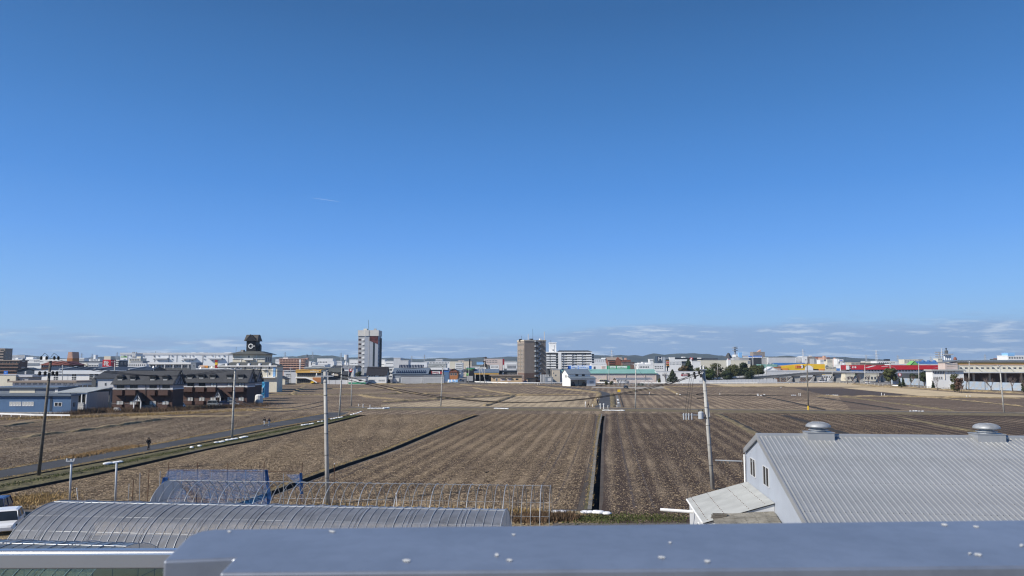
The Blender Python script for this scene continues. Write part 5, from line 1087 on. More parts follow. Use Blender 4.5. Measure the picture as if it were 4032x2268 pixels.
# ---------------------------------------------------------------- people
def person(label, pos, rz, coat, trousers, hairm='hair', stride=.28, h=1.68, phone=False, pack=None, hat=False):
    rt = thing('person', label, 'person', pos, rz); rt.scale = (h/1.7,)*3       # walks along local +x
    V, E, Rd = [], [], []
    def add(p, r, to=None): V.append(p); Rd.append(r); i = len(V)-1; (E.append((to, i)) if to is not None else None); return i
    pel = add((0,0,.92), .135); sp = add((.01,0,1.15), .125, pel); ch = add((.0,0,1.36), .145, sp); nk = add((.01,0,1.47), .06, ch); hd = add((.03,0,1.585), .095, nk); tp = add((.03,0,1.66), .07, hd)
    add((.115,0,1.575), .022, hd)                                                  # nose
    for s in (-1, 1):
        fw = stride*s
        hp = add((0,.09*s,.88), .10, pel); kn = add((fw*.55+.03,.09*s,.49), .062, hp); an = add((fw*1.0-.05,.09*s,.09), .042, kn); add((fw*1.0+.10,.09*s,.045), .036, an)
        sh = add((0,.18*s,1.38), .065, ch); aw = -fw*.6
        if phone and s == 1: el_ = add((.06,.24*s,1.14), .048, sh); wr = add((.25,.15*s,1.22), .034, el_); dv = Vector((.7,-.3*s,.3))
        else: el_ = add((aw*.4-.03,.24*s,1.12), .048, sh); wr = add((aw*.8+.05,.24*s,.90), .034, el_); dv = Vector((.25,0,-1))
        dv.normalize(); pa = add(tuple(Vector(V[wr])+dv*.07), .032, wr); sd = dv.cross(Vector((0,1,0))).normalized()
        for q in range(4): f1 = add(tuple(Vector(V[pa])+dv*.045+sd*(.03*(q-1.5)*.7)), .010, pa); add(tuple(Vector(V[f1])+dv*(.035-.004*abs(q-1.3))+Vector((.012,0,0))), .008, f1)
        add(tuple(Vector(V[pa])+sd*.045+dv*.01), .010, pa)
    me = bpy.data.meshes.new('body'); me.from_pydata(V, E, []); me.materials.append(M('skin'))
    o = link('body', me, rt); o.modifiers.new('skin', 'SKIN'); sv = me.skin_vertices
    if not sv: bm = bmesh.new(); bm.from_mesh(me); bm.verts.layers.skin.verify(); bm.to_mesh(me); bm.free()
    for i, r in enumerate(Rd): me.skin_vertices[0].data[i].radius = (r, r)
    me.skin_vertices[0].data[0].use_root = True; sb = o.modifiers.new('sub', 'SUBSURF'); sb.levels = 1; sb.render_levels = 1
    def skinned(nm, pts, edges, rad, m):
        e = bpy.data.meshes.new(nm); e.from_pydata(pts, edges, []); e.materials.append(M(m)); q = link(nm, e, rt); q.modifiers.new('skin', 'SKIN')
        if not e.skin_vertices: bm = bmesh.new(); bm.from_mesh(e); bm.verts.layers.skin.verify(); bm.to_mesh(e); bm.free()
        for i, r in enumerate(rad): e.skin_vertices[0].data[i].radius = (r, r)
        e.skin_vertices[0].data[0].use_root = True; z = q.modifiers.new('sub', 'SUBSURF'); z.levels = 1; z.render_levels = 1
    # jacket: hem to collar and sleeves; trousers: waist to ankles
    P, E2, R2 = [(0,0,.86), (.01,0,1.12), (0,0,1.36), (.0,0,1.46)], [(0,1),(1,2),(2,3)], [.165,.155,.175,.075]
    T2, E3, R3 = [(0,0,.93)], [], [.15]
    for s in (-1, 1):
        ix = [i for i, p in enumerate(V) if abs(p[1]-.18*s) < 1e-6 and abs(p[2]-1.38) < 1e-6][0]
        a = len(P); P += [V[ix], V[ix+1], tuple(Vector(V[ix+2])*1.0)]; R2 += [.085,.07,.055]; E2 += [(2,a),(a,a+1),(a+1,a+2)]
        hx = [i for i, p in enumerate(V) if abs(p[1]-.09*s) < 1e-6 and abs(p[2]-.88) < 1e-6][0]
        a = len(T2); T2 += [V[hx], V[hx+1], tuple(Vector(V[hx+2])+Vector((0,0,.03)))]; R3 += [.12,.085,.07]; E3 += [(0,a),(a,a+1),(a+1,a+2)]
        MB().box(V[hx+3][0]-.17, V[hx+3][0]+.08, .09*s-.05, .09*s+.05, 0, .09).build('shoe', 'cloth_black' if trousers != 'cloth_white' else 'cloth_white', rt)
    skinned('jacket', P, E2, R2, coat); skinned('trousers', T2, E3, R3, trousers)
    MB().lathe([(.02,1.735),(.075,1.72),(.108,1.66),(.112,1.60),(.095,1.55)][::-1], 12, (.012, 0, 0)).build('hat' if hat else 'hair', hairm, rt, smooth=True)
    for s in (-1, 1): MB().box(.10, .122, .035*s-.012, .035*s+.012, 1.60, 1.615).build('eye', 'cloth_black', rt)
    MB().box(.108, .122, -.025, .025, 1.532, 1.542).build('mouth', 'red_paint', rt)
    if pack:
        c, s_ = math.cos(rz), math.sin(rz); k = h/1.7
        bp = thing('backpack', pack, 'backpack', pos, rz); bp.scale = rt.scale
        mb = blob(.15, .19, .24, 10, 7, .05, 3); mb.v = [(x-.25, y, z+.98) for x, y, z in mb.v]; mb.build('bag', 'cloth_black', bp, smooth=True)
        MB().box(-.42, -.36, -.11, .11, 1.05, 1.22).build('pocket', 'cloth_black', bp)
        for s in (-1, 1): MB().tube([(-.2,.1*s,1.42),(.0,.11*s,1.56),(.16,.11*s,1.44),(.17,.12*s,1.2),(-.12,.14*s,1.05)], .022, 5).build('strap', 'cloth_black', bp)
    return rt
WD = math.atan2(G('b1',1180,418).y - G('b1',600,520).y, G('b1',1180,418).x - G('b1',600,520).x)
person('person in dark clothes looking at a phone, walking alone on the left road', G('b1',1196,430,.02), WD-.1, 'cloth_black', 'cloth_black', phone=True, pack='black backpack worn by the lone walker on the left road')
p = G('b1',1196,430,.02) + Vector((.30*math.cos(WD-.1)-.15*math.sin(WD-.1), .30*math.sin(WD-.1)+.15*math.cos(WD-.1), 1.24)); o = tag(MB().box(-.006,.006,-.035,.035,-.07,.07).build('phone', 'dark_paint'), 'dark phone held up by the lone walker', 'phone'); o.location = p; o.rotation_euler = (0, -.5, WD)
person('person in black jacket and grey trousers, left of a pair on the road', G('b2',492,240,.02), WD, 'cloth_black', 'cloth_lightgrey', stride=.2, h=1.74)
person('shorter person in dark top and pale trousers, right of the pair', G('b2',530,238,.02), WD+math.pi, 'cloth_navy', 'cloth_white', stride=.26, h=1.55, pack='small pack on the shorter walker of the pair')
person('person in white clothes at the crossing, left of two', G('z5',1265,1380,.06), R(10), 'cloth_white', 'cloth_white', hairm='cloth_white', hat=True, stride=.15, h=1.66)
person('person in brown jacket and black trousers at the crossing, right of two', G('z5',1312,1378,.06), R(170), 'cloth_tan', 'cloth_black', stride=.3, h=1.74)
person('person in dark jacket with white front and pale cap walking down the branch road', G('z5',1460,1328,.07), R(-100), 'cloth_navy', 'cloth_black', hairm='cloth_white', hat=True, stride=.22, h=1.7)
# bird on the field
b = G('b3', 240, 620); r = thing('bird', 'small dark bird on the straw of the middle field', 'bird', b); mb = blob(.22, .09, .09, 8, 6, .05, 2); mb.build('body', 'cloth_black', r, smooth=True); mb = blob(.06,.05,.05,7,5,.03,1); mb.v = [(x+.2,y,z+.13) for x,y,z in mb.v]; mb.build('head', 'cloth_black', r); MB().add; MB().prism([(-.2,-.03,.1),(-.42,-.05,.12),(-.42,.05,.12),(-.2,.03,.1)], (0,0,.02)).build('tail', 'cloth_black', r)
# ================================================================ building kit
WINM = {}
def win_mesh(frame, glass, mull=1):
    k = (frame, glass, mull)
    if k not in WINM:
        mb = MB(); e = .07
        mb.box(0, 1, -.05, .02, 0, e).box(0, 1, -.05, .02, 1-e, 1).box(0, e, -.05, .02, e, 1-e).box(1-e, 1, -.05, .02, e, 1-e)
        for i in range(1, mull+1): x = i/(mull+1); mb.box(x-.03, x+.03, -.045, .02, e, 1-e)
        mb.cur = 1; mb.box(e, 1-e, -.02, .015, e, 1-e)
        WINM[k] = mb.mesh('window', frame, glass)
    return WINM[k]
def put_win(rt, x0, x1, z0, z1, y=0.0, frame='lightgrey_wall', glass='glass', mull=1, rz=0.0, name='window'):
    return link(name, win_mesh(frame, glass, mull), rt, (x0, y, z0), rz, (x1-x0, 1, z1-z0))
def text_mesh(s, h, m, depth=.04):
    c = bpy.data.curves.new('lettering', 'FONT'); c.body = s; c.size = h*1.35; c.extrude = depth; c.align_x = 'CENTER'; c.align_y = 'CENTER'
    o = bpy.data.objects.new('lettering', c); COL.objects.link(o); dg = bpy.context.evaluated_depsgraph_get(); dg.update()
    me = bpy.data.meshes.new_from_object(o.evaluated_get(dg)); bpy.data.objects.remove(o); me.materials.clear(); me.materials.append(M(m)); return me
def put_text(rt, s, x0, x1, z0, z1, y, m):
    me = text_mesh(s, z1-z0, m); o = link('lettering', me, rt, ((x0+x1)/2, y, (z0+z1)/2)); o.rotation_euler = (math.pi/2, 0, 0)
    w = max(v.co.x for v in me.vertices)-min(v.co.x for v in me.vertices); hh = max(v.co.y for v in me.vertices)-min(v.co.y for v in me.vertices)
    if w > 0 and hh > 0: o.scale = ((x1-x0)/w, (z1-z0)/hh, 1)
    return o
def marks(rt, x0, x1, z0, z1, y, m, n, seed=1):
    """row of small dark strokes where the writing is too far off to read"""
    g = random.Random(seed); mb = MB(); w = (x1-x0)/n
    for i in range(n):
        a = x0+w*i+w*.08; b = x0+w*(i+1)-w*.1; h = z1-z0
        for k in range(3):
            zz = z0+h*g.uniform(0,.8); mb.box(a, b, y-.05, y, zz, zz+h*.14)
        mb.box(a+(b-a)*g.uniform(.1,.8), a+(b-a)*g.uniform(.1,.8)+w*.14, y-.052, y, z0, z1)
    return mb.build('lettering', m, rt)
class B:
    """a building whose front is surveyed from the photograph; local x to the right, y away from the camera, origin at the left front foot"""
    def __init__(s, label, f, X0, X1, Yt, D, dep, wall='white_wall', name='building', cat='building', rz=0.0, group=None, w=None, y0=0.0, base_z=0.0):
        a, b = PD(f, X0, Yt, D), PD(f, X1, Yt, D); s.f, s.D, s.o, s.rz = f, D, Vector((a.x, D, 0)), rz
        s.h = a.z; s.w = w or (b.x-a.x)/math.cos(rz); s.dep = dep
        s.rt = thing(name, label, cat, s.o, rz, group); s.n = Vector((math.sin(rz), -math.cos(rz), 0))
        s.side = 1 if (a.x+b.x)/2 < 0 else -1
        s.wm = M(wall) if wall else None
        if wall: MB().box(0, s.w, 0, dep, base_z, s.h).build('wall', wall, s.rt)
    def L(s, X, Y, f=None, y=0.0):
        """photo pixel -> (x, z) on the front plane (moved back by y)"""
        p = on_plane(f or s.f, X, Y, s.o - s.n*y, s.n); q = Matrix.Rotation(-s.rz, 3, 'Z') @ (p - s.o); return q.x, q.z
    def rect(s, X0, Y0, X1, Y1, f=None): x0, z1 = s.L(X0, Y0, f); x1, z0 = s.L(X1, Y1, f); return x0, x1, max(z0, .0), z1
    def flat(s, m='lightgrey_wall', t=.35, over=.15, name='roof'):
        MB().box(-over, s.w+over, -over, s.dep+over, s.h-.01, s.h+t).build(name, m, s.rt); return s
    def gx(s, Yr, m='grey_roof', over=.4, t=.18, eave=.0):
        """ridge along x, ridge height from the photo row Yr"""
        _, zr = s.L(0, Yr, None, s.dep/2); h, w, d = s.h, s.w, s.dep; k = (zr-h)/(d/2)
        for y0, y1, z0, z1 in ((-over, d/2, h-over*k, zr), (d+over, d/2, h-over*k, zr)):
            a = [(-over,y0,z0),(w+over,y0,z0),(w+over,y1,z1),(-over,y1,z1)]
            if y0 > y1: a = a[::-1]
            MB().prism(a, (0, 0, t)).build('roof', m, s.rt)
        for x, sg in ((0, 1), (w, -1)):
            a = [(x,0,h-.02),(x,d,h-.02),(x,d/2,zr)]
            MB().poly(a if sg < 0 else a[::-1]).build('gable', s.wm, s.rt)
        s.zr = zr; return s
    def gy(s, Yr, m='grey_roof', over=.4, t=.18):
        """gable end to the camera"""
        _, zr = s.L(0, Yr); h, w, d = s.h, s.w, s.dep; k = (zr-h)/(w/2)
        for x0, x1, z0, z1 in ((-over, w/2, h-over*k, zr), (w+over, w/2, h-over*k, zr)):
            a = [(x0,-over,z0),(x1,-over,z1),(x1,d+over,z1),(x0,d+over,z0)]
            if x0 > x1: a = a[::-1]
            MB().prism(a, (0, 0, t)).build('roof', m, s.rt)
        MB().poly([(0,0,h-.02),(w,0,h-.02),(w/2,0,zr)]).build('gable', s.wm, s.rt); return s
    def hip(s, Yr, m='grey_roof', over=.6, ins=3.0, t=.15):
        _, zr = s.L(0, Yr, None, s.dep*.3); h, w, d = s.h, s.w, s.dep; o = over; i = ins
        mb = MB(); mb.add([(-o,-o,h),(w+o,-o,h),(w+o,d+o,h),(-o,d+o,h),(-o,-o,h+t),(w+o,-o,h+t),(w+o,d+o,h+t),(-o,d+o,h+t),(i,i*.6,zr),(w-i,i*.6,zr),(w-i,d-i*.6,zr),(i,d-i*.6,zr)],
               [(0,1,5,4),(1,2,6,5),(2,3,7,6),(3,0,4,7),(4,5,9,8),(5,6,10,9),(6,7,11,10),(7,4,8,11),(8,9,10,11),(3,2,1,0)]); mb.build('roof', m, s.rt); return s
    def wins(s, X0, Y0, X1, Y1, nx=1, ny=1, gx=.28, gz=.35, frame='lightgrey_wall', glass='glass', mull=1, f=None, name='window'):
        x0, x1, z0, z1 = s.rect(X0, Y0, X1, Y1, f); cw, ch = (x1-x0)/nx, (z1-z0)/ny
        gx_, gz_ = (gx if nx > 1 else 0), (gz if ny > 1 else 0)
        for i in range(nx):
            for j in range(ny):
                a = x0+cw*i+cw*gx_/2; b = z0+ch*j+ch*gz_/2; put_win(s.rt, a, a+cw*(1-gx_), b, b+ch*(1-gz_), -.01, frame, glass, mull, name=name)
        return s
    def swins(s, nx, ny, z0, z1, g=.4, frame='lightgrey_wall', glass='glass', y0=.08, y1=.92):
        """windows on the side that faces the camera"""
        left = s.side < 0; cw = s.dep*(y1-y0)/nx; ch = (z1-z0)/ny
        for i in range(nx):
            for j in range(ny):
                a = s.dep*y0+cw*i+cw*g/2; b = z0+ch*j+ch*g/2
                if left: link('window', win_mesh(frame, glass, 1), s.rt, (-.01, a+cw*(1-g), b), -math.pi/2, (cw*(1-g), 1, ch*(1-g)))
                else: link('window', win_mesh(frame, glass, 1), s.rt, (s.w+.01, a, b), math.pi/2, (cw*(1-g), 1, ch*(1-g)))
        return s
    def bx(s, X0, Y0, X1, Y1, proud, m, name, back=0.02, f=None):
        x0, x1, z0, z1 = s.rect(X0, Y0, X1, Y1, f); return MB().box(x0, x1, -proud, -back if proud > 0 else abs(proud)+.3, z0, z1).build(name, m, s.rt)
    def top(s, X0, Y0, X1, Y1, m='white_wall', name='roof_box', y=.3, d=.35, f=None):
        yy = s.dep*y; (x0, z1), (x1, z0) = s.L(X0, Y0, f, yy), s.L(X1, Y1, f, yy); MB().box(x0, x1, yy, yy+s.dep*d, max(s.h*.9, min(z0, s.h)), z1).build(name, m, s.rt); return s
    def mast(s, X, Y0, r=.08, name='aerial', m='dark_steel', y=.4):
        yy = s.dep*y; x, z = s.L(X, Y0, None, yy); MB().tube([(x, yy, s.h), (x, yy, z)], r, 5).build(name, m, s.rt); return s
    def balc(s, X0, Y0, X1, Y1, n, m='white_wall', proud=1.1, rail=.45, gm='glass', nwin=5):
        """n access balconies, each a slab with a parapet and dark openings behind it"""
        x0, x1, z0, z1 = s.rect(X0, Y0, X1, Y1); ch = (z1-z0)/n
        for j in range(n):
            b = z0+ch*j; MB().box(x0, x1, -proud, -.02, b, b+ch*rail).build('balcony', m, s.rt)
            cw = (x1-x0)/nwin
            for i in range(nwin): put_win(s.rt, x0+cw*(i+.12), x0+cw*(i+.88), b+ch*rail*.3, b+ch*.94, -.01, 'darkgrey_wall', gm)
        return s
ORD = ['first','second','third','fourth','fifth','sixth','seventh','eighth','ninth','tenth','eleventh','twelfth','thirteenth','fourteenth','fifteenth','sixteenth','seventeenth','eighteenth','nineteenth','twentieth','twenty-first','twenty-second','twenty-third','twenty-fourth','twenty-fifth','twenty-sixth','twenty-seventh','twenty-eighth','twenty-ninth','thirtieth']
# ================================================================ left: sheds and the brown apartments
b = B('blue corrugated shed with a row of windows at the far left', 'z1', -420, 1015, 1085, 184, 3.0, 'blue_wall', name='blue_shed', cat='shed')
b.bx(-420,1050,1015,1088,.5,'bluegrey_roof','eave'); MB().box(-.3, b.w+.35, -.55, b.dep+.3, b.h+.02, b.h+.45).build('roof', 'bluegrey_roof', b.rt)
b.bx(-420,1312,1015,1334,.06,'concrete','footing'); b.wins(135,1166,300,1228,4,1,.08,frame='white_paint',glass='curtain',mull=0); b.wins(315,1166,480,1228,4,1,.08,frame='white_paint',glass='curtain',mull=0); b.wins(775,1176,885,1230,1,1,frame='white_paint'); b.bx(720,1090,738,1300,.08,'navy_wall','downpipe'); MB().box(b.w+.003,b.w+.03,0,b.dep,0,b.h).build('end_sheet','grey_wall',b.rt); link('window',win_mesh('lightgrey_wall','glass',1),b.rt,(b.w+.04,.8,1.6),math.pi/2,(1.2,1,1.3))
b = B('grey steel shed with an open white-framed bay, right of the blue shed', 'z1', 1108, 1242, 1040, 195, 10.5, None, name='steel_shed', cat='shed')
MB().box(-2.5, b.w, .3, b.dep, 0, b.h).build('wall', 'grey_wall', b.rt); MB().prism([(-6,-.4,b.h+.02),(b.w+.3,-.4,b.h+.02),(b.w+.3,b.dep+.4,b.h+1.0),(-6,b.dep+.4,b.h+1.0)], (0,0,.15)).build('roof', 'pale_roof', b.rt)
for x in (0, b.w*.42, b.w-.25): MB().box(x, x+.22, -.1, .28, 0, b.h).build('post', 'white_paint', b.rt)
MB().box(-.05, b.w, -.12, .27, b.h-.3, b.h-.02).build('lintel', 'white_paint', b.rt); MB().box(.25, b.w-.3, .1, .29, .05, b.h-.35).build('bay_shade', 'void_shade', b.rt)  # solid black panel: painted shade of the open bay
for i in range(4): MB().box(b.w+.005, b.w+.04, 1+i*3.5, 1.1+i*3.5, 0, b.h).build('wall_rib', 'lightgrey_wall', b.rt)
for i in range(7):
    t = thing('tray_stack', '%s from the top of the white plastic trays piled in the open shed bay' % ORD[6-i], 'tray', (b.o.x+1.2+.08*(i % 2), b.o.y-.5, .05+i*.33), 0, 'trays in the shed bay'); MB().box(-.9,.9,-.3,.25,0,.06).box(-.9,.9,-.3,-.25,.06,.24).box(-.9,-.85,-.25,.2,.06,.24).box(.85,.9,-.25,.2,.06,.24).build('tray', 'white_paint' if i < 4 else 'lightgrey_wall', t)
b = B('low grey shed with cream translucent panel behind the blue shed', 'z1', -200, 830, 975, 208, 10, 'bluegrey_wall', name='sheet_shed', cat='shed'); MB().box(-.3,b.w+.3,-.5,b.dep,b.h+.01,b.h+.4).build('roof','bluegrey_roof',b.rt); b.bx(140,982,498,1040,.06,'cream_wall','light_panel'); b.bx(830-40,985,826,1030,.1,'white_paint','meter_box')
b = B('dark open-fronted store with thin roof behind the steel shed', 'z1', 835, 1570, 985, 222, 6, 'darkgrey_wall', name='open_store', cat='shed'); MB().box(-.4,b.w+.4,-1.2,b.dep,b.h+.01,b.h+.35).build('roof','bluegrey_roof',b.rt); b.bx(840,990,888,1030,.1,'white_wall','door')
b = B('flat-roofed white annex with brown roof edge, left background', 'z1', 180, 1080, 890, 250, 14, 'white_wall', name='annex', cat='building'); MB().box(-1.2,b.w+.8,-1.0,b.dep,b.h+.01,b.h+.5).build('roof','taupe_wall',b.rt); b.wins(200,898,1060,925,10,1,.3,frame='white_paint',glass='glass_light'); b.wins(900,920,1070,965,3,1,.1,frame='white_paint',glass='curtain'); b.swins(4,1,3.0,5.5,.15)
b = B('white office block with tall dark window strips, left background', 'z1', 520, 1500, 770, 310, 16, 'white_wall', name='office_block', cat='building'); MB().box(-.5,b.w+.5,-.6,b.dep,b.h+.0,b.L(0,722)[1]).build('fascia','white_metal',b.rt)
for X0, X1, n in ((530,566,1),(765,828,2),(1026,1085,2)): b.wins(X0,770,X1,875,n,3,.12,.1,frame='white_paint',mull=0)
b.wins(1272,768,1480,855,3,3,.05,.1,frame='white_paint',mull=0); marks(b.rt, *[b.L(830,738)[0], b.L(892,738)[0], b.L(0,748)[1], b.L(0,730)[1]], -.62, 'grey_wall', 6)
for i, X in enumerate((700, 960)): b.bx(X,775,X+8,875,.03,'lightgrey_wall','panel_joint')
b = B('navy blue gabled warehouse at the left, behind the beige shed', 'z1', 245, 530, 722, 330, 4, 'navy_wall', name='navy_warehouse', cat='warehouse'); b.gy(684,'navy_roof',.5,.2); b.wins(355,732,372,782,1,1,frame='white_paint',glass='lightgrey_wall')
o = thing('sign_board', 'small bright blue sign board left of the navy gable', 'sign', b.o + Vector((-5.2,-1,0))); x0, z1 = PD('z1',192,725,329).xz; x1, z0 = PD('z1',244,780,329).xz; MB().box(0,x1-x0,0,.2,z0,z1).build('board','blue_paint',o); MB().box(1,1.3,.21,.4,0,z0).build('post','galvanised',o); MB().box(x1-x0-1.3,x1-x0-1,.21,.4,0,z0).build('post','galvanised',o); marks(o, .6, x1-x0-.6, z0+1, z1-1, -.01, 'white_paint', 4)
b = B('beige flat-roofed shed at the left edge above the blue shed', 'z1', -120, 228, 788, 282, 10, 'cream_wall', name='beige_shed', cat='shed'); b.flat('lightgrey_wall',.2); b.wins(107,842,132,884,1,1,frame='darkgrey_wall')
b = B('grey boxy annex with canopy and two windows, right of the beige shed', 'z1', 230, 405, 812, 283, 8, 'grey_wall', name='box_annex'); MB().box(-.3,b.w+1.8,-.5,b.dep,b.h,b.L(0,786)[1]).build('canopy','lightgrey_wall',b.rt); b.wins(255,838,283,880,1,1,frame='lightgrey_wall'); b.wins(325,836,348,880,1,1,frame='lightgrey_wall')
b = B('long building with dark navy roof behind the white office', 'z1', 640, 2160, 718, 352, 14, 'darkgrey_wall', name='long_building'); b.gx(672,'navy_roof',.5)
for X in (840,1335,1830): x0, _ = b.L(X,715,None,-.5); MB().prism([(x0,-.7,b.h+.35),(x0+.7,-.7,b.h+.35),(x0+5.2,6.2,b.zr+.1),(x0+4.5,6.2,b.zr+.1)], (0,0,.35)).build('roof_ladder','lightgrey_wall',b.rt)
b = B('grey-white warehouse with dark gabled roof left of the apartments', 'z1', 1372, 1625, 825, 238, 12, 'lightgrey_wall', name='gabled_warehouse', cat='warehouse'); b.gx(735,'slate_roof',.6); b.wins(1372+5,895,1392,940,1,1); b.wins(1495,893,1517,940,1,1); b.bx(1318,830,1370,960,.3,'darkgrey_wall','side_tower')
# far left blocks
b = B('taupe apartment tower cut by the left edge of the picture', 'z1', -260, 72, 412, 520, 8, 'taupe_wall', name='apartment_tower', cat='apartments'); b.flat('taupe_wall',.4); b.balc(-260,420,55,575,4,'taupe_wall',.8,.5); b.swins(2,6,3,22,.7)
b = B('dark brown apartment block with cluttered balconies at the left edge', 'z1', -160, 275, 585, 400, 7, 'brick_wall', name='apartment_block', cat='apartments'); b.flat('taupe_wall',.5,.4); b.balc(-150,590,268,780,4,'brick_wall',1.0,.4,nwin=9); b.swins(1,3,3,17,.6,frame='white_paint')
for i in range(7): b.mast(-20+i*45, 560, .06)
b = B('white superstore with sign lettering behind the brown apartments', 'z1', 150, 980, 572, 560, 12, 'white_wall', name='superstore', cat='store'); b.flat('white_wall',.6); b.top(375,527,470,575); b.top(570,522,652,575); b.top(222,538,255,575); marks(b.rt, b.L(482,575)[0], b.L(620,575)[0], b.L(0,600)[1], b.L(0,576)[1], -.02, 'grey_wall', 8); b.bx(385,615,560,650,.2,'bluegrey_wall','lower_wall')
b = B('low building with red-brown hipped roof behind the dark left pole', 'z1', 590, 1000, 645, 425, 14, 'brown_wall', name='hall', cat='building'); b.hip(588,'brown_roof',.8,4); b.wins(610,650,990,668,12,1,.3,glass='curtain')
b = B('orange-brown block with arched roof and aerial', 'z1', 957, 1035, 545, 450, 7, 'orange_wall', name='orange_block'); x = b.w; MB().prism([(0,0,b.h+.01),(b.w,0,b.h+.01),(b.w*.85,0,b.h+3.8),(b.w*.15,0,b.h+3.8)], (0,7,0)).build('roof','salmon_wall',b.rt); MB().box(b.w*.3,b.w*.7,-.05,0,b.h+1.2,b.h+3).build('opening','salmon_wall',b.rt); b.mast(1020,475,.08)
o = B('red sign block with a large white kanji on the roofs', 'z1', 1466, 1582, 566, 385, 5, None, name='rooftop_sign', cat='sign'); z0 = o.L(0,676)[1]; MB().box(0,o.w,0,o.dep,z0,o.h).build('box','red_paint',o.rt); MB().box(.5,o.w-.5,.5,o.dep-.5,0,z0-.02).build('stand','darkgrey_wall',o.rt); put_text(o.rt,'靴',*o.rect(1482,588,1552,662),-.06,'white_paint'); MB().box(.4,o.w-.4,.4,o.dep-.4,o.h+.01,o.h+1.8).build('cap','cream_wall',o.rt); marks(o.rt,.2,.21,z0,z0+.1,-.01,'red_paint',1)
b = B('grey block with white balcony bands right of the red sign', 'z1', 1622, 1700, 580, 395, 9, 'darkgrey_wall', name='balcony_block', cat='apartments'); b.flat('white_wall',.4); b.balc(1622,590,1696,670,3,'white_wall',.8,.5,nwin=2); b.swins(2,3,6,14,.5)
b = B('long white school-like building far behind the orange block', 'z1', 1078, 1200, 545, 900, 14, 'white_wall', name='far_school'); b.flat(); b.wins(1080,552,1198,590,9,2,.3,.4)
b = B('white building with a row of arched openings and a slim tower', 'z1', 1272, 1425, 558, 880, 14, 'white_wall', name='arched_building'); b.flat(); b.wins(1290,562,1400,580,5,1,.3); b.top(1335,497,1360,560,'white_wall','tower',.2,.4)
b = B('small white and cream shop below the far school', 'z1', 1090, 1230, 622, 470, 12, 'white_wall', name='shop'); b.flat('white_wall',.3); b.bx(1195,620,1250,650,.3,'cream_wall','shop_front'); b.wins(1100,635,1190,660,5,1)
b = B('white shop with dark windows between the far school and red sign', 'z1', 1255, 1405, 625, 470, 12, 'white_wall', name='shop'); b.flat('white_wall',.3); b.wins(1262,640,1400,662,6,1)
b = B('long dark-roofed hall below the arched building', 'z1', 1080, 1460, 600, 520, 12, 'grey_wall', name='hall'); b.flat('navy_roof',.6)
b = B('pale far apartment slabs left of the superstore roof', 'z1', 158, 355, 505, 1600, 14, 'lightgrey_wall', name='far_apartments', cat='apartments'); b.flat(); b.wins(160,510,350,545,16,5,.4,.4)
# logistics warehouse and its smaller neighbours
b = B('huge long white logistics warehouse on the left skyline', 'z2', 270, 1880, 495, 800, 60, 'white_metal', name='logistics_warehouse', cat='warehouse'); MB().box(-.5,b.w+.5,-.6,b.dep,b.h,b.h+2.2).build('roof_edge','lightgrey_wall',b.rt)
for X in (370,565,757,960,1073,1260,1443,1625,1808): b.bx(X-3,498,X+3,605,.25,'grey_wall','downpipe')
for X in (770,1165,1540): b.bx(X,540,X+185,560,3.0,'lightgrey_wall','canopy')
for X in (325,418,500,595,745,812,1005,1150,1190,1300,1465,1580,1670,1745): b.bx(X-9,505,X+9,516,.9,'grey_wall','louvre'); b.bx(X-8,552 if X % 2 else 572,X+8,562 if X % 2 else 582,.9,'grey_wall','louvre')
b.bx(272,512,362,600,.1,'white_wall','sign_panel'); b.bx(275,515,360,537,.2,'lime_paint','sign_band'); marks(b.rt, b.L(300,0)[0], b.L(355,0)[0], b.L(0,535)[1], b.L(0,520)[1], -.22, 'white_paint', 6)
b.top(1280,462,1342,495); b.top(1385,462,1453,495); b.top(1752,462,1856,495); b.mast(773,448,.2)
b = B('white block with three chimneys before the logistics warehouse', 'z2', 436, 486, 480, 620, 12, 'white_wall', name='chimney_block'); b.flat(); b.wins(440,488,482,545,4,3,.3,.4)
for X in (445,468,498): b.mast(X,455,.5,'chimney','concrete')
b = B('pale yellow block beside the chimney block', 'z2', 390, 555, 552, 600, 10, 'cream_wall', name='yellow_block'); b.flat(); b.wins(400,558,540,580,6,1); b.top(500,520,558,556,'cream_wall')
b = B('grey sheet box building below the yellow block', 'z2', 412, 585, 588, 520, 10, 'grey_wall', name='grey_box'); b.flat('grey_wall',.2)
b = B('white small house row below the grey box building', 'z2', 350, 640, 622, 450, 10, 'white_wall', name='house_row'); b.flat('white_wall',.3); b.wins(360,632,630,655,9,1,.4)
b = B('grey two-storey terrace with white roof line behind the apartments', 'z2', 680, 1275, 632, 420, 9, 'grey_wall', name='terrace', cat='apartments'); MB().box(-.4,b.w+.4,-1.2,b.dep,b.h,b.L(0,604)[1]).build('roof','white_wall',b.rt); b.wins(690,640,1265,675,14,1,.45,frame='white_paint'); 
for X in (782,905,1028,1150,1240): b.bx(X,632,X+10,690,1.0,'lightgrey_wall','column')
b.bx(680,678,1275,715,.9,'darkgrey_wall','balcony')
b = B('blue-grey end tower at the right of the terrace', 'z2', 1278, 1350, 612, 415, 9, 'bluegrey_wall', name='end_tower'); b.flat('bluegrey_wall',.3); b.wins(1308,640,1322,668,1,1)
b = B('tall thin red and yellow sign tower left of the cream hotel', 'z2', 1622, 1658, 572, 400, 3, None, name='sign_tower', cat='sign')
for Y0, Y1, mm in ((572,604,'crimson_paint'),(606,640,'yellow_paint'),(642,690,'crimson_paint')): b.bx(1622,Y0,1658,Y1,.5,mm,'sign_panel')
MB().box(b.w*.3,b.w*.7,.05,1,0,b.h).build('mast','dark_steel',b.rt)
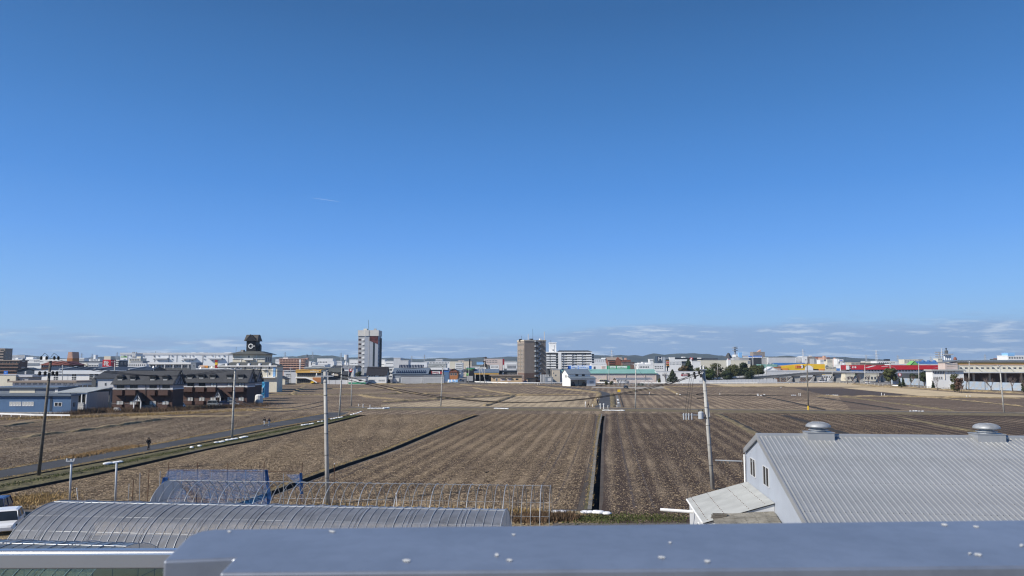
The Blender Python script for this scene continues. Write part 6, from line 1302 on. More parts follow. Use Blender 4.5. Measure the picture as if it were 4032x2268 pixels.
b = B('low shop with orange signs beside the sign tower', 'z2', 1400, 1620, 655, 405, 8, 'cream_wall', name='sign_shop', cat='shop'); b.flat('white_wall',.3); b.bx(1405,650,1520,680,.3,'orange_paint','sign_band'); marks(b.rt, b.L(1410,0)[0], b.L(1515,0)[0], b.L(0,678)[1], b.L(0,655)[1], -.32, 'white_paint', 7)
b = B('long low white roof right behind the apartments', 'z2', 1350, 1860, 700, 300, 10, 'white_wall', name='low_store', cat='store'); b.flat('white_metal',.3)
for i, (X, Y) in enumerate(((720,672),(1393,690),(1556,675))):
    p = PD('z2',X,Y,235); r = thing('satellite_dish', 'white satellite dish above the apartment roofs, %s from the left' % ORD[i], 'satellite dish', (p.x, 236, 0)); MB().tube([(0,0,0),(0,0,p.z)], .06, 6).build('mast','galvanised',r); MB().lathe([(.34,.09),(.33,.08),(.2,.03),(.02,0)], 16).build('dish','white_paint',r).matrix_local = Matrix.Translation((0,-.15,p.z)) @ Matrix.Rotation(R(-25),4,'Z') @ Matrix.Rotation(R(75),4,'X')
# cream hotel with the sign tower
b = B('cream hotel wing with dark mansard roof and round-topped dormers', 'z2', 1668, 2508, 660, 330, 8, 'cream_wall', name='hotel', cat='hotel'); b.hip(602,'oldgreen_roof',.6,4.5); b.bx(1660,648,2510,664,.7,'white_wall','cornice')
for X in (1780,1945,2100,2252,2405): x, z = b.L(X,632); MB().tube([(x,-.3,z),(x,1.6,z)], .5, 14).box(x-.48,x+.48,-.29,1.5,z-1.0,z).build('dormer','white_wall',b.rt)
b.wins(1770,668,2330,705,5,1,.75,frame='white_paint'); b.wins(1770,745,2330,790,5,1,.75,frame='white_paint'); b.wins(2388,668,2405,705,1,1); b.wins(2388,745,2405,785,1,1); b.bx(2298,700,2345,718,.7,'white_wall','balcony'); b.bx(2452,672,2478,805,.12,'sky_paint','stair_strip'); b.wins(2455,710,2476,748,1,1,frame='blue_paint',glass='blue_paint'); b.bx(2240,812,2490,826,1.2,'white_wall','canopy')
for X in (1840,1990,2160,2210,2360,2440): b.bx(X,664,X+6,812,.15,'white_wall','pilaster')
b = B('upper cream hotel block under the black sign tower', 'z2', 1872, 2330, 490, 352, 11, 'cream_wall', name='hotel_upper_block', cat='hotel'); b.hip(446,'oldgreen_roof',1.6,3.2); b.bx(1870,545,2332,556,.3,'white_wall','cornice'); b.wins(2088,506,2115,540,1,1,frame='white_paint'); b.bx(2035,545,2170,572,1.0,'white_wall','balcony'); b.wins(2085,588,2118,602,1,1); b.swins(3,1,b.h-4,b.h-.8,.25)
for X in (1985,2210): b.bx(X,494,X+6,600,.15,'white_wall','pilaster')
b.top(1985,425,2022,450,'concrete','roof_tank',.1,.2); b.mast(1920,385,.06)
t = B('black hotel sign tower with gabled cap and white ring emblem', 'z2', 2068, 2202, 300, 354, 5.5, None, name='sign_tower', cat='sign tower'); zb = t.L(0,446)[1]; MB().box(0,t.w,0,t.dep,zb-2,t.h).build('shaft','dark_paint',t.rt)
mat('cap_roof', (.075,.068,.06), .7, var=.1, scale=.5)
zr = t.L(0,208)[1]; w, d, h = t.w, t.dep, t.h; e = .95
mb = MB(); q = .25; mb.add([(-e,-e,h),(w+e,-e,h),(w+e,d+e,h),(-e,d+e,h),(-e+q,d*.3,zr),(w+e-q,d*.3,zr),(w+e-q,d*.7,zr),(-e+q,d*.7,zr)],[(3,2,1,0),(4,5,6,7),(0,1,5,4),(1,2,6,5),(2,3,7,6),(3,0,4,7)]); mb.build('cap_roof','cap_roof',t.rt)
MB().prism([(-.2,-e-.15,h+.02),(w+.2,-e-.15,h+.02),(w/2,-e-.15,zr-.1)],(0,e+d*.4,0)).build('front_gable','dark_paint',t.rt)
for x0, x1 in ((-.5,w/2),(w+.5,w/2)): MB().tube([(x0,-e-.2,h),(x1,-e-.2,zr+.05)],.14,5).build('gable_trim','cap_roof',t.rt)
cx, cz = t.L(2130,373); rr = t.L(2166,373)[0]-cx; mb = MB(); ring = []
n = 30
for i in range(n+1):
    a = R(25 + 310*i/n); ring.append(a)
vs = []
for a in ring: vs += [(cx+rr*math.cos(a),-.25,cz+rr*math.sin(a)),(cx+rr*.66*math.cos(a),-.25,cz+rr*.66*math.sin(a)),(cx+rr*math.cos(a),-.05,cz+rr*math.sin(a)),(cx+rr*.66*math.cos(a),-.05,cz+rr*.66*math.sin(a))]
mb.add(vs, [f for i in range(n) for f in ((i*4,i*4+4,i*4+5,i*4+1),(i*4+2,i*4+6,i*4+4,i*4),(i*4+1,i*4+5,i*4+7,i*4+3))])
mb.box(cx+rr*.35, cx+rr*1.62, -.26, -.06, cz-rr*.13, cz+rr*.17); mb.build('ring_emblem','white_paint',t.rt)
c = B('slim black chimney with peaked cap beside the sign tower', 'z2', 2235, 2262, 368, 356, 2.2, 'dark_paint', name='chimney', cat='chimney'); MB().lathe([(.85,0),(.5,.5),(.05,1.0)], 4, (c.w/2,1.1,c.h)).build('cap','cap_roof',c.rt)

# ---------------------------------------------------------------- brown apartments (three staggered blocks)
mat('lavender_wall', (.36,.345,.36), .8, var=.05, scale=.3, streak=.1)
def apartments(label, X0, X1, D, dep, Ye, Yr, Yb, Ymid, w2, b2_, w1, b1_, dorm, porch, wy2, wy1, by2, by1, dy, porchy):
    b = B(label, 'z2', X0, X1, Ye, D, dep, None, name='apartment_house', cat='apartments'); rt = b.rt; h, w = b.h, b.w
    zm = b.L(0, Ymid)[1]
    MB().box(0,w,0,dep,0,zm).build('lower_wall','brown_wall',rt); MB().box(.02,w-.02,.02,dep-.02,zm+.002,h).build('upper_wall','lavender_wall',rt)
    MB().box(-.05,w+.05,-.07,dep+.05,zm-.02,zm+.22).build('white_band','white_paint',rt)
    zr = b.L(0,Yr,None,dep/2)[1]; o = .45; k = (zr-h)/(dep/2)
    for a in ([(-o,-o,h-o*k*.6),(w+o*.5,-o,h-o*k*.6),(w+o*.5,dep/2,zr),(-o*.2,dep/2,zr)], [(w+o*.5,dep+o,h-o*k*.6),(-o,dep+o,h-o*k*.6),(-o*.2,dep/2,zr),(w+o*.5,dep/2,zr)]): MB().prism(a,(0,0,.16)).build('roof','slate_roof',rt)
    MB().tube([(-o,-o-.05,h-o*k*.6+.05),(w+o*.5,-o-.05,h-o*k*.6+.05)],.09,6).build('gutter','dark_steel',rt)
    for x in (w,): MB().poly([(x,0,h),(x,dep,h),(x,dep/2,zr-.1)]).build('gable','lavender_wall',rt)
    MB().poly([(0,dep,h),(0,0,h),(0,dep/2,zr-.1)]).build('gable','lavender_wall',rt)
    # half-timbered gable screen at the right end
    g = [(w+.45,-.5,h-.35),(w+.45,dep+.5,h-.35),(w+.45,dep/2,zr+.35)]
    for p, q in ((0,1),(1,2),(2,0)): MB().tube([g[p],g[q]],.13,5).build('gable_beam','dark_steel',rt)
    for t in (.25,.5,.75): MB().tube([(w+.45,dep*t,h-.3),(w+.45,dep/2,(h+zr)/2 if t != .5 else zr)],.09,5).build('gable_beam','dark_steel',rt)
    def box(X0_,X1_,Y0_,Y1_,pr,m,nm,par=None): x0,x1,z0,z1 = b.rect(X0_,Y0_,X1_,Y1_); return MB().box(x0,x1,-pr,-.02,z0,z1).build(nm,m,par or rt)
    for (a,c) in w2: b.wins(a,wy2[0],c,wy2[1],1,1,frame='dark_steel',glass='curtain' if (a//10) % 2 else 'glass',mull=1)
    for (a,c) in w1: b.wins(a,wy1[0],c,wy1[1],1,1,frame='dark_steel',glass='curtain',mull=1)
    def balcony(a,c,yy,z00):
        x0,x1,z0,z1 = b.rect(a,yy[0],c,yy[1]); r = MB().box(x0,x1,-1.25,-1.15,z0,z1).box(x0,x0+.1,-1.15,-.01,z0,z1).box(x1-.1,x1,-1.15,-.01,z0,z1).box(x0+.1,x1-.1,-1.15,-.01,z0,z0+.12).build('balcony','brown_wall',rt)
        MB().tube([(x0,-1.2,z1+.22),(x1,-1.2,z1+.22)],.03,4).build('rail','galvanised',r)
    for (a,c) in b2_: balcony(a,c,by2,1)
    for (a,c) in b1_: balcony(a,c,by1,0)
    for X in dorm:
        x,_ = b.L(X,0); hw_ = 1.05*D/200; z0 = b.L(0,dy[1],None,.8)[1]; z1 = b.L(0,dy[0],None,.8)[1]; ze = h-o*k*.6; yb_ = lambda z: (z-.14-ze)/(zr-ze)*(dep/2+o)-o
        y0 = yb_(z0)-.1; dm = MB().box(x-hw_*.8,x+hw_*.8,y0,yb_(z1)+.8,z0,z0+(z1-z0)*.72).build('dormer','slate_roof',rt)
        MB().prism([(x-hw_,y0-.25,z0+(z1-z0)*.66),(x-hw_*.55,y0-.25,z1*.985),(x,y0-.25,z1),(x+hw_*.55,y0-.25,z1*.985),(x+hw_,y0-.25,z0+(z1-z0)*.66)][::-1],(0,yb_(z1)+1.0-y0,0)).build('dormer_roof','slate_roof',dm)
        MB().box(x-hw_*.5,x+hw_*.5,y0-.04,y0-.005,z0+.12,z0+(z1-z0)*.62).build('pane','glass',dm); MB().box(x-hw_*.55,x+hw_*.55,y0-.06,y0-.005,z0+.0,z0+.16).build('sill','white_paint',dm)
    if porch:
        x0,x1,z0,z1 = b.rect(porch[0],porchy[0],porch[1],porchy[1]); pd = 2.4; cxp = (x0+x1)/2
        MB().prism([(x0,-pd,z0),(x1,-pd,z0),(cxp,-pd,z1)],(0,.12,0)).build('porch_gable','lightgrey_wall',rt)
        for a in ([(x0-.1,-pd-.2,z0-.12),(cxp,-pd-.2,z1+.05),(cxp,0,z1+.05),(x0-.1,0,z0-.12)],[(cxp,-pd-.2,z1+.05),(x1+.1,-pd-.2,z0-.12),(x1+.1,0,z0-.12),(cxp,0,z1+.05)]): MB().prism(a,(0,0,.12)).build('porch_roof','slate_roof',rt)
        for q in ((x0+.25,z0+.05,cxp,z0+(z1-z0)*.55),(x1-.25,z0+.05,cxp,z0+(z1-z0)*.55),(cxp,z0+.05,cxp,z1-.2)): MB().tube([(q[0],-pd-.05,q[1]),(q[2],-pd-.05,q[3])],.07,4).build('porch_beam','dark_steel',rt)
        MB().tube([(x0,-pd-.05,z0),(x1,-pd-.05,z0)],.08,4).build('porch_beam','white_paint',rt)
        for x in (x0+.18,x1-.18): MB().box(x-.12,x+.12,-pd,-pd+.24,0,z0-.02).build('porch_post','white_paint',rt)
        MB().box(cxp-.9,cxp+.9,-.05,-.01,0,2.2).build('door','void_shade',rt)
    for t in (.22,.55,.78): MB().tube([(w*t,-.12,.3),(w*t,-.12,h-.3)],.06,5).build('downpipe','dark_steel',rt)
    return b
A_ = apartments('left block of brown brick apartments with slate roof and four dormers', 165,1020,199.6,6.6,905,733,1275,990,[(220,322),(405,510),(685,785),(868,970)],[(205,325),(370,512),(680,788),(838,972)],[(210,312),(398,500),(682,778),(862,960)],[(178,318),(365,508),(835,965)],[293,475,755,935],(520,632),(930,1032),(1150,1248),(998,1072),(1202,1275),(780,858),(1045,1150))
B_ = apartments('middle block of brown brick apartments with slate roof and six dormers', 1100,2082,224,6.6,880,716,1205,958,[(1130,1150),(1225,1313),(1388,1476),(1550,1638),(1790,1876),(1950,2036)],[(1110,1168),(1198,1315),(1362,1482),(1527,1645),(1788,1882),(1927,2045)],[(1120,1145),(1225,1305),(1388,1470),(1548,1630),(1790,1870),(1950,2030)],[(1190,1310),(1358,1475),(1525,1630),(1760,1870),(1920,2040)],[1142,1282,1445,1605,1845,2003],(1660,1745),(897,988),(1098,1170),(955,1022),(1150,1205),(766,832),(1000,1095))
C_ = apartments('rear right block of brown apartments, mostly hidden behind the middle one', 2000,2195,248,6.6,866,714,1180,930,[(2145,2180)],[(2135,2190)],[(2140,2170)],[(2135,2188)],[2160],None,(872,930),(1030,1080),(920,980),(1040,1090),(760,815),(1000,1095))
o = thing('tarpaulin', 'bright blue tarpaulin wrapped over scaffolding at the right end of the apartments', 'tarpaulin', (PD('z2',2235,1000,262).x, 262, 0)); p0 = PD('z2',2235,870,262); p1 = PD('z2',2318,1060,262); w = p1.x-p0.x
mat('cyan_tarp', (.04,.28,.50), .5, var=.2, scale=.5, bump=.1, bscale=1)
mb = MB(); vs = []
for j in range(7):
    for i in range(7): vs.append((w*i/6, random.uniform(-.15,.15), p1.z+(p0.z-p1.z)*j/6 - (1.0 if i == 6 else 0)*(j == 6)))
mb.add(vs, [(j*7+i,j*7+i+1,(j+1)*7+i+1,(j+1)*7+i) for j in range(6) for i in range(6)]); mb.build('sheet','cyan_tarp',o); MB().box(.1,w-.1,.3,5,p1.z*.3,p0.z-.4).build('block','cyan_tarp',o); marks(o,.8,w*.7,p1.z+.6,p1.z+2.6,-.2,'white_paint',4)
for x in (.05,w-.05): MB().tube([(x,.2,0),(x,.2,p0.z)],.06,5).build('pole','galvanised',o)
o = tag(MB().lathe([(1.1,0),(1.25,.5),(1.2,2.4),(.8,2.7),(.1,2.8)],12).build('water_tank','porcelain'),'grey cylindrical tank at the right end of the apartments','tank'); q = PD('z2',2245,1150,236); o.location = (q.x,236,0)
o = tag(MB().box(-1.2,1.2,-.6,.6,0,1.7).box(-1.25,1.25,-.65,.65,1.71,1.78).build('storage_box','cream_wall'),'cream storage box at the left end of the apartments','storage box'); q = G('z2',130,1262); o.location = q
o = tag(MB().prism([(0,0,0),(2.2,0,0),(1.0,0,1.0),(.1,0,1.0)],(0,1.0,0)).build('concrete_block','white_wall'),'white tapered block on the verge left of the apartments','block'); q = G('z2',165,1308); o.location = q
# ================================================================ middle: shops, towers and warehouses beyond the fields
b = B('small cream house with dark gable roof left of the gold shop', 'z3', 305, 508, 1085, 456, 9, 'cream_wall', name='house', cat='house'); b.gy(1042,'slate_roof',.7); b.wins(398,1112,452,1138,1,1,frame='grey_wall',glass='grey_wall'); b.swins(1,1,1,2.6,.4)
b = B('low cream shop with striped awning left of the small cream house', 'z3', 105, 298, 1085, 458, 8, 'cream_wall', name='shop', cat='shop'); b.bx(105,1062,375,1085,1.5,'grey_roof','awning'); b.wins(170,1098,262,1142,4,1,.15)
b = B('grey two-storey house behind the cream house', 'z3', 485, 690, 960, 500, 9, 'lightgrey_wall', name='house', cat='house'); b.flat('white_wall',.5,.4); b.wins(515,1000,600,1020,4,1,.2); b.wins(520,1030,610,1045,3,1,.2)
b = B('salmon apartment block with four balcony rows, left of the tall tower', 'z3', 418, 830, 765, 620, 12, 'salmon_wall', name='apartment_block', cat='apartments'); b.flat('salmon_wall',.6,.4); b.balc(418,765,830,905,4,'salmon_wall',1.4,.42,nwin=9); b.swins(1,4,3,22,.5,frame='white_paint'); b.top(470,737,552,768,'white_wall'); b.mast(668,730,.15); b.mast(782,700,.12); b.top(838,742,872,768,'salmon_wall','stair_head',.1,.5)
b = B('white blocks behind the left end of the salmon apartments', 'z3', 348, 420, 805, 660, 12, 'white_wall', name='white_block'); b.flat(); b.top(350,760,405,806,'lightgrey_wall')
o = B('tall white pylon sign before the salmon apartments', 'z3', 741, 764, 768, 540, 1, None, name='pylon_sign', cat='sign'); MB().box(0,o.w,-.4,.4,o.L(0,815)[1],o.h).build('panel','white_paint',o.rt); MB().box(o.w*.3,o.w*.75,-.3,.3,0,o.L(0,815)[1]-.01).build('post','white_paint',o.rt)
b = B('two-storey shop with gold fascia and white slanting stair rail', 'z3', 688, 1098, 940, 470, 12, 'cream_wall', name='gold_shop', cat='shop'); b.bx(686,938,1100,983,.9,'gold_paint','fascia'); b.flat('gold_paint',.3); marks(b.rt,b.L(945,0)[0],b.L(1085,0)[0],b.L(0,975)[1],b.L(0,950)[1],-.92,'white_paint',9); b.bx(705,988,1090,1048,.06,'dark_steel','recess'); b.wins(710,992,875,1048,5,1,.1,frame='lightgrey_wall'); b.wins(905,992,1085,1048,5,1,.1,frame='lightgrey_wall'); b.bx(680,1053,850,1072,1.6,'white_paint','balcony_edge')
x0,z0 = b.L(850,1058); x1,z1 = b.L(960,1100); x2,z2 = b.L(1035,1145); MB().prism([(x0,-1.7,z0-.5),(x1,-1.7,z1-.4),(x2,-1.7,z2-.3),(x2,-1.7,z2+.4),(x1,-1.7,z1+.5),(x0,-1.7,z0+.4)],(0,.25,0)).build('stair_rail','white_paint',b.rt)
b.bx(960,1060,1095,1140,.5,'orange_wall','panel'); b.bx(700,1085,950,1158,.06,'dark_steel','shop_front'); b.wins(705,1088,945,1156,7,1,.1,frame='lightgrey_wall',glass='glass_light'); b.bx(940,1125,985,1150,2.2,'yellow_paint','display')
b = B('long pale canopy roof behind the gold shop', 'z3', 842, 1240, 912, 500, 10, 'grey_wall', name='canopy_building'); b.flat('pale_roof',.9,.8)
b = B('dark house with olive roof right of the gold shop', 'z3', 1215, 1405, 968, 482, 10, 'darkgrey_wall', name='house', cat='house'); b.gx(905,'oldgreen_roof',.8); b.bx(1235,1000,1380,1035,1.2,'beige_wall','balcony'); b.wins(1240,975,1380,1000,4,1,.2)
b = B('dark garden wall and shrubs house left of the white shed', 'z3', 1405, 1535, 1010, 480, 8, 'darkgrey_wall', name='house', cat='house'); b.gx(960,'slate_roof',.6)
o = B('white panel wall before the dark houses', 'z3', 1130, 1530, 1103, 466, .3, None, name='panel_wall', cat='wall')
for i in range(4): w = o.w/4; MB().box(w*i+.1,w*(i+1)-.1,0,.25,0,o.h).build('panel','lightgrey_wall',o.rt); MB().box(w*i-.1,w*i+.1,-.05,.3,0,o.h+.2).build('post','concrete',o.rt)
b = B('white single-storey shed with one dark window', 'z3', 1537, 1820, 1062, 464, 8, 'white_wall', name='white_shed', cat='shed'); b.flat('grey_wall',.4,.5); b.wins(1705,1093,1752,1122,1,1,frame='darkgrey_wall'); b.bx(1540,1140,1820,1165,.1,'green_paint','plinth')
b = B('white-walled shop with dark gable ends and red board, left of the tower', 'z3', 1440, 1625, 915, 505, 8, 'white_wall', name='shop', cat='shop'); b.gx(872,'grey_roof',.4)
b = B('grey ridge-roofed halls left of the tower', 'z3', 1270, 1690, 905, 530, 12, 'grey_wall', name='hall'); b.gx(868,'slate_roof',.4)
# the tall tower
t = B('tall grey-blue tower with pale crown and dark red mural', 'z3', 1697, 2026, 385, 545, 13, None, name='tower_block', cat='tower'); rt = t.rt; h = t.h; xm,_ = t.L(1805,500)
mat('tower_panel', (.33,.36,.41), .6, var=.05, scale=.1, streak=.12); mat('crown', (.56,.55,.52), .7, var=.06, scale=.1, streak=.15)
MB().box(0,xm,1.0,t.dep,0,h).build('left_bay','grey_wall',rt); MB().box(xm+.01,t.w,0,t.dep,0,h).build('shaft','tower_panel',rt)
zt = t.L(0,290)[1]; MB().box(-.3,xm+.3,.5,t.dep+.3,h+.01,zt).build('crown','crown',rt); MB().box(xm+.31,t.w+.4,-.5,t.dep+.3,h+.01,zt).build('crown','crown',rt)
for X in (1872,): t.bx(X,292,X+8,385,.7,'grey_wall','crown_joint')
for i in range(7):
    Y = 430+i*73.5; x0,z1 = t.L(1700,Y); x1,z0 = t.L(1742,Y+30); put_win(rt,x0,x1,z0,z1,.99,'redbrown_wall','glass'); x0,z1 = t.L(1772,Y+5); x1,z0 = t.L(1804,Y+28); put_win(rt,x0,x1,z0,z1,.99,'dark_steel','glass'); MB().box(x0-.5,x0+1.2,.3,.97,z0,z0+1.2).build('ac_unit','white_paint',rt)
for i in range(11): z = h*(i+.5)/11; MB().box(xm+.02,t.w-.01,-.04,-.005,z,z+.18).build('panel_joint','grey_wall',rt)
t.bx(1870,390,1876,880,.1,'grey_wall','panel_joint'); x0,x1,z0,z1 = t.rect(1942,430,1964,880); MB().box(x0,x1,-.08,-.01,z0,z1).build('window_slit','glass',rt)
mat('mural', (.11,.03,.03), .6, var=.6, scale=.25, grain=.5, gscale=.6); x0,x1,z0,z1 = t.rect(1885,383,2024,462); MB().prism([(x0,-.2,z0),(x1,-.2,z0-2.6),(x1,-.2,z1),(x0,-.2,z1)],(0,.15,0)).build('mural','mural',rt)
t.side = 1; t.swins(3,10,3,h-2,.35); MB().box(t.w-.01,t.w+1.2,t.dep*.5,t.dep*.7,h*.2,h*.96).build('stair_shaft','darkgrey_wall',rt)
t.h = zt; t.top(1788,265,1840,296,'cream_wall','roof_house',.2,.3); t.mast(1868,125,.12); t.top(1955,265,1995,292,'grey_wall','dish_mount',.2,.1)
b = B('white two-storey house with glossy black tiled roof below the tower', 'z3', 1842, 2160, 1012, 474, 9, 'white_wall', name='house', cat='house'); b.gx(890,'black_tile',.6); b.wins(1873,1026,1973,1048,4,1,.08,frame='white_paint'); b.wins(2030,1026,2130,1048,4,1,.08,frame='white_paint'); b.wins(1873,1093,1973,1126,4,1,.06,frame='white_paint',glass='glass_light'); b.wins(2030,1093,2130,1126,4,1,.06,frame='white_paint',glass='glass_light')
# far white blocks behind (left half)
for (lb,f,X0,X1,Yt,D,dep,m,ws) in [('white office with roof lettering on the hillside line, left of the tower','z3',1033,1285,758,900,18,'white_wall',(1045,800,1270,822,9,1)),('white block with pointed sign in front of the hillside office','z3',1200,1305,805,700,12,'white_wall',None),('small white block left of the hillside office','z3',948,1000,820,760,10,'white_wall',(955,830,995,842,4,1)),('white shop with red name board before the hill','z3',1340,1430,800,720,10,'white_wall',(1350,815,1420,830,5,1)),('white building touching the left side of the tower','z3',1556,1697,776,760,14,'white_wall',(1570,825,1690,838,5,1)),('white round tank beside the salmon apartments','z3',876,930,805,760,12,'white_wall',None),
   ('white stepped shop under the hillside office','z3',1160,1200,850,640,10,'white_wall',None),('long white low roof under the hillside office','z3',935,1150,868,600,12,'white_wall',(940,875,1140,890,12,1)),
   ('white factory with small sign right of the tower','z3',2070,2130,778,700,14,'white_wall',(2075,845,2125,860,4,1)),('white and grey warehouse behind the black-roofed house','z3',2130,2275,800,690,14,'white_wall',(2150,825,2270,838,7,1)),('pale grey tall block right of the tower','z3',2278,2388,748,640,14,'lightgrey_wall',None),('pale grey stepped block beside the tall pale block','z4',318,448,625,640,14,'lightgrey_wall',(322,602,340,620,1,1)),
   ('long white low hall with slanting roof behind the grey warehouses','z4',452,752,655,760,18,'white_metal',None),('long cream school building on the hill line','z4',712,1120,640,1100,16,'white_wall',(720,648,1110,665,16,1)),('white block with penthouse above the school','z4',892,1002,605,1150,14,'white_wall',(895,612,1000,632,8,1)),('salmon and cream small apartment on the hill line','z4',1258,1356,622,1100,14,'pink_wall',(1262,628,1350,650,7,2)),('white stacked shop blocks at the street end','z4',1212,1330,662,720,14,'white_wall',(1220,668,1325,760,6,3)),('pale wide hall with shallow roof, street end left','z4',1120,1300,640,900,16,'cream_wall',None),
   ('pale green low hall left of the street','z4',760,1060,678,680,14,'pale_roof',None),('white building behind the mast sign','z4',1560,1700,648,900,14,'sky_paint',None),('pinkish block with brown corner behind the carport','z4',1680,1980,598,860,16,'pink_wall',(1700,610,1900,660,8,2)),('white vaulted hall left of the brown hotel','z4',2015,2215,648,740,20,'white_wall',None),('row of white pipes and tanks left of the brown hotel','z4',2050,2210,690,620,10,'lightgrey_wall',(2060,700,2200,750,10,1)),('white house cluster right of the street','z4',1780,1920,700,620,10,'white_wall',(1790,715,1910,735,6,1))]:
    b = B(lb,f,X0,X1,Yt,D,dep,m); b.flat(m if m != 'pale_roof' else 'pale_roof',.5)
    if ws: b.wins(*ws,gx=.35,gz=.4)
# shops on the field edge, centre left
b = B('wide grey warehouse with solar panels on two roof slopes', 'z4', 188, 762, 842, 478, 20, 'bluegrey_wall', name='warehouse', cat='warehouse'); zt = b.L(0,745,None,10)[1]; MB().prism([(-.5,-.6,b.h),(b.w+.5,-.6,b.h),(b.w+.5,10,zt),(-.5,10,zt)],(0,0,.25)).build('roof','bluegrey_roof',b.rt); MB().prism([(-.5,10,zt),(b.w+.5,10,zt),(b.w+.5,20,b.h),(-.5,20,b.h)],(0,0,.25)).build('roof','bluegrey_roof',b.rt)
k = (zt-b.h)/10.6
for i in range(16):
    x = b.w*.1+(b.w*.85)*i/16; MB().prism([(x,.0,b.h+.6*k+.45),(x+b.w*.85/16-.5,.0,b.h+.6*k+.45),(x+b.w*.85/16-.5,3.0,b.h+3.6*k+1.1),(x,3.0,b.h+3.6*k+1.1)],(0,0,.1)).build('solar_panel','solar',b.rt)
    x = b.w*.12+(b.w*.72)*i/16; MB().prism([(x,9.2,zt+.35),(x+b.w*.72/16-.2,9.2,zt+.35),(x+b.w*.72/16-.2,11.0,zt+2.2),(x,11.0,zt+2.2)],(0,0,.1)).build('solar_panel','solar',b.rt)
b.bx(205,905,298,962,.4,'lightgrey_wall','side_door')
for i,(lb,X0,X1,Yt) in enumerate([('left of two grey roller-door garages before the solar warehouse',330,682,880),('right of two grey roller-door garages before the solar warehouse',690,1026,872)]):
    b = B(lb,'z4',X0,X1,Yt,472-i*1.0,6,'lightgrey_wall',name='garage',cat='garage'); b.flat('grey_roof',.5,.3); b.bx(X0+8,Yt+20,X1-8,990,.06,'grey_wall','roller_door')
    for j in range(5): b.bx(X0+8,Yt+28+j*20,X1-8,Yt+31+j*20,.09,'lightgrey_wall','door_rib')
b = B('white-fronted store with red heart sign and white banner', 'z4', 765, 1082, 770, 545, 14, 'darkgrey_wall', name='store', cat='store'); MB().box(-.3,b.w+.3,-1.0,b.dep,b.h,b.L(0,738)[1]).build('fascia','white_wall',b.rt); b.bx(766,795,832,840,.5,'red_paint','sign'); marks(b.rt,b.L(775,0)[0],b.L(822,0)[0],b.L(0,832)[1],b.L(0,803)[1],-.52,'white_paint',2); b.bx(836,795,965,837,.5,'white_paint','banner'); marks(b.rt,b.L(845,0)[0],b.L(960,0)[0],b.L(0,832)[1],b.L(0,800)[1],-.52,'crimson_paint',6); b.bx(965,800,1000,840,.5,'red_paint','sign'); b.wins(770,845,1070,868,8,1,.1); marks(b.rt,b.L(1025,0)[0],b.L(1060,0)[0],b.L(0,765)[1],b.L(0,748)[1],-1.02,'grey_wall',2)
b = B('blue-striped low shop right of the red heart store', 'z4', 1030, 1105, 800, 540, 8, 'blue_wall', name='shop', cat='shop'); b.flat('blue_paint',.5)
b = B('brick-red gabled shop at the head of the street', 'z4', 1112, 1252, 790, 600, 14, 'orange_wall', name='shop', cat='shop'); b.gy(755,'slate_roof',.8); b.bx(1118,788,1245,812,.5,'redbrown_wall','sign_band'); b.wins(1125,825,1240,860,3,1,.2)
o = B('white-roofed greenhouse-like heap of pale sheets beside the street', 'z4', 1085, 1235, 918, 500, 6, None, name='sheet_heap', cat='materials'); 
for i in range(6): MB().prism([(o.w*i/6,0,.3+.2*i % .7),(o.w*(i+1)/6+.6,0,.3+.15*i % .5),(o.w*(i+1)/6+.4,4,1.9),(o.w*i/6,4,2.2)],(0,0,.08)).build('sheet','sky_paint' if i % 2 else 'white_paint',o.rt)
o = B('tall black mast sign above the street', 'z4', 1437, 1458, 597, 520, 1.6, None, name='mast_sign', cat='sign'); MB().box(0,o.w,-.8,.8,o.L(0,752)[1],o.h).build('panel','dark_paint',o.rt); MB().box(o.w*.3,o.w*.7,-.3,.3,0,o.L(0,752)[1]).build('post','dark_steel',o.rt); marks(o.rt,.5,o.w-.5,o.h-8,o.h-6.5,-.82,'white_paint',1)
b = B('black and lime-green shop at the street corner', 'z4', 1395, 1522, 752, 512, 9, 'dark_paint', name='corner_shop', cat='shop'); b.flat('green_paint',.4,.2); marks(b.rt,b.L(1405,0)[0],b.L(1510,0)[0],b.L(0,778)[1],b.L(0,758)[1],-.05,'lime_paint',7); b.bx(1395,825,1430,862,.4,'lime_paint','panel'); b.bx(1400,870,1500,955,.3,'grey_wall','shutter')
b = B('long carport with grey-blue sloping roof and dark interior', 'z4', 1528, 1918, 822, 508, 12, None, name='carport', cat='carport'); zt = b.L(0,764,None,11)[1]; MB().prism([(-.5,-.6,b.h),(b.w+.3,-.6,b.h),(b.w+.3,12,zt),(-.5,12,zt)],(0,0,.3)).build('roof','bluegrey_roof',b.rt); MB().box(0,b.w,11,11.4,0,b.h+1).build('back_wall','void_shade',b.rt); MB().box(-.2,b.w+.1,-.4,-.1,b.h-1.0,b.h-.01).build('fascia','gold_paint',b.rt)  # back wall coloured black for the shade under the roof
for i in range(6): MB().box(b.w*i/5-.12,b.w*i/5+.12,-.1,.15,0,b.h-1.01).build('post','dark_steel',b.rt)
o = B('white name board above the carport roof', 'z4', 1528, 1716, 732, 530, 1, None, name='sign_board', cat='sign'); MB().box(0,o.w,0,.3,o.L(0,760)[1],o.h).build('board','white_paint',o.rt); MB().box(1,o.w-1,.35,1,0,o.h-.5).build('frame','dark_steel',o.rt); marks(o.rt,2,o.w-2,o.L(0,755)[1],o.L(0,740)[1],-.01,'grey_wall',10)
b = B('black flat-roofed restaurant left of the brown hotel', 'z4', 1920, 2215, 800, 520, 12, 'dark_paint', name='restaurant', cat='restaurant'); b.flat('navy_roof',.8,.4); b.bx(1978,812,2000,848,.4,'white_paint','sign'); b.wins(2060,820,2200,845,6,1,.3)
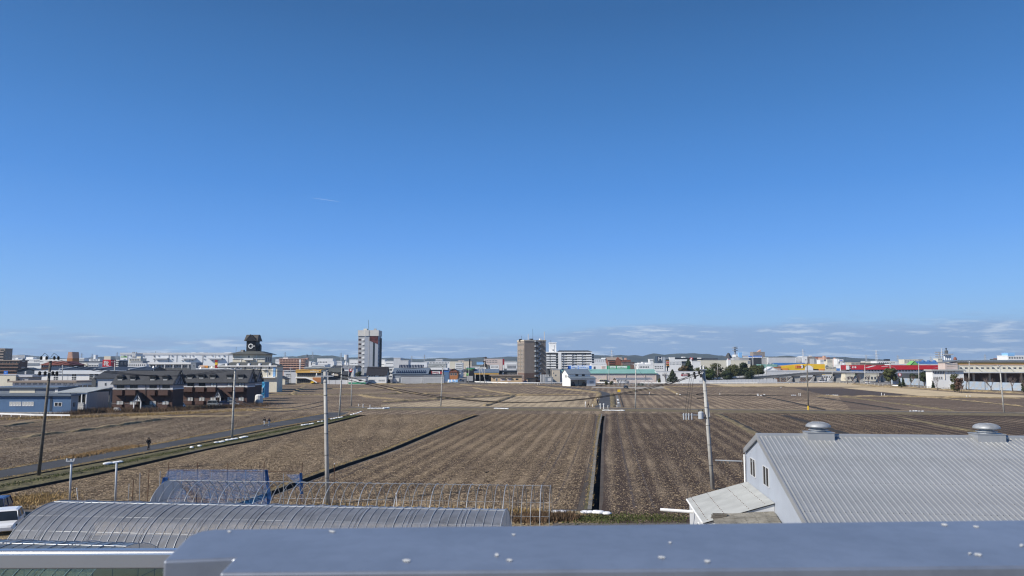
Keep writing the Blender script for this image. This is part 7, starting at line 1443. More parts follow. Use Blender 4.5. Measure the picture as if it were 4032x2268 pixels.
o = B('dark red and white column sign behind the black restaurant', 'z4', 1985, 2010, 592, 600, 1.4, None, name='pylon_sign', cat='sign'); MB().box(0,o.w,-.6,.6,o.L(0,688)[1],o.h).build('panel','crimson_paint',o.rt); MB().box(o.w*.25,o.w*.75,-.3,.3,0,o.L(0,688)[1]).build('post','white_paint',o.rt)
b = B('tan single-storey building with low roof before the brown hotel', 'z4', 1795, 2298, 868, 486, 9, 'tan_wall', name='tan_building'); zt=b.L(0,852)[1]; MB().box(-1.0,b.w+.6,-1.0,b.dep+.5,b.h,zt).build('roof','taupe_wall',b.rt); b.wins(1832,902,1853,922,1,1,frame='darkgrey_wall'); b.wins(1870,905,1900,955,1,1,frame='white_paint'); b.bx(1945,908,2015,955,.06,'pink_wall','shutter'); b.bx(2055,908,2125,955,.06,'pink_wall','shutter'); b.wins(2195,912,2240,938,1,1,frame='darkgrey_wall'); 
for X in (1940,2050): b.bx(X,898,X+80,906,1.0,'taupe_wall','canopy')
# brown hotel with the outside stair
hb = B('brown eight-storey hotel with outside fire stair', 'z5', 266, 622, 303, 500, 14.6, None, name='hotel_tower', cat='hotel', rz=R(18)); rt = hb.rt; w, h, d = hb.w, hb.h, hb.dep; zb = h*.235
MB().box(0,w,0,d,zb+.002,h).build('upper_wall','taupe_wall',rt); MB().box(-.06,w+.06,-.06,d+.06,0,zb).build('lower_wall','brick_wall',rt); MB().box(-.25,w+.25,-.25,d+.25,h+.002,h+.9).build('cornice','beige_wall',rt)
for j in range(6):
    z0 = zb+1.0+(h-zb-5.5)*j/6
    for i in range(4): y = d*(.08+.23*i); link('window',win_mesh('lightgrey_wall','glass',1),rt,(-.01,y+d*.15,z0),-math.pi/2,(d*.15,1,(h-zb-5.5)/6*.62)); MB().box(-.5,-.06,y-.02*d,y-.005*d,z0-.2,z0+2.2).build('fin','beige_wall',rt)
for i in range(8): y = d*(.06+.115*i); link('window',win_mesh('beige_wall','glass',0),rt,(-.01,y+d*.06,h-3.2),-math.pi/2,(d*.06,1,2.0))
for i in range(4): y = d*(.1+.22*i); link('window',win_mesh('lightgrey_wall','glass',1),rt,(-.08,y+d*.12,zb*.35),-math.pi/2,(d*.12,1,zb*.4))
xs0,_ = hb.L(432,600); xs1,_ = hb.L(552,600)
MB().box(1.5,xs0-.3,-3.5,-.1,0,zb*.42).build('porch','taupe_wall',rt); MB().box(.8,xs0,-4.2,-.1,zb*.42+.01,zb*.5).build('porch_roof','dark_steel',rt)
nf = 8; fh = (h-1.5)/nf
for j in range(nf):
    z = 1.2+fh*j
    MB().box(xs0,xs0+1.6,-3.0,-.05,z+fh*.86,z+fh*.92).build('landing','dark_steel',rt); MB().box(xs1-1.4,xs1,-3.0,-.05,z+fh*.36,z+fh*.42).build('landing','dark_steel',rt)
    for yy,(za,zbb) in ((-2.9,(z,z+fh*.42)),(-1.5,(z+fh*.42,z+fh*.9))):
        xa, xb = (xs0+1.4,xs1-1.2) if yy == -2.9 else (xs1-1.2,xs0+1.4)
        a = [(xa,yy,za),(xb,yy,zbb),(xb,yy,zbb+1.15),(xa,yy,za+1.15)]; MB().prism(a if xa < xb else a[::-1],(0,.08,0)).build('stair_flight','bluegrey_wall',rt); MB().prism([(min(xa,xb),yy,za if xa < xb else zbb),(max(xa,xb),yy,zbb if xa < xb else za),(max(xa,xb),yy+1.2,zbb if xa < xb else za),(min(xa,xb),yy+1.2,za if xa < xb else zbb)],(0,0,.12)).build('stair_treads','dark_steel',rt)
    MB().box(xs0,xs0+1.55,-3.05,-2.98,z+fh*.92,z+fh*.92+1.1).build('railing','bluegrey_wall',rt); MB().box(xs0-.02,xs0+.03,-2.95,-.05,z+fh*.92,z+fh*.92+1.1).build('railing','bluegrey_wall',rt)
    put_win(rt,xs0+.3,xs0+1.3,z+fh*.25,z+fh*.8,-.02,'dark_steel','glass_light',0,name='door')
for x in (xs0+.05,xs0+1.6,xs1-1.3,xs1-.05):
    for y in (-3.02,): MB().tube([(x,y,0),(x,y,h+.3)],.11,6).build('stair_column','dark_steel',rt)
hb.mast(218,215,.1); hb.mast(333,190,.3,'antenna','lightgrey_wall'); hb.mast(405,98,.07); hb.mast(595,150,.3,'antenna','lightgrey_wall'); hb.top(370,262,412,300,'dark_steel','roof_unit',.3,.15); hb.top(520,262,545,300,'white_wall','roof_tank',.3,.1); hb.top(190,268,228,303,'dark_steel','roof_unit',.5,.1)
# white apartment slab
b = B('white apartment slab with six rows of balconies right of the brown hotel', 'z5', 626, 1357, 495, 640, 14, 'darkgrey_wall', name='apartment_slab', cat='apartments'); rt = b.rt; MB().box(-.4,b.w+.4,-2.4,b.dep,b.h,b.h+.9).build('roof_slab','white_wall',rt)
zr = b.L(0,458,None,7)[1]; x0,_ = b.L(800,0); x1,_ = b.L(1312,0); MB().prism([(x0,0,b.h+.92),(x1+3,0,b.h+.92),(x1,7,zr),(x0+2,7,zr)],(0,0,.2)).build('roof','slate_roof',rt); MB().prism([(x0,0,b.h+.95),(x0+2,7,zr),(x0+.5,14,b.h+.95)][::-1],(.2,0,0)).build('roof_end','white_wall',rt)
ch = (b.L(0,505)[1]-b.L(0,745)[1])/6
for j in range(6):
    z = b.L(0,745)[1]+ch*j
    for i,(a,c,pr) in enumerate([(626,675,2.0),(695,775,2.0),(832,890,2.0),(958,1040,2.0),(1118,1196,2.0),(1268,1357,2.0)]): xa,_ = b.L(a,0); xc,_ = b.L(c,0); MB().box(xa,xc,-pr,-.02,z,z+ch*.5).build('balcony','white_wall',rt)
    for (a,c) in ((892,955),(1062,1112),(1200,1262),(676,694)): xa,_ = b.L(a,0); xc,_ = b.L(c,0); MB().box(xa,xc,-1.2,-.03,z+ch*.02,z+ch*.42).build('parapet','lightgrey_wall',rt); put_win(rt,xa+.3,xa+(xc-xa)*.6,z+ch*.42,z+ch*.9,-.02,'white_paint','curtain')
    MB().box(0,b.w,-2.05,-.025,z-ch*.08,z-.005).build('floor_slab','white_wall',rt)
    for X in (700,740,835,870,965,1010,1125,1170,1275,1320): xa,_ = b.L(X,0); put_win(rt,xa,xa+4.2,z+ch*.1,z+ch*.85,-.02,'lightgrey_wall','glass')
for X in (815,): xa,_ = b.L(X,0); MB().box(xa,xa+2.6,-2.5,-.01,0,b.h-.01).build('fin_wall','white_wall',rt)
tw = B('white lift tower rising behind the apartment slab', 'z5', 676, 788, 338, 652, 10, 'white_wall', name='lift_tower', cat='tower'); tw.flat('white_wall',.8,.3); tw.mast(697,285,.1); tw.bx(752,370,760,490,.1,'grey_wall','joint'); tw.wins(725,440,757,460,1,1,glass='glass')
# pink warehouse and billboards
b = B('long pink warehouse with pale green roof behind the white barn', 'z5', 850, 2420, 830, 500, 24, 'pink_wall', name='warehouse', cat='warehouse'); zt = b.L(0,768,None,12)[1]
MB().prism([(-.6,-.8,b.h-.1),(b.w+.6,-.8,b.h-.1),(b.w+.6,12,zt),(-.6,12,zt)],(0,0,.3)).build('roof','teal_roof',b.rt); MB().prism([(-.6,12,zt),(b.w+.6,12,zt),(b.w+.6,25,b.h-.1),(-.6,25,b.h-.1)],(0,0,.3)).build('roof','teal_roof',b.rt)
for X in (1220,1605,1920,2235,2415): b.bx(X-5,830,X+5,942,.35,'beige_wall','column')
for X in (1460,1645,1945,2250): b.wins(X,848,X+130,870,5,1,.15,frame='pink_wall',glass='curtain'); b.wins(X,895,X+60,912,2,1,.2,glass='curtain')
for X in (1490,1520,1556,1586,1765,1895): 
    x0,x1,z0,z1 = b.rect(X,905,X+24,928); r = MB().box(x0,x1,-1.4,-.4,0,z1-z0+1.8).build('air_unit','cream_wall',b.rt); MB().tube([((x0+x1)/2,-1.42,1.6),((x0+x1)/2,-1.46,1.6)],.62,10).build('fan','dark_steel',r)
x,z = b.L(1100,775,None,6); MB().lathe([(.3,0),(.3,.9),(.8,1.1),(.1,1.6)],8,(x,6,z)).build('roof_vent','grey_wall',b.rt); x,z = b.L(1315,775,None,6); MB().lathe([(.3,0),(.3,.9),(.8,1.1),(.1,1.6)],8,(x,6,z)).build('roof_vent','grey_wall',b.rt)
b = B('grey windowless wing at the left end of the pink warehouse', 'z5', 725, 848, 772, 498, 18, 'beige_wall', name='warehouse_wing', cat='warehouse'); b.flat('grey_wall',.4); b.wins(735,812,748,838,1,1,glass='glass'); b.wins(765,848,792,872,1,1); b.bx(672,770,722,870,-8,'darkgrey_wall','gap_wall')
b = B('grey shed with pale shutter right of the brown hotel foot', 'z5', 610, 735, 892, 480, 6, 'bluegrey_wall', name='shed', cat='shed'); b.flat('pale_roof',.25); b.bx(650,905,712,955,.06,'lightgrey_wall','shutter')
o = B('fenced water tanks right of the hotel stair', 'z5', 530, 670, 850, 492, 5, None, name='tank_enclosure', cat='tank')
for i in range(7): MB().box(o.w*i/7,o.w*(i+1)/7-.25,0,4,.1,o.h).build('panel','grey_wall' if i % 2 else 'lightgrey_wall',o.rt)
for lb,X0,X1,Y0,Y1,m,m2,tx in (('blue billboard with white lettering on the pink warehouse roof',975,1365,703,768,'blue_paint','white_paint',((1028,1138),(1152,1322))),('green billboard with white lettering on the pink warehouse roof',1615,1992,703,764,'green_paint','white_paint',((1662,1760),(1778,1942)))):
    o = B(lb,'z5',X0,X1,Y0,514,1.2,None,name='billboard',cat='billboard'); z0 = o.L(0,Y1)[1]; MB().box(0,o.w,0,.5,z0,o.h).build('board',m,o.rt)
    for i in range(5): MB().box(o.w*(i+.4)/5,o.w*(i+.4)/5+.3,.55,.9,0,o.h-.3).build('strut','galvanised',o.rt)
    for (a,c) in tx: xa,xb,za,zc = o.rect(a,Y0+8,c,Y1-18); MB().box(xa,xb,-.06,-.01,za,zc).build('text_panel',m2,o.rt); marks(o.rt,xa+.3,xb-.3,za+.4,zc-.4,-.07,m,8)
# the white barn
br = B('white barn with open double bay and grey roof at the end of the branch road', 'z5', 1017, 1402, 840, 421, 9.0, None, name='barn', cat='barn', rz=R(20)); rt = br.rt; w, d = br.w*.985, 8.5; h = br.L(1017,840)[1]; zl = br.L(1017,905)[1]
mat('barn_white', (.80,.80,.77), .6, var=.04, scale=.2, streak=.1, corr=('X',.45,.02))
mat('barn_roof', (.17,.21,.25), .5, var=.06, scale=.3, corr=('X',.45,.05))
MB().box(0,w,3.2,d+3,0,h).build('wall','barn_white',rt); zr = h+2.6
for a in ([(-.5,2.7,h-.15),(w+.5,2.7,h-.15),(w+.5,3.2+d/2,zr),(-.5,3.2+d/2,zr)],[(w+.5,d+3.5,h-.15),(-.5,d+3.5,h-.15),(-.5,3.2+d/2,zr),(w+.5,3.2+d/2,zr)]): MB().prism(a,(0,0,.2)).build('roof','barn_roof',rt)
for x in (0,w): MB().prism([(x-.01,3.2,h-.01),(x-.01,d+3,h-.01),(x-.01,3.1+d/2,zr-.02)][::-1],(.02,0,0)).build('gable','barn_white',rt)
MB().prism([(-.4,-.6,zl-.45),(w+2.2,-.6,zl-.45),(w+2.2,3.19,zl+.7),(-.4,3.19,zl+.7)],(0,0,.2)).build('lean_to_roof','barn_roof',rt)
MB().prism([(0,0,0),(0,3.19,0),(0,3.19,zl+.6),(0,0,zl-.35)][::-1],(.15,0,0)).build('side_wall','barn_white',rt)
xb = w*.735; MB().box(xb,w+1.8,0,3.19,0,zl-.4).build('end_room','barn_white',rt); MB().box(.15,xb,2.9,3.15,0,zl).build('bay_back','beige_wall',rt); MB().box(.15,xb,.05,.3,zl-1.1,zl-.42).build('bay_lintel','barn_white',rt); MB().box(xb*.5-.12,xb*.5+.12,.0,.25,0,zl-1.11).build('bay_post','dark_steel',rt)
put_win(rt,xb+(w+1.8-xb)*.3,xb+(w+1.8-xb)*.78,1.4,3.0,-.01,'lightgrey_wall','glass_light',2); put_win(rt,w*.33,w*.46,zl+1.0,h-.2,3.19,'dark_steel','glass'); put_win(rt,w*.62,w*.75,zl+1.0,h-.2,3.19,'dark_steel','glass')
for y in (4.4,6.4): link('window',win_mesh('lightgrey_wall','glass',0),rt,(-.01,y+.9,zl+.1),-math.pi/2,(.9,1,1.5))
for i,(x,lb) in enumerate(((.25,'dark farm machine standing in the left bay of the barn'),(.9,'dark farm machine standing in the right bay of the barn'))):
    p = Matrix.Rotation(br.rz,3,'Z') @ Vector((xb*x,1.6,0)) + br.o; m_ = thing('farm_machine',lb,'machine',p,br.rz); MB().box(-.9,.9,-.5,.5,.5,1.5).build('body','dark_steel',m_); MB().box(-.5,.4,-.4,.4,1.51,2.3).build('cab','rust',m_)
    for sx in (-.6,.6): MB().tube([(sx,-.6,.45),(sx,.6,.45)],.45,12).build('wheel','rubber',m_)
p = Matrix.Rotation(br.rz,3,'Z') @ Vector((xb*.62,-1.2,0)) + br.o; m_ = thing('trailer','low dark trailer in front of the barn','trailer',p,br.rz); MB().box(-2.2,1.6,-.7,.7,.5,.75).build('bed','dark_steel',m_)
for sx in (-1.2,.6): MB().tube([(sx,-.75,.35),(sx,.75,.35)],.35,10).build('wheel','rubber',m_)
MB().tube([(1.6,0,.6),(2.6,0,.5)],.07,5).build('drawbar','dark_steel',m_)
# low row tunnel right of the barn
a, c = G('z5',1740,1035), G('z5',2335,1028); o = thing('row_tunnel','low plastic-roofed tunnel row right of the barn','greenhouse',a,math.atan2((c-a).y,(c-a).x)); Ln = (c-a).length; hm = MB().tube([(0,y,z) for y,z in arch(3,4.6,10)],.06,4).mesh('hoop','galvanised')
film('film_row',(.45,.48,.55),.7,.4); ap = arch(3.05,4.65,12); mb = MB(); mb.add([(x,y,z) for x in (0,Ln) for y,z in ap[3:10]],[(i,7+i,8+i,i+1) for i in range(6)]); mb.build('film_cover','film_row',o)
for i in range(28): link('hoop',hm,o,(Ln*i/27,0,0))
# ================================================================ right: overpass, shops, factory
def simple(lb,f,X0,X1,Yt,D,dep,m,ws=None,roof=None,name='building',cat='building',tops=()):
    b = B(lb,f,X0,X1,Yt,D,dep,m,name=name,cat=cat); b.flat(roof or m,.5)
    if ws: b.wins(*ws[:4],ws[4],ws[5],gx=.35,gz=.4,glass=ws[6] if len(ws) > 6 else 'glass')
    for t in tops: b.top(*t)
    return b
simple('white factory with bright ribs right of the apartment slab','z5',1362,1625,598,720,16,'white_metal',(1370,608,1610,645,7,1,'lightgrey_wall'),tops=((1535,575,1592,600,'white_wall'),))
simple('white hall with grey door below the ribbed factory','z5',1362,1610,680,600,12,'white_wall',(1395,715,1430,762,1,1)); simple('small salmon shed below the ribbed factory','z5',1535,1590,722,560,6,'pink_wall')
b = B('dark brown apartment block with gabled centre behind the green billboard','z5',1628,1862,610,650,14,'redbrown_wall',name='apartment_block',cat='apartments'); b.gx(570,'taupe_wall',.6); b.balc(1630,612,1745,700,3,'redbrown_wall',1.2,.45,nwin=4); b.balc(1820,612,1860,700,3,'redbrown_wall',1.2,.45,nwin=2); x0,x1,z0,z1 = b.rect(1750,560,1835,700); MB().prism([(x0,-1.0,z0),(x1,-1.0,z0),(x1,-1.0,z1-3),((x0+x1)/2,-1.0,z1),(x0,-1.0,z1-3)],(0,3,0)).build('gable_bay','redbrown_wall',b.rt)
simple('dark brown low roofs right of the brown apartment block','z5',1865,2060,650,640,12,'brick_wall',(1870,655,2050,690,8,2),'slate_roof'); simple('small brown block with chimney-like top on the hill line','z5',1865,2000,615,760,12,'redbrown_wall',None,tops=((1908,575,1935,618,'salmon_wall'),))
simple('white clinic-like building with dark entrance right of the green billboard','z5',2122,2390,690,560,12,'white_wall',(2140,712,2300,740,6,1),tops=((2130,660,2200,692,'white_wall'),(2250,655,2330,692,'white_wall')))
simple('white rooftop sign block above the clinic-like building','z6',238,298,605,600,6,'white_wall',(242,612,294,628,5,1,'darkgrey_wall'))
h = simple('dark navy hotel slab with a large white H','z6',360,450,556,1000,14,'navy_wall'); 
x0,x1,z0,z1 = h.rect(385,562,442,622); put_text(h.rt,'H',x0,x1,z0,z1,-.1,'white_paint'); h.wins(362,585,384,640,2,5,gx=.3,gz=.4)
simple('white shop cluster left of the black pylon sign','z6',50,480,672,580,12,'white_wall',(60,700,460,760,14,2)); simple('white office with dark glazing behind the black pylon sign','z6',555,760,640,700,14,'white_wall',(570,648,750,690,8,2)); 
simple('grey-blue glazed showroom with white name board','z6',492,650,572,820,14,'bluegrey_wall',(500,600,640,640,7,2)); simple('white box sign on the showroom roof','z6',562,650,572,812,3,'white_wall')
o = B('tall black pylon sign with yellow and red bands','z6',502,556,600,620,2,None,name='pylon_sign',cat='sign'); MB().box(0,o.w,-.8,.8,o.L(0,735)[1],o.h).build('panel','dark_paint',o.rt); MB().box(o.w*.3,o.w*.7,-.3,.3,0,o.L(0,735)[1]).build('post','dark_steel',o.rt)
for Y0,Y1,m in ((622,632,'orange_paint'),(638,664,'white_paint'),(668,680,'orange_paint'),(694,704,'orange_paint')): o.bx(504,Y0,554,Y1,.95,m,'sign_panel')
o.bx(506,644,552,660,.98,'red_paint','sign_text')
b = simple('long dark shopping centre roofline with red logo','z6',655,1352,590,1000,30,'darkgrey_wall',None,'navy_roof'); b.bx(655,574,1005,600,1,'dark_paint','sign_wall'); b.bx(893,572,940,602,1.3,'red_paint','logo'); b.bx(905,578,925,596,1.5,'white_paint','logo_mark'); b.top(783,558,825,600,'white_wall'); b.bx(1012,573,1078,592,1.4,'white_wall','name_board'); b.bx(655,600,920,630,2,'white_wall','lower_wall')
simple('long cream wall of a big store behind the evergreens','z6',1070,1880,622,760,12,'cream_wall',(1835,622,1884,680,1,1,'bluegrey_wall')); simple('white stepped wall left of the long cream store','z6',925,1070,632,740,20,'white_wall')
simple('broad grey warehouse with blue billboards on its roof','z6',1625,2178,580,780,14,'grey_wall',None,'pale_roof'); simple('lighter grey warehouse joining the broad grey one','z7',105,548,572,775,16,'lightgrey_wall',None,'pale_roof')
b = simple('brown skyline hotel with grid of windows and gabled crown','z6',1928,2118,482,1500,20,'taupe_wall',(1932,488,2114,572,16,8)); x0,z0 = b.L(1995,480); x1,z1 = b.L(2050,442); MB().prism([(x0,0,b.h),(x1,0,b.h),((x0+x1)/2+4,0,z1)],(0,10,0)).build('crown','salmon_wall',b.rt)
for lb,X0,X1,Y0,Y1 in (('small blue and white billboard on the grey warehouse',1852,1914,545,580),('large blue and white billboard on the grey warehouse',1926,2072,540,576)):
    o = B(lb,'z6',X0,X1,Y0,770,1,None,name='billboard',cat='billboard'); z0 = o.L(0,Y1)[1]; zm = (z0+o.h)/2; MB().box(0,o.w,0,.4,zm,o.h).build('board','blue_paint',o.rt); MB().box(0,o.w,0,.4,z0,zm-.01).build('board','white_paint',o.rt); MB().box(.5,o.w-.5,.5,1,0,o.h-1).build('frame','dark_steel',o.rt); marks(o.rt,o.w*.1,o.w*.9,z0+.4,zm-.4,-.01,'blue_paint',6)
simple('white tiered shop with sign tower left of the blue billboards','z6',1640,1760,530,820,12,'white_wall',(1650,540,1750,560,6,1)); simple('blue and white rooftop sign beside the steel mast','z6',1692,1745,494,800,3,'sky_paint'); simple('white house-like roof with dark gable on the grey warehouse','z6',1755,1842,550,800,10,'white_wall',None,'redbrown_wall'); simple('grey wall with white figures left of the blue billboards','z6',1605,1700,565,765,4,'grey_wall',(1630,568,1685,582,4,1,'white_paint'))
o = B('white sign with dark roof and red letters on the skyline','z6',1511,1560,578,720,4,'white_wall',name='rooftop_sign',cat='sign'); MB().lathe([(4,0),(2.6,2),(.8,5)],4,(o.w/2,2,o.h)).build('roof','slate_roof',o.rt); marks(o.rt,o.w*.2,o.w*.8,o.L(0,612)[1],o.L(0,588)[1],-.02,'red_paint',2)
b = B('white building with pink sign band left of the evergreens','z6',345,1092,802,500,12,'white_wall',name='white_building'); b.flat('lightgrey_wall',.3); b.wins(758,818,806,842,2,1,.1,frame='white_paint'); b.wins(822,818,870,842,2,1,.1,frame='white_paint'); b.bx(752,844,872,868,.3,'crimson_paint','sign'); marks(b.rt,b.L(760,0)[0],b.L(865,0)[0],b.L(0,864)[1],b.L(0,848)[1],-.32,'white_paint',7); b.bx(440,845,540,868,.1,'grey_wall','shutter'); b.bx(348,850,412,940,.1,'darkgrey_wall','opening'); b.gx
o = B('long pale construction hoarding below the overpass ramp','z6',1045,2320,932,496,.4,None,name='hoarding',cat='hoarding')
zz = [o.L(0,945)[1],o.L(0,925)[1]]
for i in range(22): MB().box(o.w*i/22+.05,o.w*(i+1)/22-.05,0,.3,.1,zz[0]+(zz[1]-zz[0])*min(1,i/12)).build('panel','lightgrey_wall',o.rt)
# overpass
mat('bridge', (.40,.385,.35), .85, var=.15, scale=.12, streak=.35)
ov = thing('overpass','long grey concrete overpass curving behind the fields','overpass',(0,0,0)); DD = 512
topl = [('z6',1200,905),('z6',1480,888),('z6',1900,856),('z6',2484,812),('z7',650,790),('z7',920,779),('z7',1330,788),('z7',1800,795),('z7',2277,803),('z7',2900,800)]
botl = [('z6',1200,925),('z6',1480,925),('z6',1900,925),('z6',2300,905),('z7',330,888),('z7',650,868),('z7',920,850),('z7',1330,836),('z7',1800,830),('z7',2277,828),('z7',2900,828)]
def prof(l): 
    q = [PD(*p,DD) for p in l]; return lambda x: float(np.interp(x,[p.x for p in q],[p.z for p in q]))
ft, fb = prof(topl), prof(botl); xa = PD('z6',1200,900,DD).x; xb_ = PD('z7',2900,800,DD).x; n = 60
xs = [xa+(xb_-xa)*i/n for i in range(n+1)]; yb = lambda x: DD + 18*max(0,(x-190)/100)**2
mb = MB(); mb.add([p for x in xs for p in ((x,yb(x),ft(x)-.95),(x,yb(x)+9,ft(x)-.95),(x,yb(x)+8,max(.0,fb(x))),(x,yb(x)+1,max(.0,fb(x))))],[(i*4+j,i*4+4+j,i*4+4+(j+1)%4,i*4+(j+1)%4) for i in range(n) for j in range(4)]); mb.build('deck','bridge',ov)
for i in range(n):
    x,x2 = xs[i]+.12,xs[i+1]-.12; MB().add; mb = MB(); mb.add([(x,yb(x)-.06,ft(x)-1.15),(x2,yb(x2)-.06,ft(x2)-1.15),(x2,yb(x2)-.06,ft(x2)),(x,yb(x)-.06,ft(x)),(x,yb(x)+.2,ft(x)-1.15),(x2,yb(x2)+.2,ft(x2)-1.15),(x2,yb(x2)+.2,ft(x2)),(x,yb(x)+.2,ft(x))],[(0,1,2,3),(4,7,6,5),(3,2,6,7),(0,3,7,4),(1,5,6,2)]); mb.build('barrier_panel','lightgrey_wall',ov)
for X in (590,955,1290,1700,2150):
    x = PD('z7',X,900,DD).x; z = fb(x); mb = MB(); y = yb(x); mb.prism([(x-1.2,y+2,0),(x+1.2,y+2,0),(x+2.4,y+2,z+.3),(x-2.4,y+2,z+.3)],(0,4.5,0)); mb.build('pier','bridge',ov)
    MB().prism([(x-7,y+1,0),(x-4.5,y+1,0),(x-3,y+1,z*.75),(x-4,y+1,z*.75)],(0,2,0)).build('pier_fin','concrete',ov)
for i in range(9): 
    x = PD('z7',300+i*110,900,DD).x; MB().box(x-.25,x+.25,DD+13,DD+13.5,0,4.2).build('fence_post','concrete',ov)
simple('dark undercroft wall with brown crates beneath the overpass','z7',250,940,905,540,4,'brick_wall',(270,912,930,945,14,1,'void_shade'),'darkgrey_wall'); simple('white low shop seen through under the overpass','z7',770,1130,865,555,8,'white_wall',(780,875,1120,900,9,1)); simple('pale wall with white green-lettered sign under the bridge end','z7',1360,2060,845,560,8,'cream_wall',(1380,880,2040,930,12,1))
for lb,X0,X1,m in (('green and white sign panel under the bridge end, left one',1520,1605,'lime_paint'),('green and white sign panel under the bridge end, right one',1935,1990,'green_paint')):
    o = B(lb,'z7',X0,X1,842,548,.6,None,name='shop_sign',cat='sign'); MB().box(0,o.w,0,.4,o.h*.35,o.h).build('panel',m,o.rt); MB().box(0,o.w*.35,-.05,-.01,o.h*.4,o.h*.95).build('panel_face','white_paint',o.rt); MB().box(.2,.5,.41,.6,0,o.h).build('post','galvanised',o.rt)
# yellow shop
b = B('bright yellow gabled store above the overpass','z7',312,1028,738,580,8,'yellow_paint',name='yellow_store',cat='store'); zr = b.L(0,680)[1]; w = b.w; MB().prism([(0,0,b.h-.02),(w,0,b.h-.02),(w,0,b.h+2.6),(w*.49,0,zr),(0,0,b.h+1.2)],(0,.5,0)).build('fascia','yellow_paint',b.rt)
for a in ([(0,.5,b.h+1.2),(w*.49,.5,zr),(w*.49,8,zr),(0,8,b.h+1.2)],[(w*.49,.5,zr),(w,.5,b.h+2.6),(w,8,b.h+2.6),(w*.49,8,zr)]): MB().prism(a,(0,0,.3)).build('roof','gold_paint',b.rt)
b.bx(535,700,625,745,.2,'orange_paint','sign'); b.bx(632,690,665,745,.25,'white_paint','sign'); b.bx(702,704,782,735,.25,'taupe_wall','sign'); marks(b.rt,b.L(708,0)[0],b.L(776,0)[0],b.L(0,732)[1],b.L(0,707)[1],-.27,'yellow_paint',2); marks(b.rt,b.L(638,0)[0],b.L(660,0)[0],b.L(0,740)[1],b.L(0,695)[1],-.27,'navy_paint',1); marks(b.rt,b.L(540,0)[0],b.L(620,0)[0],b.L(0,742)[1],b.L(0,705)[1],-.22,'red_paint',3); b.bx(790,758,925,780,.1,'void_shade','opening'); b.bx(930,755,1020,782,.4,'orange_paint','panel'); b.bx(312,745,430,780,.3,'orange_paint','panel')  # the opening is a black panel, its shade painted on the front
o = MB(); x,z = b.L(757,765); MB().tube([(x,-1.2,z),(x,-1.3,z)],3.2,18).build('disc_sign','white_paint',b.rt)
b = B('blue roofed hall behind the yellow store','z7',250,760,712,640,20,'lightgrey_wall',name='blue_hall'); b.gx(660,'blue_roof',.6); simple('orange and white shop front left of the yellow store','z7',160,312,735,575,10,'orange_wall',(165,745,305,770,8,1,'curtain'))
b = B('white gabled tent-like hall at the head of the overpass ramp','z7',52,268,785,560,8,'white_wall',name='tent_hall',cat='hall'); b.gy(722,'white_metal',.6); simple('long pale green roof behind the white tent hall','z7',0,250,690,640,14,'teal_roof'); simple('grey-blue parked-car deck behind the ramp barrier','z7',60,920,790,545,14,'lightgrey_wall'); simple('row of grey houses right of the yellow store','z7',1030,1210,730,600,12,'cream_wall',(1040,740,1200,760,8,1),'pale_roof')
o = B('tall white double-post sign between yellow store and red roof','z7',1247,1322,600,590,1.5,None,name='pylon_sign',cat='sign'); MB().box(0,o.w,-.6,.6,o.L(0,635)[1],o.h).build('panel','white_paint',o.rt); marks(o.rt,o.w*.15,o.w*.85,o.L(0,628)[1],o.L(0,610)[1],-.62,'blue_paint',5)
for k in (.3,.62): MB().box(o.w*k,o.w*k+o.w*.16,-.4,.4,0,o.L(0,635)[1]).build('post','white_paint',o.rt)
# red store
b = B('long store with bright red fascia right of the double-post sign','z7',1360,3350,770,575,8,'darkgrey_wall',name='red_store',cat='store'); z0,z1 = b.L(0,766)[1],b.L(0,700)[1]; MB().box(0,b.w,-1.2,-.02,z0,z1).build('fascia','red_paint',b.rt); b.bx(1360,700,1408,768,1.5,'white_paint','sign'); marks(b.rt,b.L(1366,0)[0],b.L(1402,0)[0],b.L(0,760)[1],b.L(0,706)[1],-1.55,'grey_wall',1); marks(b.rt,b.L(1420,0)[0],b.L(1495,0)[0],b.L(0,745)[1],b.L(0,712)[1],-1.25,'white_paint',3); b.bx(1425,770,1700,800,.4,'cream_wall','lower_panel'); b.bx(1450,785,1620,825,3,'blue_paint','vending_row'); MB().box(0,b.w,-.01,8,b.h,z1+.3).build('upper_wall','crimson_paint',b.rt)
for X in (1635,3350-40-180):
    for dx in (0,26): x0,_ = b.L(X+dx,0); MB().prism([(x0,-1.3,z0+1.5),(x0+1.4,-1.3,z0+1.5),(x0+7.5,-1.3,z1-.1),(x0+6.1,-1.3,z1-.1)],(0,.05,0)).build('stripe','white_paint',b.rt)
b.wins(1700,775,3200,800,30,1,gx=.5,glass='curtain')
simple('white sloping roofs behind the red store','z7',2080,2900,685,640,8,'white_wall',None,'white_metal'); simple('beige school-like block behind the red store left','z7',1452,1688,658,720,12,'beige_wall',(1460,665,1680,688,10,1)); simple('wide white hall on the skyline behind the red store','z7',1872,2182,632,950,16,'white_wall',(1900,648,2170,665,8,1)); simple('black roof structure above the wide white hall','z7',2022,2086,602,960,6,'dark_paint'); simple('long dark roof between red store and wide white hall','z7',1700,2100,672,680,12,'brick_wall',None,'slate_roof')
b = B('green gabled sign wall above the red store','z8',432,568,690,600,6,'lime_paint',name='green_gable',cat='building'); b.gy(630,'lime_paint',.3)
b = B('blue-roofed factory with blue domes on the right skyline','z8',575,988,690,780,24,'blue_wall',name='blue_factory',cat='factory'); b.gx(636,'blue_roof',.6)
for X in (640,730,825,970): x,z = b.L(X,632,None,12); MB().lathe([(1.6,-3),(1.6,.0),(1.3,.9),(.3,1.3)],12,(x,12,z)).build('dome','blue_roof',b.rt)
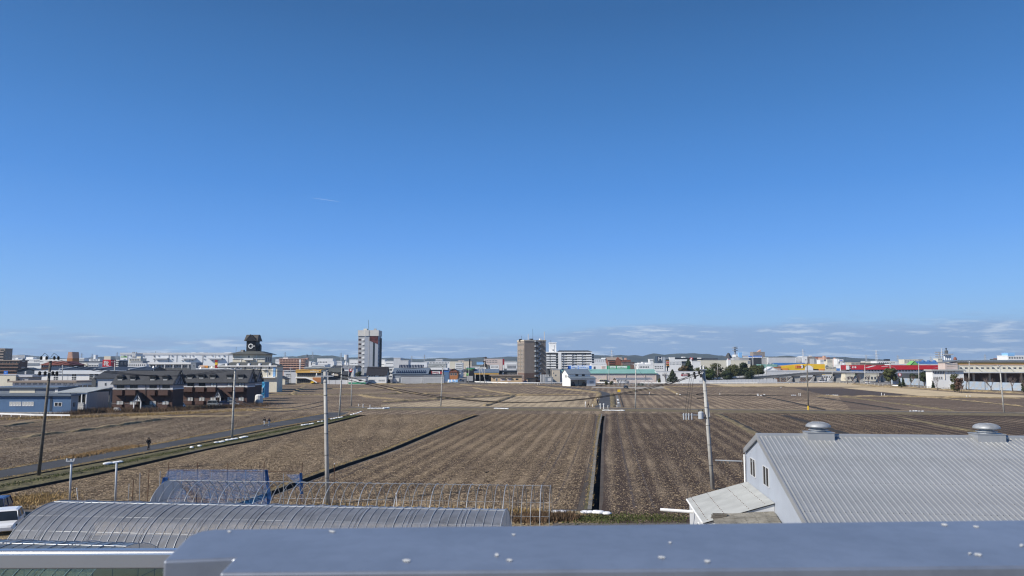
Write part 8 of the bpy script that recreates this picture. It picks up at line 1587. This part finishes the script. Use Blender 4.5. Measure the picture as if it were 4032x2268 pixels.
simple('cream apartment row on the right skyline','z8',330,560,605,1000,14,'cream_wall',(335,612,555,655,8,3)); simple('grey apartment end right of the cream row','z8',562,642,602,1010,14,'grey_wall',(566,608,636,655,5,3)); simple('white pump house below the telecom mast','z8',878,955,592,790,8,'cream_wall',(884,598,950,615,4,1))
o = B('four tall white silos with a head house','z8',1010,1130,545,800,12,None,name='silos',cat='silo'); r = o.w/8
for i in range(4): MB().lathe([(r*.98,0),(r*.98,o.h),(r*.5,o.h+1)],14,(r+2*r*i,4,0)).build('silo','white_metal',o.rt,smooth=False)
MB().box(-1,o.w+1,1,8,o.h+1.02,o.h+2.4).build('gantry','grey_wall',o.rt); MB().box(o.w*.3,o.w*.5,2,6,o.h+2.42,o.h+6).build('head_house','darkgrey_wall',o.rt); MB().tube([(-2.5,3,0),(-2.5,3,o.h+8)],.4,6).build('ladder_mast','lightgrey_wall',o.rt); MB().box(o.w*.34,o.w*.46,3,5,o.h+8,o.h+8.6).build('mast_top','dark_steel',o.rt); MB().tube([(o.w*.4,4,o.h+6),(o.w*.4,4,o.h+8)],.5,6).build('mast_stem','dark_steel',o.rt)
o = tag(MB().lathe([(1.7,0),(1.7,18),(1.4,19.5),(.3,20.5)],14).build('brown_tank','redbrown_wall'),'brown round-topped tank right of the silos','tank'); q = PD('z8',1163,600,790); o.location = (q.x,790,0); o.scale = (1,1,PD('z8',1163,560,790).z/20.5)
# cream factory
f_ = B('cream distribution factory with yellow stripe and open loading bays at right','z8',985,3000,632,395,12,None,name='factory',cat='factory'); rt = f_.rt; w, h = f_.w, f_.h; xq,_ = f_.L(1192,700); zl = f_.L(0,806)[1]
MB().box(xq,w,0,12,zl,h).build('upper_wall','cream_wall',rt); MB().box(0,xq-.02,-.6,6,0,f_.L(0,655)[1]).build('end_wall','pink_wall',rt)
f_.bx(1192,655,3000,682,.15,'gold_paint','stripe'); f_.bx(1192,683,3000,694,.17,'salmon_wall','stripe')
mb = MB(); n = 70
for i in range(n): x = xq+(w-xq)*i/n; mb.prism([(x,-1.0,h+.02),(x+(w-xq)/n*.55,-1.0,h+.02),(x+(w-xq)/n*.45,-1.0,h+.7),(x+(w-xq)/n*.1,-1.0,h+.7)],(0,13,0))
mb.build('folded_roof','bluegrey_roof',rt); MB().box(xq-.3,w,-.98,12.2,h-.25,h+.015).build('roof_slab','grey_roof',rt)
mb = MB(); MB().prism([(-.4,-1,f_.L(0,655)[1]),(xq,-1,h-.02),(xq,6,h-.02),(-.4,6,f_.L(0,655)[1])],(0,0,.4)).build('end_roof','grey_roof',rt)
for i in range(22): x0,x1,z0,z1 = f_.rect(1230+i*88,730,1280+i*88,756); put_win(rt,x0,x1,z0,z1,-.01,'grey_wall','glass')
for i in range(6): xa_,_ = f_.L(1220+i*262,700); xb2,_ = f_.L(1310+i*262,800); z0 = f_.L(0,700)[1]; MB().tube([(xa_,-.1,z0),(xb2,-4.8,zl+.1)],.12,5).build('canopy_stay','galvanised',rt)
MB().box(xq-2,w,-5,-.02,zl-.5,zl-.01).build('canopy','lightgrey_wall',rt); MB().box(xq,w,9,9.4,0,zl).build('bay_back','brick_wall',rt); MB().box(xq,w,0,9,-.0,1.1).build('loading_dock','concrete',rt)
for i in range(8): x = xq+(w-xq)*i/7; MB().box(x-.4,x+.4,-.3,.4,1.11,zl-.02).build('column','beige_wall',rt)
x0,x1,z0,z1 = f_.rect(1020,665,1180,692); marks(rt,x0,x1,z0,z1,-.62,'grey_wall',8); x0,x1,z0,z1 = f_.rect(1020,705,1170,718); marks(rt,x0,x1,z0,z1,-.62,'beige_wall',10)
for i,(X,Y,ww,hh,lb) in enumerate([(1405,905,30,45,'stack of cartons at the left of the loading dock'),(1440,910,22,40,'second stack of cartons on the loading dock'),(1480,915,46,30,'low carton pile in the middle of the loading dock'),(1535,930,50,30,'brown carton pile right of the dock door')]):
    q = PD('z8',X,Y,399); r = thing('carton_stack',lb,'cartons',(q.x,399,1.1)); n = 3
    for j in range(n): MB().box(0,ww/4.14/2912*399,0,1.5,j*hh/4.14/2912*399/n+.0,(j+.96)*hh/4.14/2912*399/n).build('carton','pink_wall' if j % 2 else 'beige_wall',r)
b = B('small white office with grey roof slab before the factory','z8',790,1300,785,376,6,'white_wall',name='office',cat='office'); MB().box(-1,b.w+.5,-1.2,6,b.h,b.L(0,766)[1]).build('roof','pale_roof',b.rt); b.wins(800,790,985,838,7,1,.3,frame='white_wall'); b.wins(1030,792,1170,838,3,1,.3,frame='cream_wall',glass='curtain'); b.wins(800,880,960,930,5,1,.35,frame='white_wall')
b.bx(985,770,992,930,.3,'beige_wall','pilaster')
simple('white factory annex with pale blue top at the right edge','z8',2018,2600,545,640,14,'white_wall',(2030,560,2280,590,6,1)).bx(2018,502,2130,545,.2,'sky_paint','blue_box'); simple('pale blue rooftop box on the white annex','z8',2018,2132,502,646,8,'sky_paint'); simple('low dark roofs on the skyline behind the factory','z8',1840,2010,600,700,10,'darkgrey_wall',(1850,606,2000,614,6,1)); simple('small brown arched roof on the skyline behind the factory','z8',1855,1885,590,720,6,'redbrown_wall')
# skyline mid-rises
for (lb,f,X0,X1,Yt,D,dep,m,ws) in [('white four-storey office right of the grey warehouses','z7',550,660,570,900,16,'white_wall',(555,582,655,660,5,4)),('white hospital-like block with round windows','z7',662,738,556,920,16,'white_wall',(705,600,725,615,1,1)),('grey stepped apartment block on the right skyline','z7',738,870,560,950,16,'taupe_wall',(742,568,866,650,5,6)),('grey lower apartment wing beside the stepped block','z7',850,905,595,930,14,'grey_wall',(853,600,902,650,3,4)),('brick-red apartment block on the right skyline','z7',907,985,562,1000,14,'redbrown_wall',(945,568,982,650,4,6)),('orange tower apartment with stepped top','z7',986,1058,575,980,14,'salmon_wall',(990,582,1054,648,5,6)),('red-brown block right of the orange tower','z7',1040,1102,572,1050,14,'redbrown_wall',(1044,578,1098,640,5,5)),('white small block in front of the brick-red apartments','z7',950,1010,612,850,10,'white_wall',(955,618,1005,640,4,2)),('cream apartment block right of the orange tower','z7',1062,1152,607,860,12,'cream_wall',(1068,613,1148,652,6,3)),('pink block with tower-like top','z7',1180,1228,602,900,10,'pink_wall',(1184,608,1224,650,4,4)),('white block behind the double-post sign','z7',1228,1250,596,880,10,'white_wall',None)]:
    b = simple(lb,f,X0,X1,Yt,D,dep,m,ws)
    if 'orange tower' in lb: b.top(1015,542,1040,578,'salmon_wall','stair_tower',.2,.4)
    if 'pink block' in lb: b.top(1188,574,1203,604,'salmon_wall','roof_turret',.2,.4)
    if 'stepped apartment' in lb: b.top(788,540,820,562,'lightgrey_wall')
# ================================================================ far rooftops, hills, pylons, air
SECT = [('z1',0,1700,560,'at far left, behind the brown apartment block'),('z2',300,1700,640,'behind the brown apartments'),('z3',380,1000,620,'around the salmon apartments'),('z3',1000,1700,620,'left of the tall tower'),('z3',2070,2484,650,'right of the tall tower'),('z4',350,1300,700,'behind the solar warehouse'),('z4',1300,2215,660,'between the street and the brown hotel'),
        ('z5',1350,2484,720,'behind the two billboards'),('z6',0,900,720,'left of the evergreen trees'),('z6',900,2484,820,'behind the evergreen trees'),('z7',500,1400,720,'between the yellow store and double-post sign'),('z7',1300,2277,800,'behind the red store'),('z8',0,1000,900,'left of the silos')]
WC = [('white_wall','white'),('white_wall','white'),('white_wall','white'),('lightgrey_wall','pale grey'),('cream_wall','cream'),('beige_wall','beige'),('pink_wall','pinkish'),('grey_wall','grey'),('taupe_wall','brown')]
RC = ['slate_roof','bluegrey_roof','brown_roof','grey_roof','white_metal','oldgreen_roof','navy_roof','blue_roof']
g = random.Random(11)
for (f,X0,X1,D0,ph) in SECT:
    made = []
    n = max(6,int((X1-X0)/58))
    for i in range(n):
        X = X0+(X1-X0)*(i+g.uniform(.1,.9))/n; D = D0*g.choice([1.0,1.15,1.3,1.55,1.9,2.4]); wd = g.choice([9,11,14,18,24])*(1 if D < 1000 else 1.4); hh = g.choice([6,7,7.5,8.5,10,12]) if D < 1000 else g.choice([8,10,12,14,17]); p = PD(f,X,700,D); made.append((p.x/D,p.x,D,wd,hh,g.choice(WC),g.choice(RC),g.random()))
    made.sort(); cnt = {}
    for (_,x,D,wd,hh,(wm,wn_),rm,kk) in made:
        gab = kk < .5; key = wn_+(' gabled' if gab else ' flat-roofed'); cnt[key] = cnt.get(key,0)+1
        o = thing('far_house','%s far %s house %s' % (ORD[cnt[key]-1],key,ph),'house',(x,D,0),g.uniform(-.25,.25),'far rooftops '+ph); dp = wd*.7
        MB().box(-wd/2,wd/2,0,dp,0,hh*(.72 if gab else 1)).build('wall',wm,o)
        if gab: z = hh*.72; a = [(-wd/2-.5,-.5,z-.2),(wd/2+.5,-.5,z-.2),(wd/2+.5,dp/2,hh),(-wd/2-.5,dp/2,hh)]; MB().prism(a,(0,0,.25)).build('roof',rm,o); MB().prism([(wd/2+.5,dp+.5,z-.2),(-wd/2-.5,dp+.5,z-.2),(-wd/2-.5,dp/2,hh),(wd/2+.5,dp/2,hh)],(0,0,.25)).build('roof',rm,o); MB().poly([(-wd/2,dp,z),(-wd/2,0,z),(-wd/2,dp/2,hh-.1)]).build('gable',wm,o); MB().poly([(wd/2,0,z),(wd/2,dp,z),(wd/2,dp/2,hh-.1)]).build('gable',wm,o)
        else: MB().box(-wd/2-.3,wd/2+.3,-.3,dp+.3,hh,hh+.5).build('roof',rm if kk > .8 else wm,o)
        nw = 3 if wd < 16 else 5
        for r_ in range(2 if hh < 9 else 3):
            for c in range(nw): put_win(o,-wd/2+wd*(c+.25)/nw,-wd/2+wd*(c+.75)/nw,1.2+r_*2.9,2.6+r_*2.9,-.01)
# pylons
def pylon(label,f,X,Yt,D,wb=None):
    p = PD(f,X,Yt,D); h = p.z; o = thing('transmission_tower',label,'pylon',(p.x,D,0)); w = h*.09; r = max(.16,D*.00013); mb = MB(); n = 9
    lv = [(w*(1-.9*(i/n)**.75),h*i/n) for i in range(n+1)]
    for (a,z0),(b_,z1) in zip(lv,lv[1:]):
        for s1,s2 in ((-1,-1),(1,-1),(1,1),(-1,1)):
            mb.tube([(a*s1,a*s2,z0),(b_*s1,b_*s2,z1)],r,4,cap=False)
        for q in (-1,1): mb.tube([(-a,q*a,z0),(b_,q*b_,z1)],r*.6,3,cap=False); mb.tube([(a,q*a,z0),(-b_,q*b_,z1)],r*.6,3,cap=False)
    mb.build('lattice','lightgrey_wall' if D < 1600 else 'grey_wall',o)
    for k,l in ((.66,.16),(.78,.14),(.90,.11)): z = h*k; MB().tube([(-h*l,0,z),(0,0,z+h*.02),(h*l,0,z)],r*1.1,4).build('crossarm','grey_wall',o)
for a in [('lattice pylon beside the grey stepped apartments','z7',665,437,1300),('lattice pylon behind the wide white hall','z7',1860,445,1300),('faint lattice pylon between the two nearer ones','z7',1695,525,2600),('slim lattice pylon left of the silos','z8',228,527,1900),('small lattice pylon behind the blue domes','z8',765,555,2400),('lattice pylon on the factory skyline','z8',1648,520,1900),('lattice pylon above the green billboard','z5',1690,442,1500),('lattice pylon left of the street, on the hill line','z4',710,523,2000),('small pylon left of the hill line pylon','z4',503,540,2600),('pylon left of the red sign block','z1',1168,470,2400),('pylon left of the logistics warehouse','z1',1672,460,2400),('pylon left of the slim white tower','z1',1315,480,2600),('red and white mast on the hill left of the tower','z3',508,645,3800),('mast on the hill behind the salmon apartments','z3',960,640,4200),('thin mast on the hill left of the tower','z3',1420,655,4200)]: pylon(*a)
o = PD('z6',1630,402,900); r = thing('telecom_mast','dark steel telecom mast left of the blue billboards','mast',(o.x,900,0)); MB().tube([(0,0,0),(0,0,o.z)],[1.6,.9],8).build('shaft','bluegrey_wall',r)
for k in (.88,.95,1.0): MB().lathe([(3.2,-.4),(3.2,.4)],8,(0,0,o.z*k)).build('antenna_ring','bluegrey_wall',r)
o = PD('z8',898,482,820); r = thing('telecom_mast','grey telecom mast left of the silos','mast',(o.x,820,0)); MB().tube([(0,0,0),(0,0,o.z)],[1.3,.7],8).build('shaft','grey_wall',r)
for k in (.80,.9,.99): MB().box(-4.5,4.5,-.5,.5,o.z*k-.6,o.z*k+.6).build('antenna_arm','grey_wall',r)
o = PD('z3',1507,690,900); r = thing('telecom_mast','white telecom mast with ring of antennas left of the tower','mast',(o.x,900,0)); MB().tube([(0,0,0),(0,0,o.z)],[1.2,.8],8).build('shaft','white_paint',r); MB().lathe([(2.6,-3),(2.6,3)],10,(0,0,o.z-3)).build('antenna_ring','lightgrey_wall',r)
# hills
HP = [('z1',-400,520),('z1',150,505),('z1',250,493),('z1',350,510),('z1',480,520),('z1',560,535),('z1',900,548),('z1',1400,548),('z1',1500,532),('z1',1620,515),('z1',1700,528),('z2',600,545),('z2',2000,548),('z2',2380,530),('z3',250,735),('z3',420,720),('z3',560,713),('z3',700,720),('z3',830,700),('z3',960,690),('z3',1080,710),('z3',1230,700),('z3',1330,712),('z3',1500,735),('z3',1690,732),('z3',2070,745),('z3',2300,740),
      ('z4',250,573),('z4',400,590),('z4',600,600),('z4',820,583),('z4',1030,572),('z4',1200,588),('z4',1450,573),('z4',1640,563),('z4',1800,575),('z4',2000,560),('z4',2210,550),('z5',150,560),('z5',1370,525),('z5',1500,540),('z5',1700,545),('z5',1830,523),('z5',1900,538),('z5',2080,527),('z5',2250,548),('z5',2440,498),('z6',170,548),('z6',380,498),('z6',500,520),('z6',740,503),('z6',1000,500),('z6',1150,513),('z6',1300,525),('z6',1450,555),('z6',1570,588),('z6',1700,600),('z6',1950,600),('z6',2180,550),('z6',2300,560),('z6',2484,550),
      ('z7',350,545),('z7',550,565),('z7',800,580),('z7',1100,576),('z7',1250,560),('z7',1400,565),('z7',1600,580),('z7',1750,600),('z7',1900,628),('z7',2277,645),('z8',800,640),('z8',2285,660),('z8',3200,650)]
HD = 4600.0; hp = sorted([(PD(*a,HD).x,PD(*a,HD).z) for a in HP]); hx = np.array([a for a,_ in hp]); hz = np.array([b_ for _,b_ in hp])
nx, ny = 460, 16; X = np.linspace(hx[0]-600,hx[-1]+600,nx); T = np.linspace(-1,1,ny); gr = np.random.default_rng(3)
top = np.interp(X,hx,hz); 
def sm(n_,k): 
    v_ = gr.normal(size=n_+k*4); ker = np.hanning(k*2+1); return np.convolve(v_,ker/ker.sum(),'same')[k*2:k*2+n_]
V = []
for t in T:
    prof_ = max(0,1-abs(t))**.8 if t > 0 else (1-abs(t))**.75
    V.append(np.stack([X + sm(nx,4)*18, np.full(nx,HD) + t*900 + sm(nx,9)*40, np.maximum(0,top*prof_ + sm(nx,3)*3.5*(abs(t) < .95) + sm(nx,12)*10*(0 < abs(t) < .9))],1))
V[ny//2][:,2] = top + sm(nx,2)*1.2
V = np.concatenate(V); F = np.array([(j*nx+i,j*nx+i+1,(j+1)*nx+i+1,(j+1)*nx+i) for j in range(ny-1) for i in range(nx-1)])
tag(link('hills',np_mesh('hills',V,F,['hill'],smooth=False)),kind='structure')
# short contrails high in the sky
m = bpy.data.materials.new('thin_vapour'); m.use_nodes = True; nt = m.node_tree; nt.nodes.clear(); o = nt.nodes.new('ShaderNodeOutputMaterial'); tr = NN(nt,'ShaderNodeBsdfTransparent'); df = NN(nt,'ShaderNodeBsdfDiffuse'); df.inputs[0].default_value = (.95,.95,.95,1); mx = nt.nodes.new('ShaderNodeMixShader'); mx.inputs[0].default_value = .14; nt.links.new(tr.outputs[0],mx.inputs[1]); nt.links.new(df.outputs[0],mx.inputs[2]); nt.links.new(mx.outputs[0],o.inputs[0]); MATS['thin_vapour'] = m
a = PD('d',787,498,38000); c = PD('d',858,508,38000); d_ = c-a; o = tag(MB().tube([(0,0,0),d_*.3,d_*.7,d_],[8,16,14,3],6).build('contrail','thin_vapour'),'short thin white contrail in the blue sky above the tower','contrail'); o.location = a
# the air: thin haze round the whole place
mb = MB(); mb.box(-7200,7200,-6900,7400,-2.0,260); hz_ = mb.build('haze',()); m = bpy.data.materials.new('haze'); m.use_nodes = True; nt = m.node_tree; nt.nodes.clear(); o = nt.nodes.new('ShaderNodeOutputMaterial'); v_ = NN(nt,'ShaderNodeVolumePrincipled',Density=HAZE if 'HAZE' in globals() else 8e-5,Anisotropy=.2); v_.inputs['Color'].default_value = (.62,.80,1,1); nt.links.new(v_.outputs[0],o.inputs['Volume']); hz_.data.materials.append(m); tag(hz_,kind='stuff')
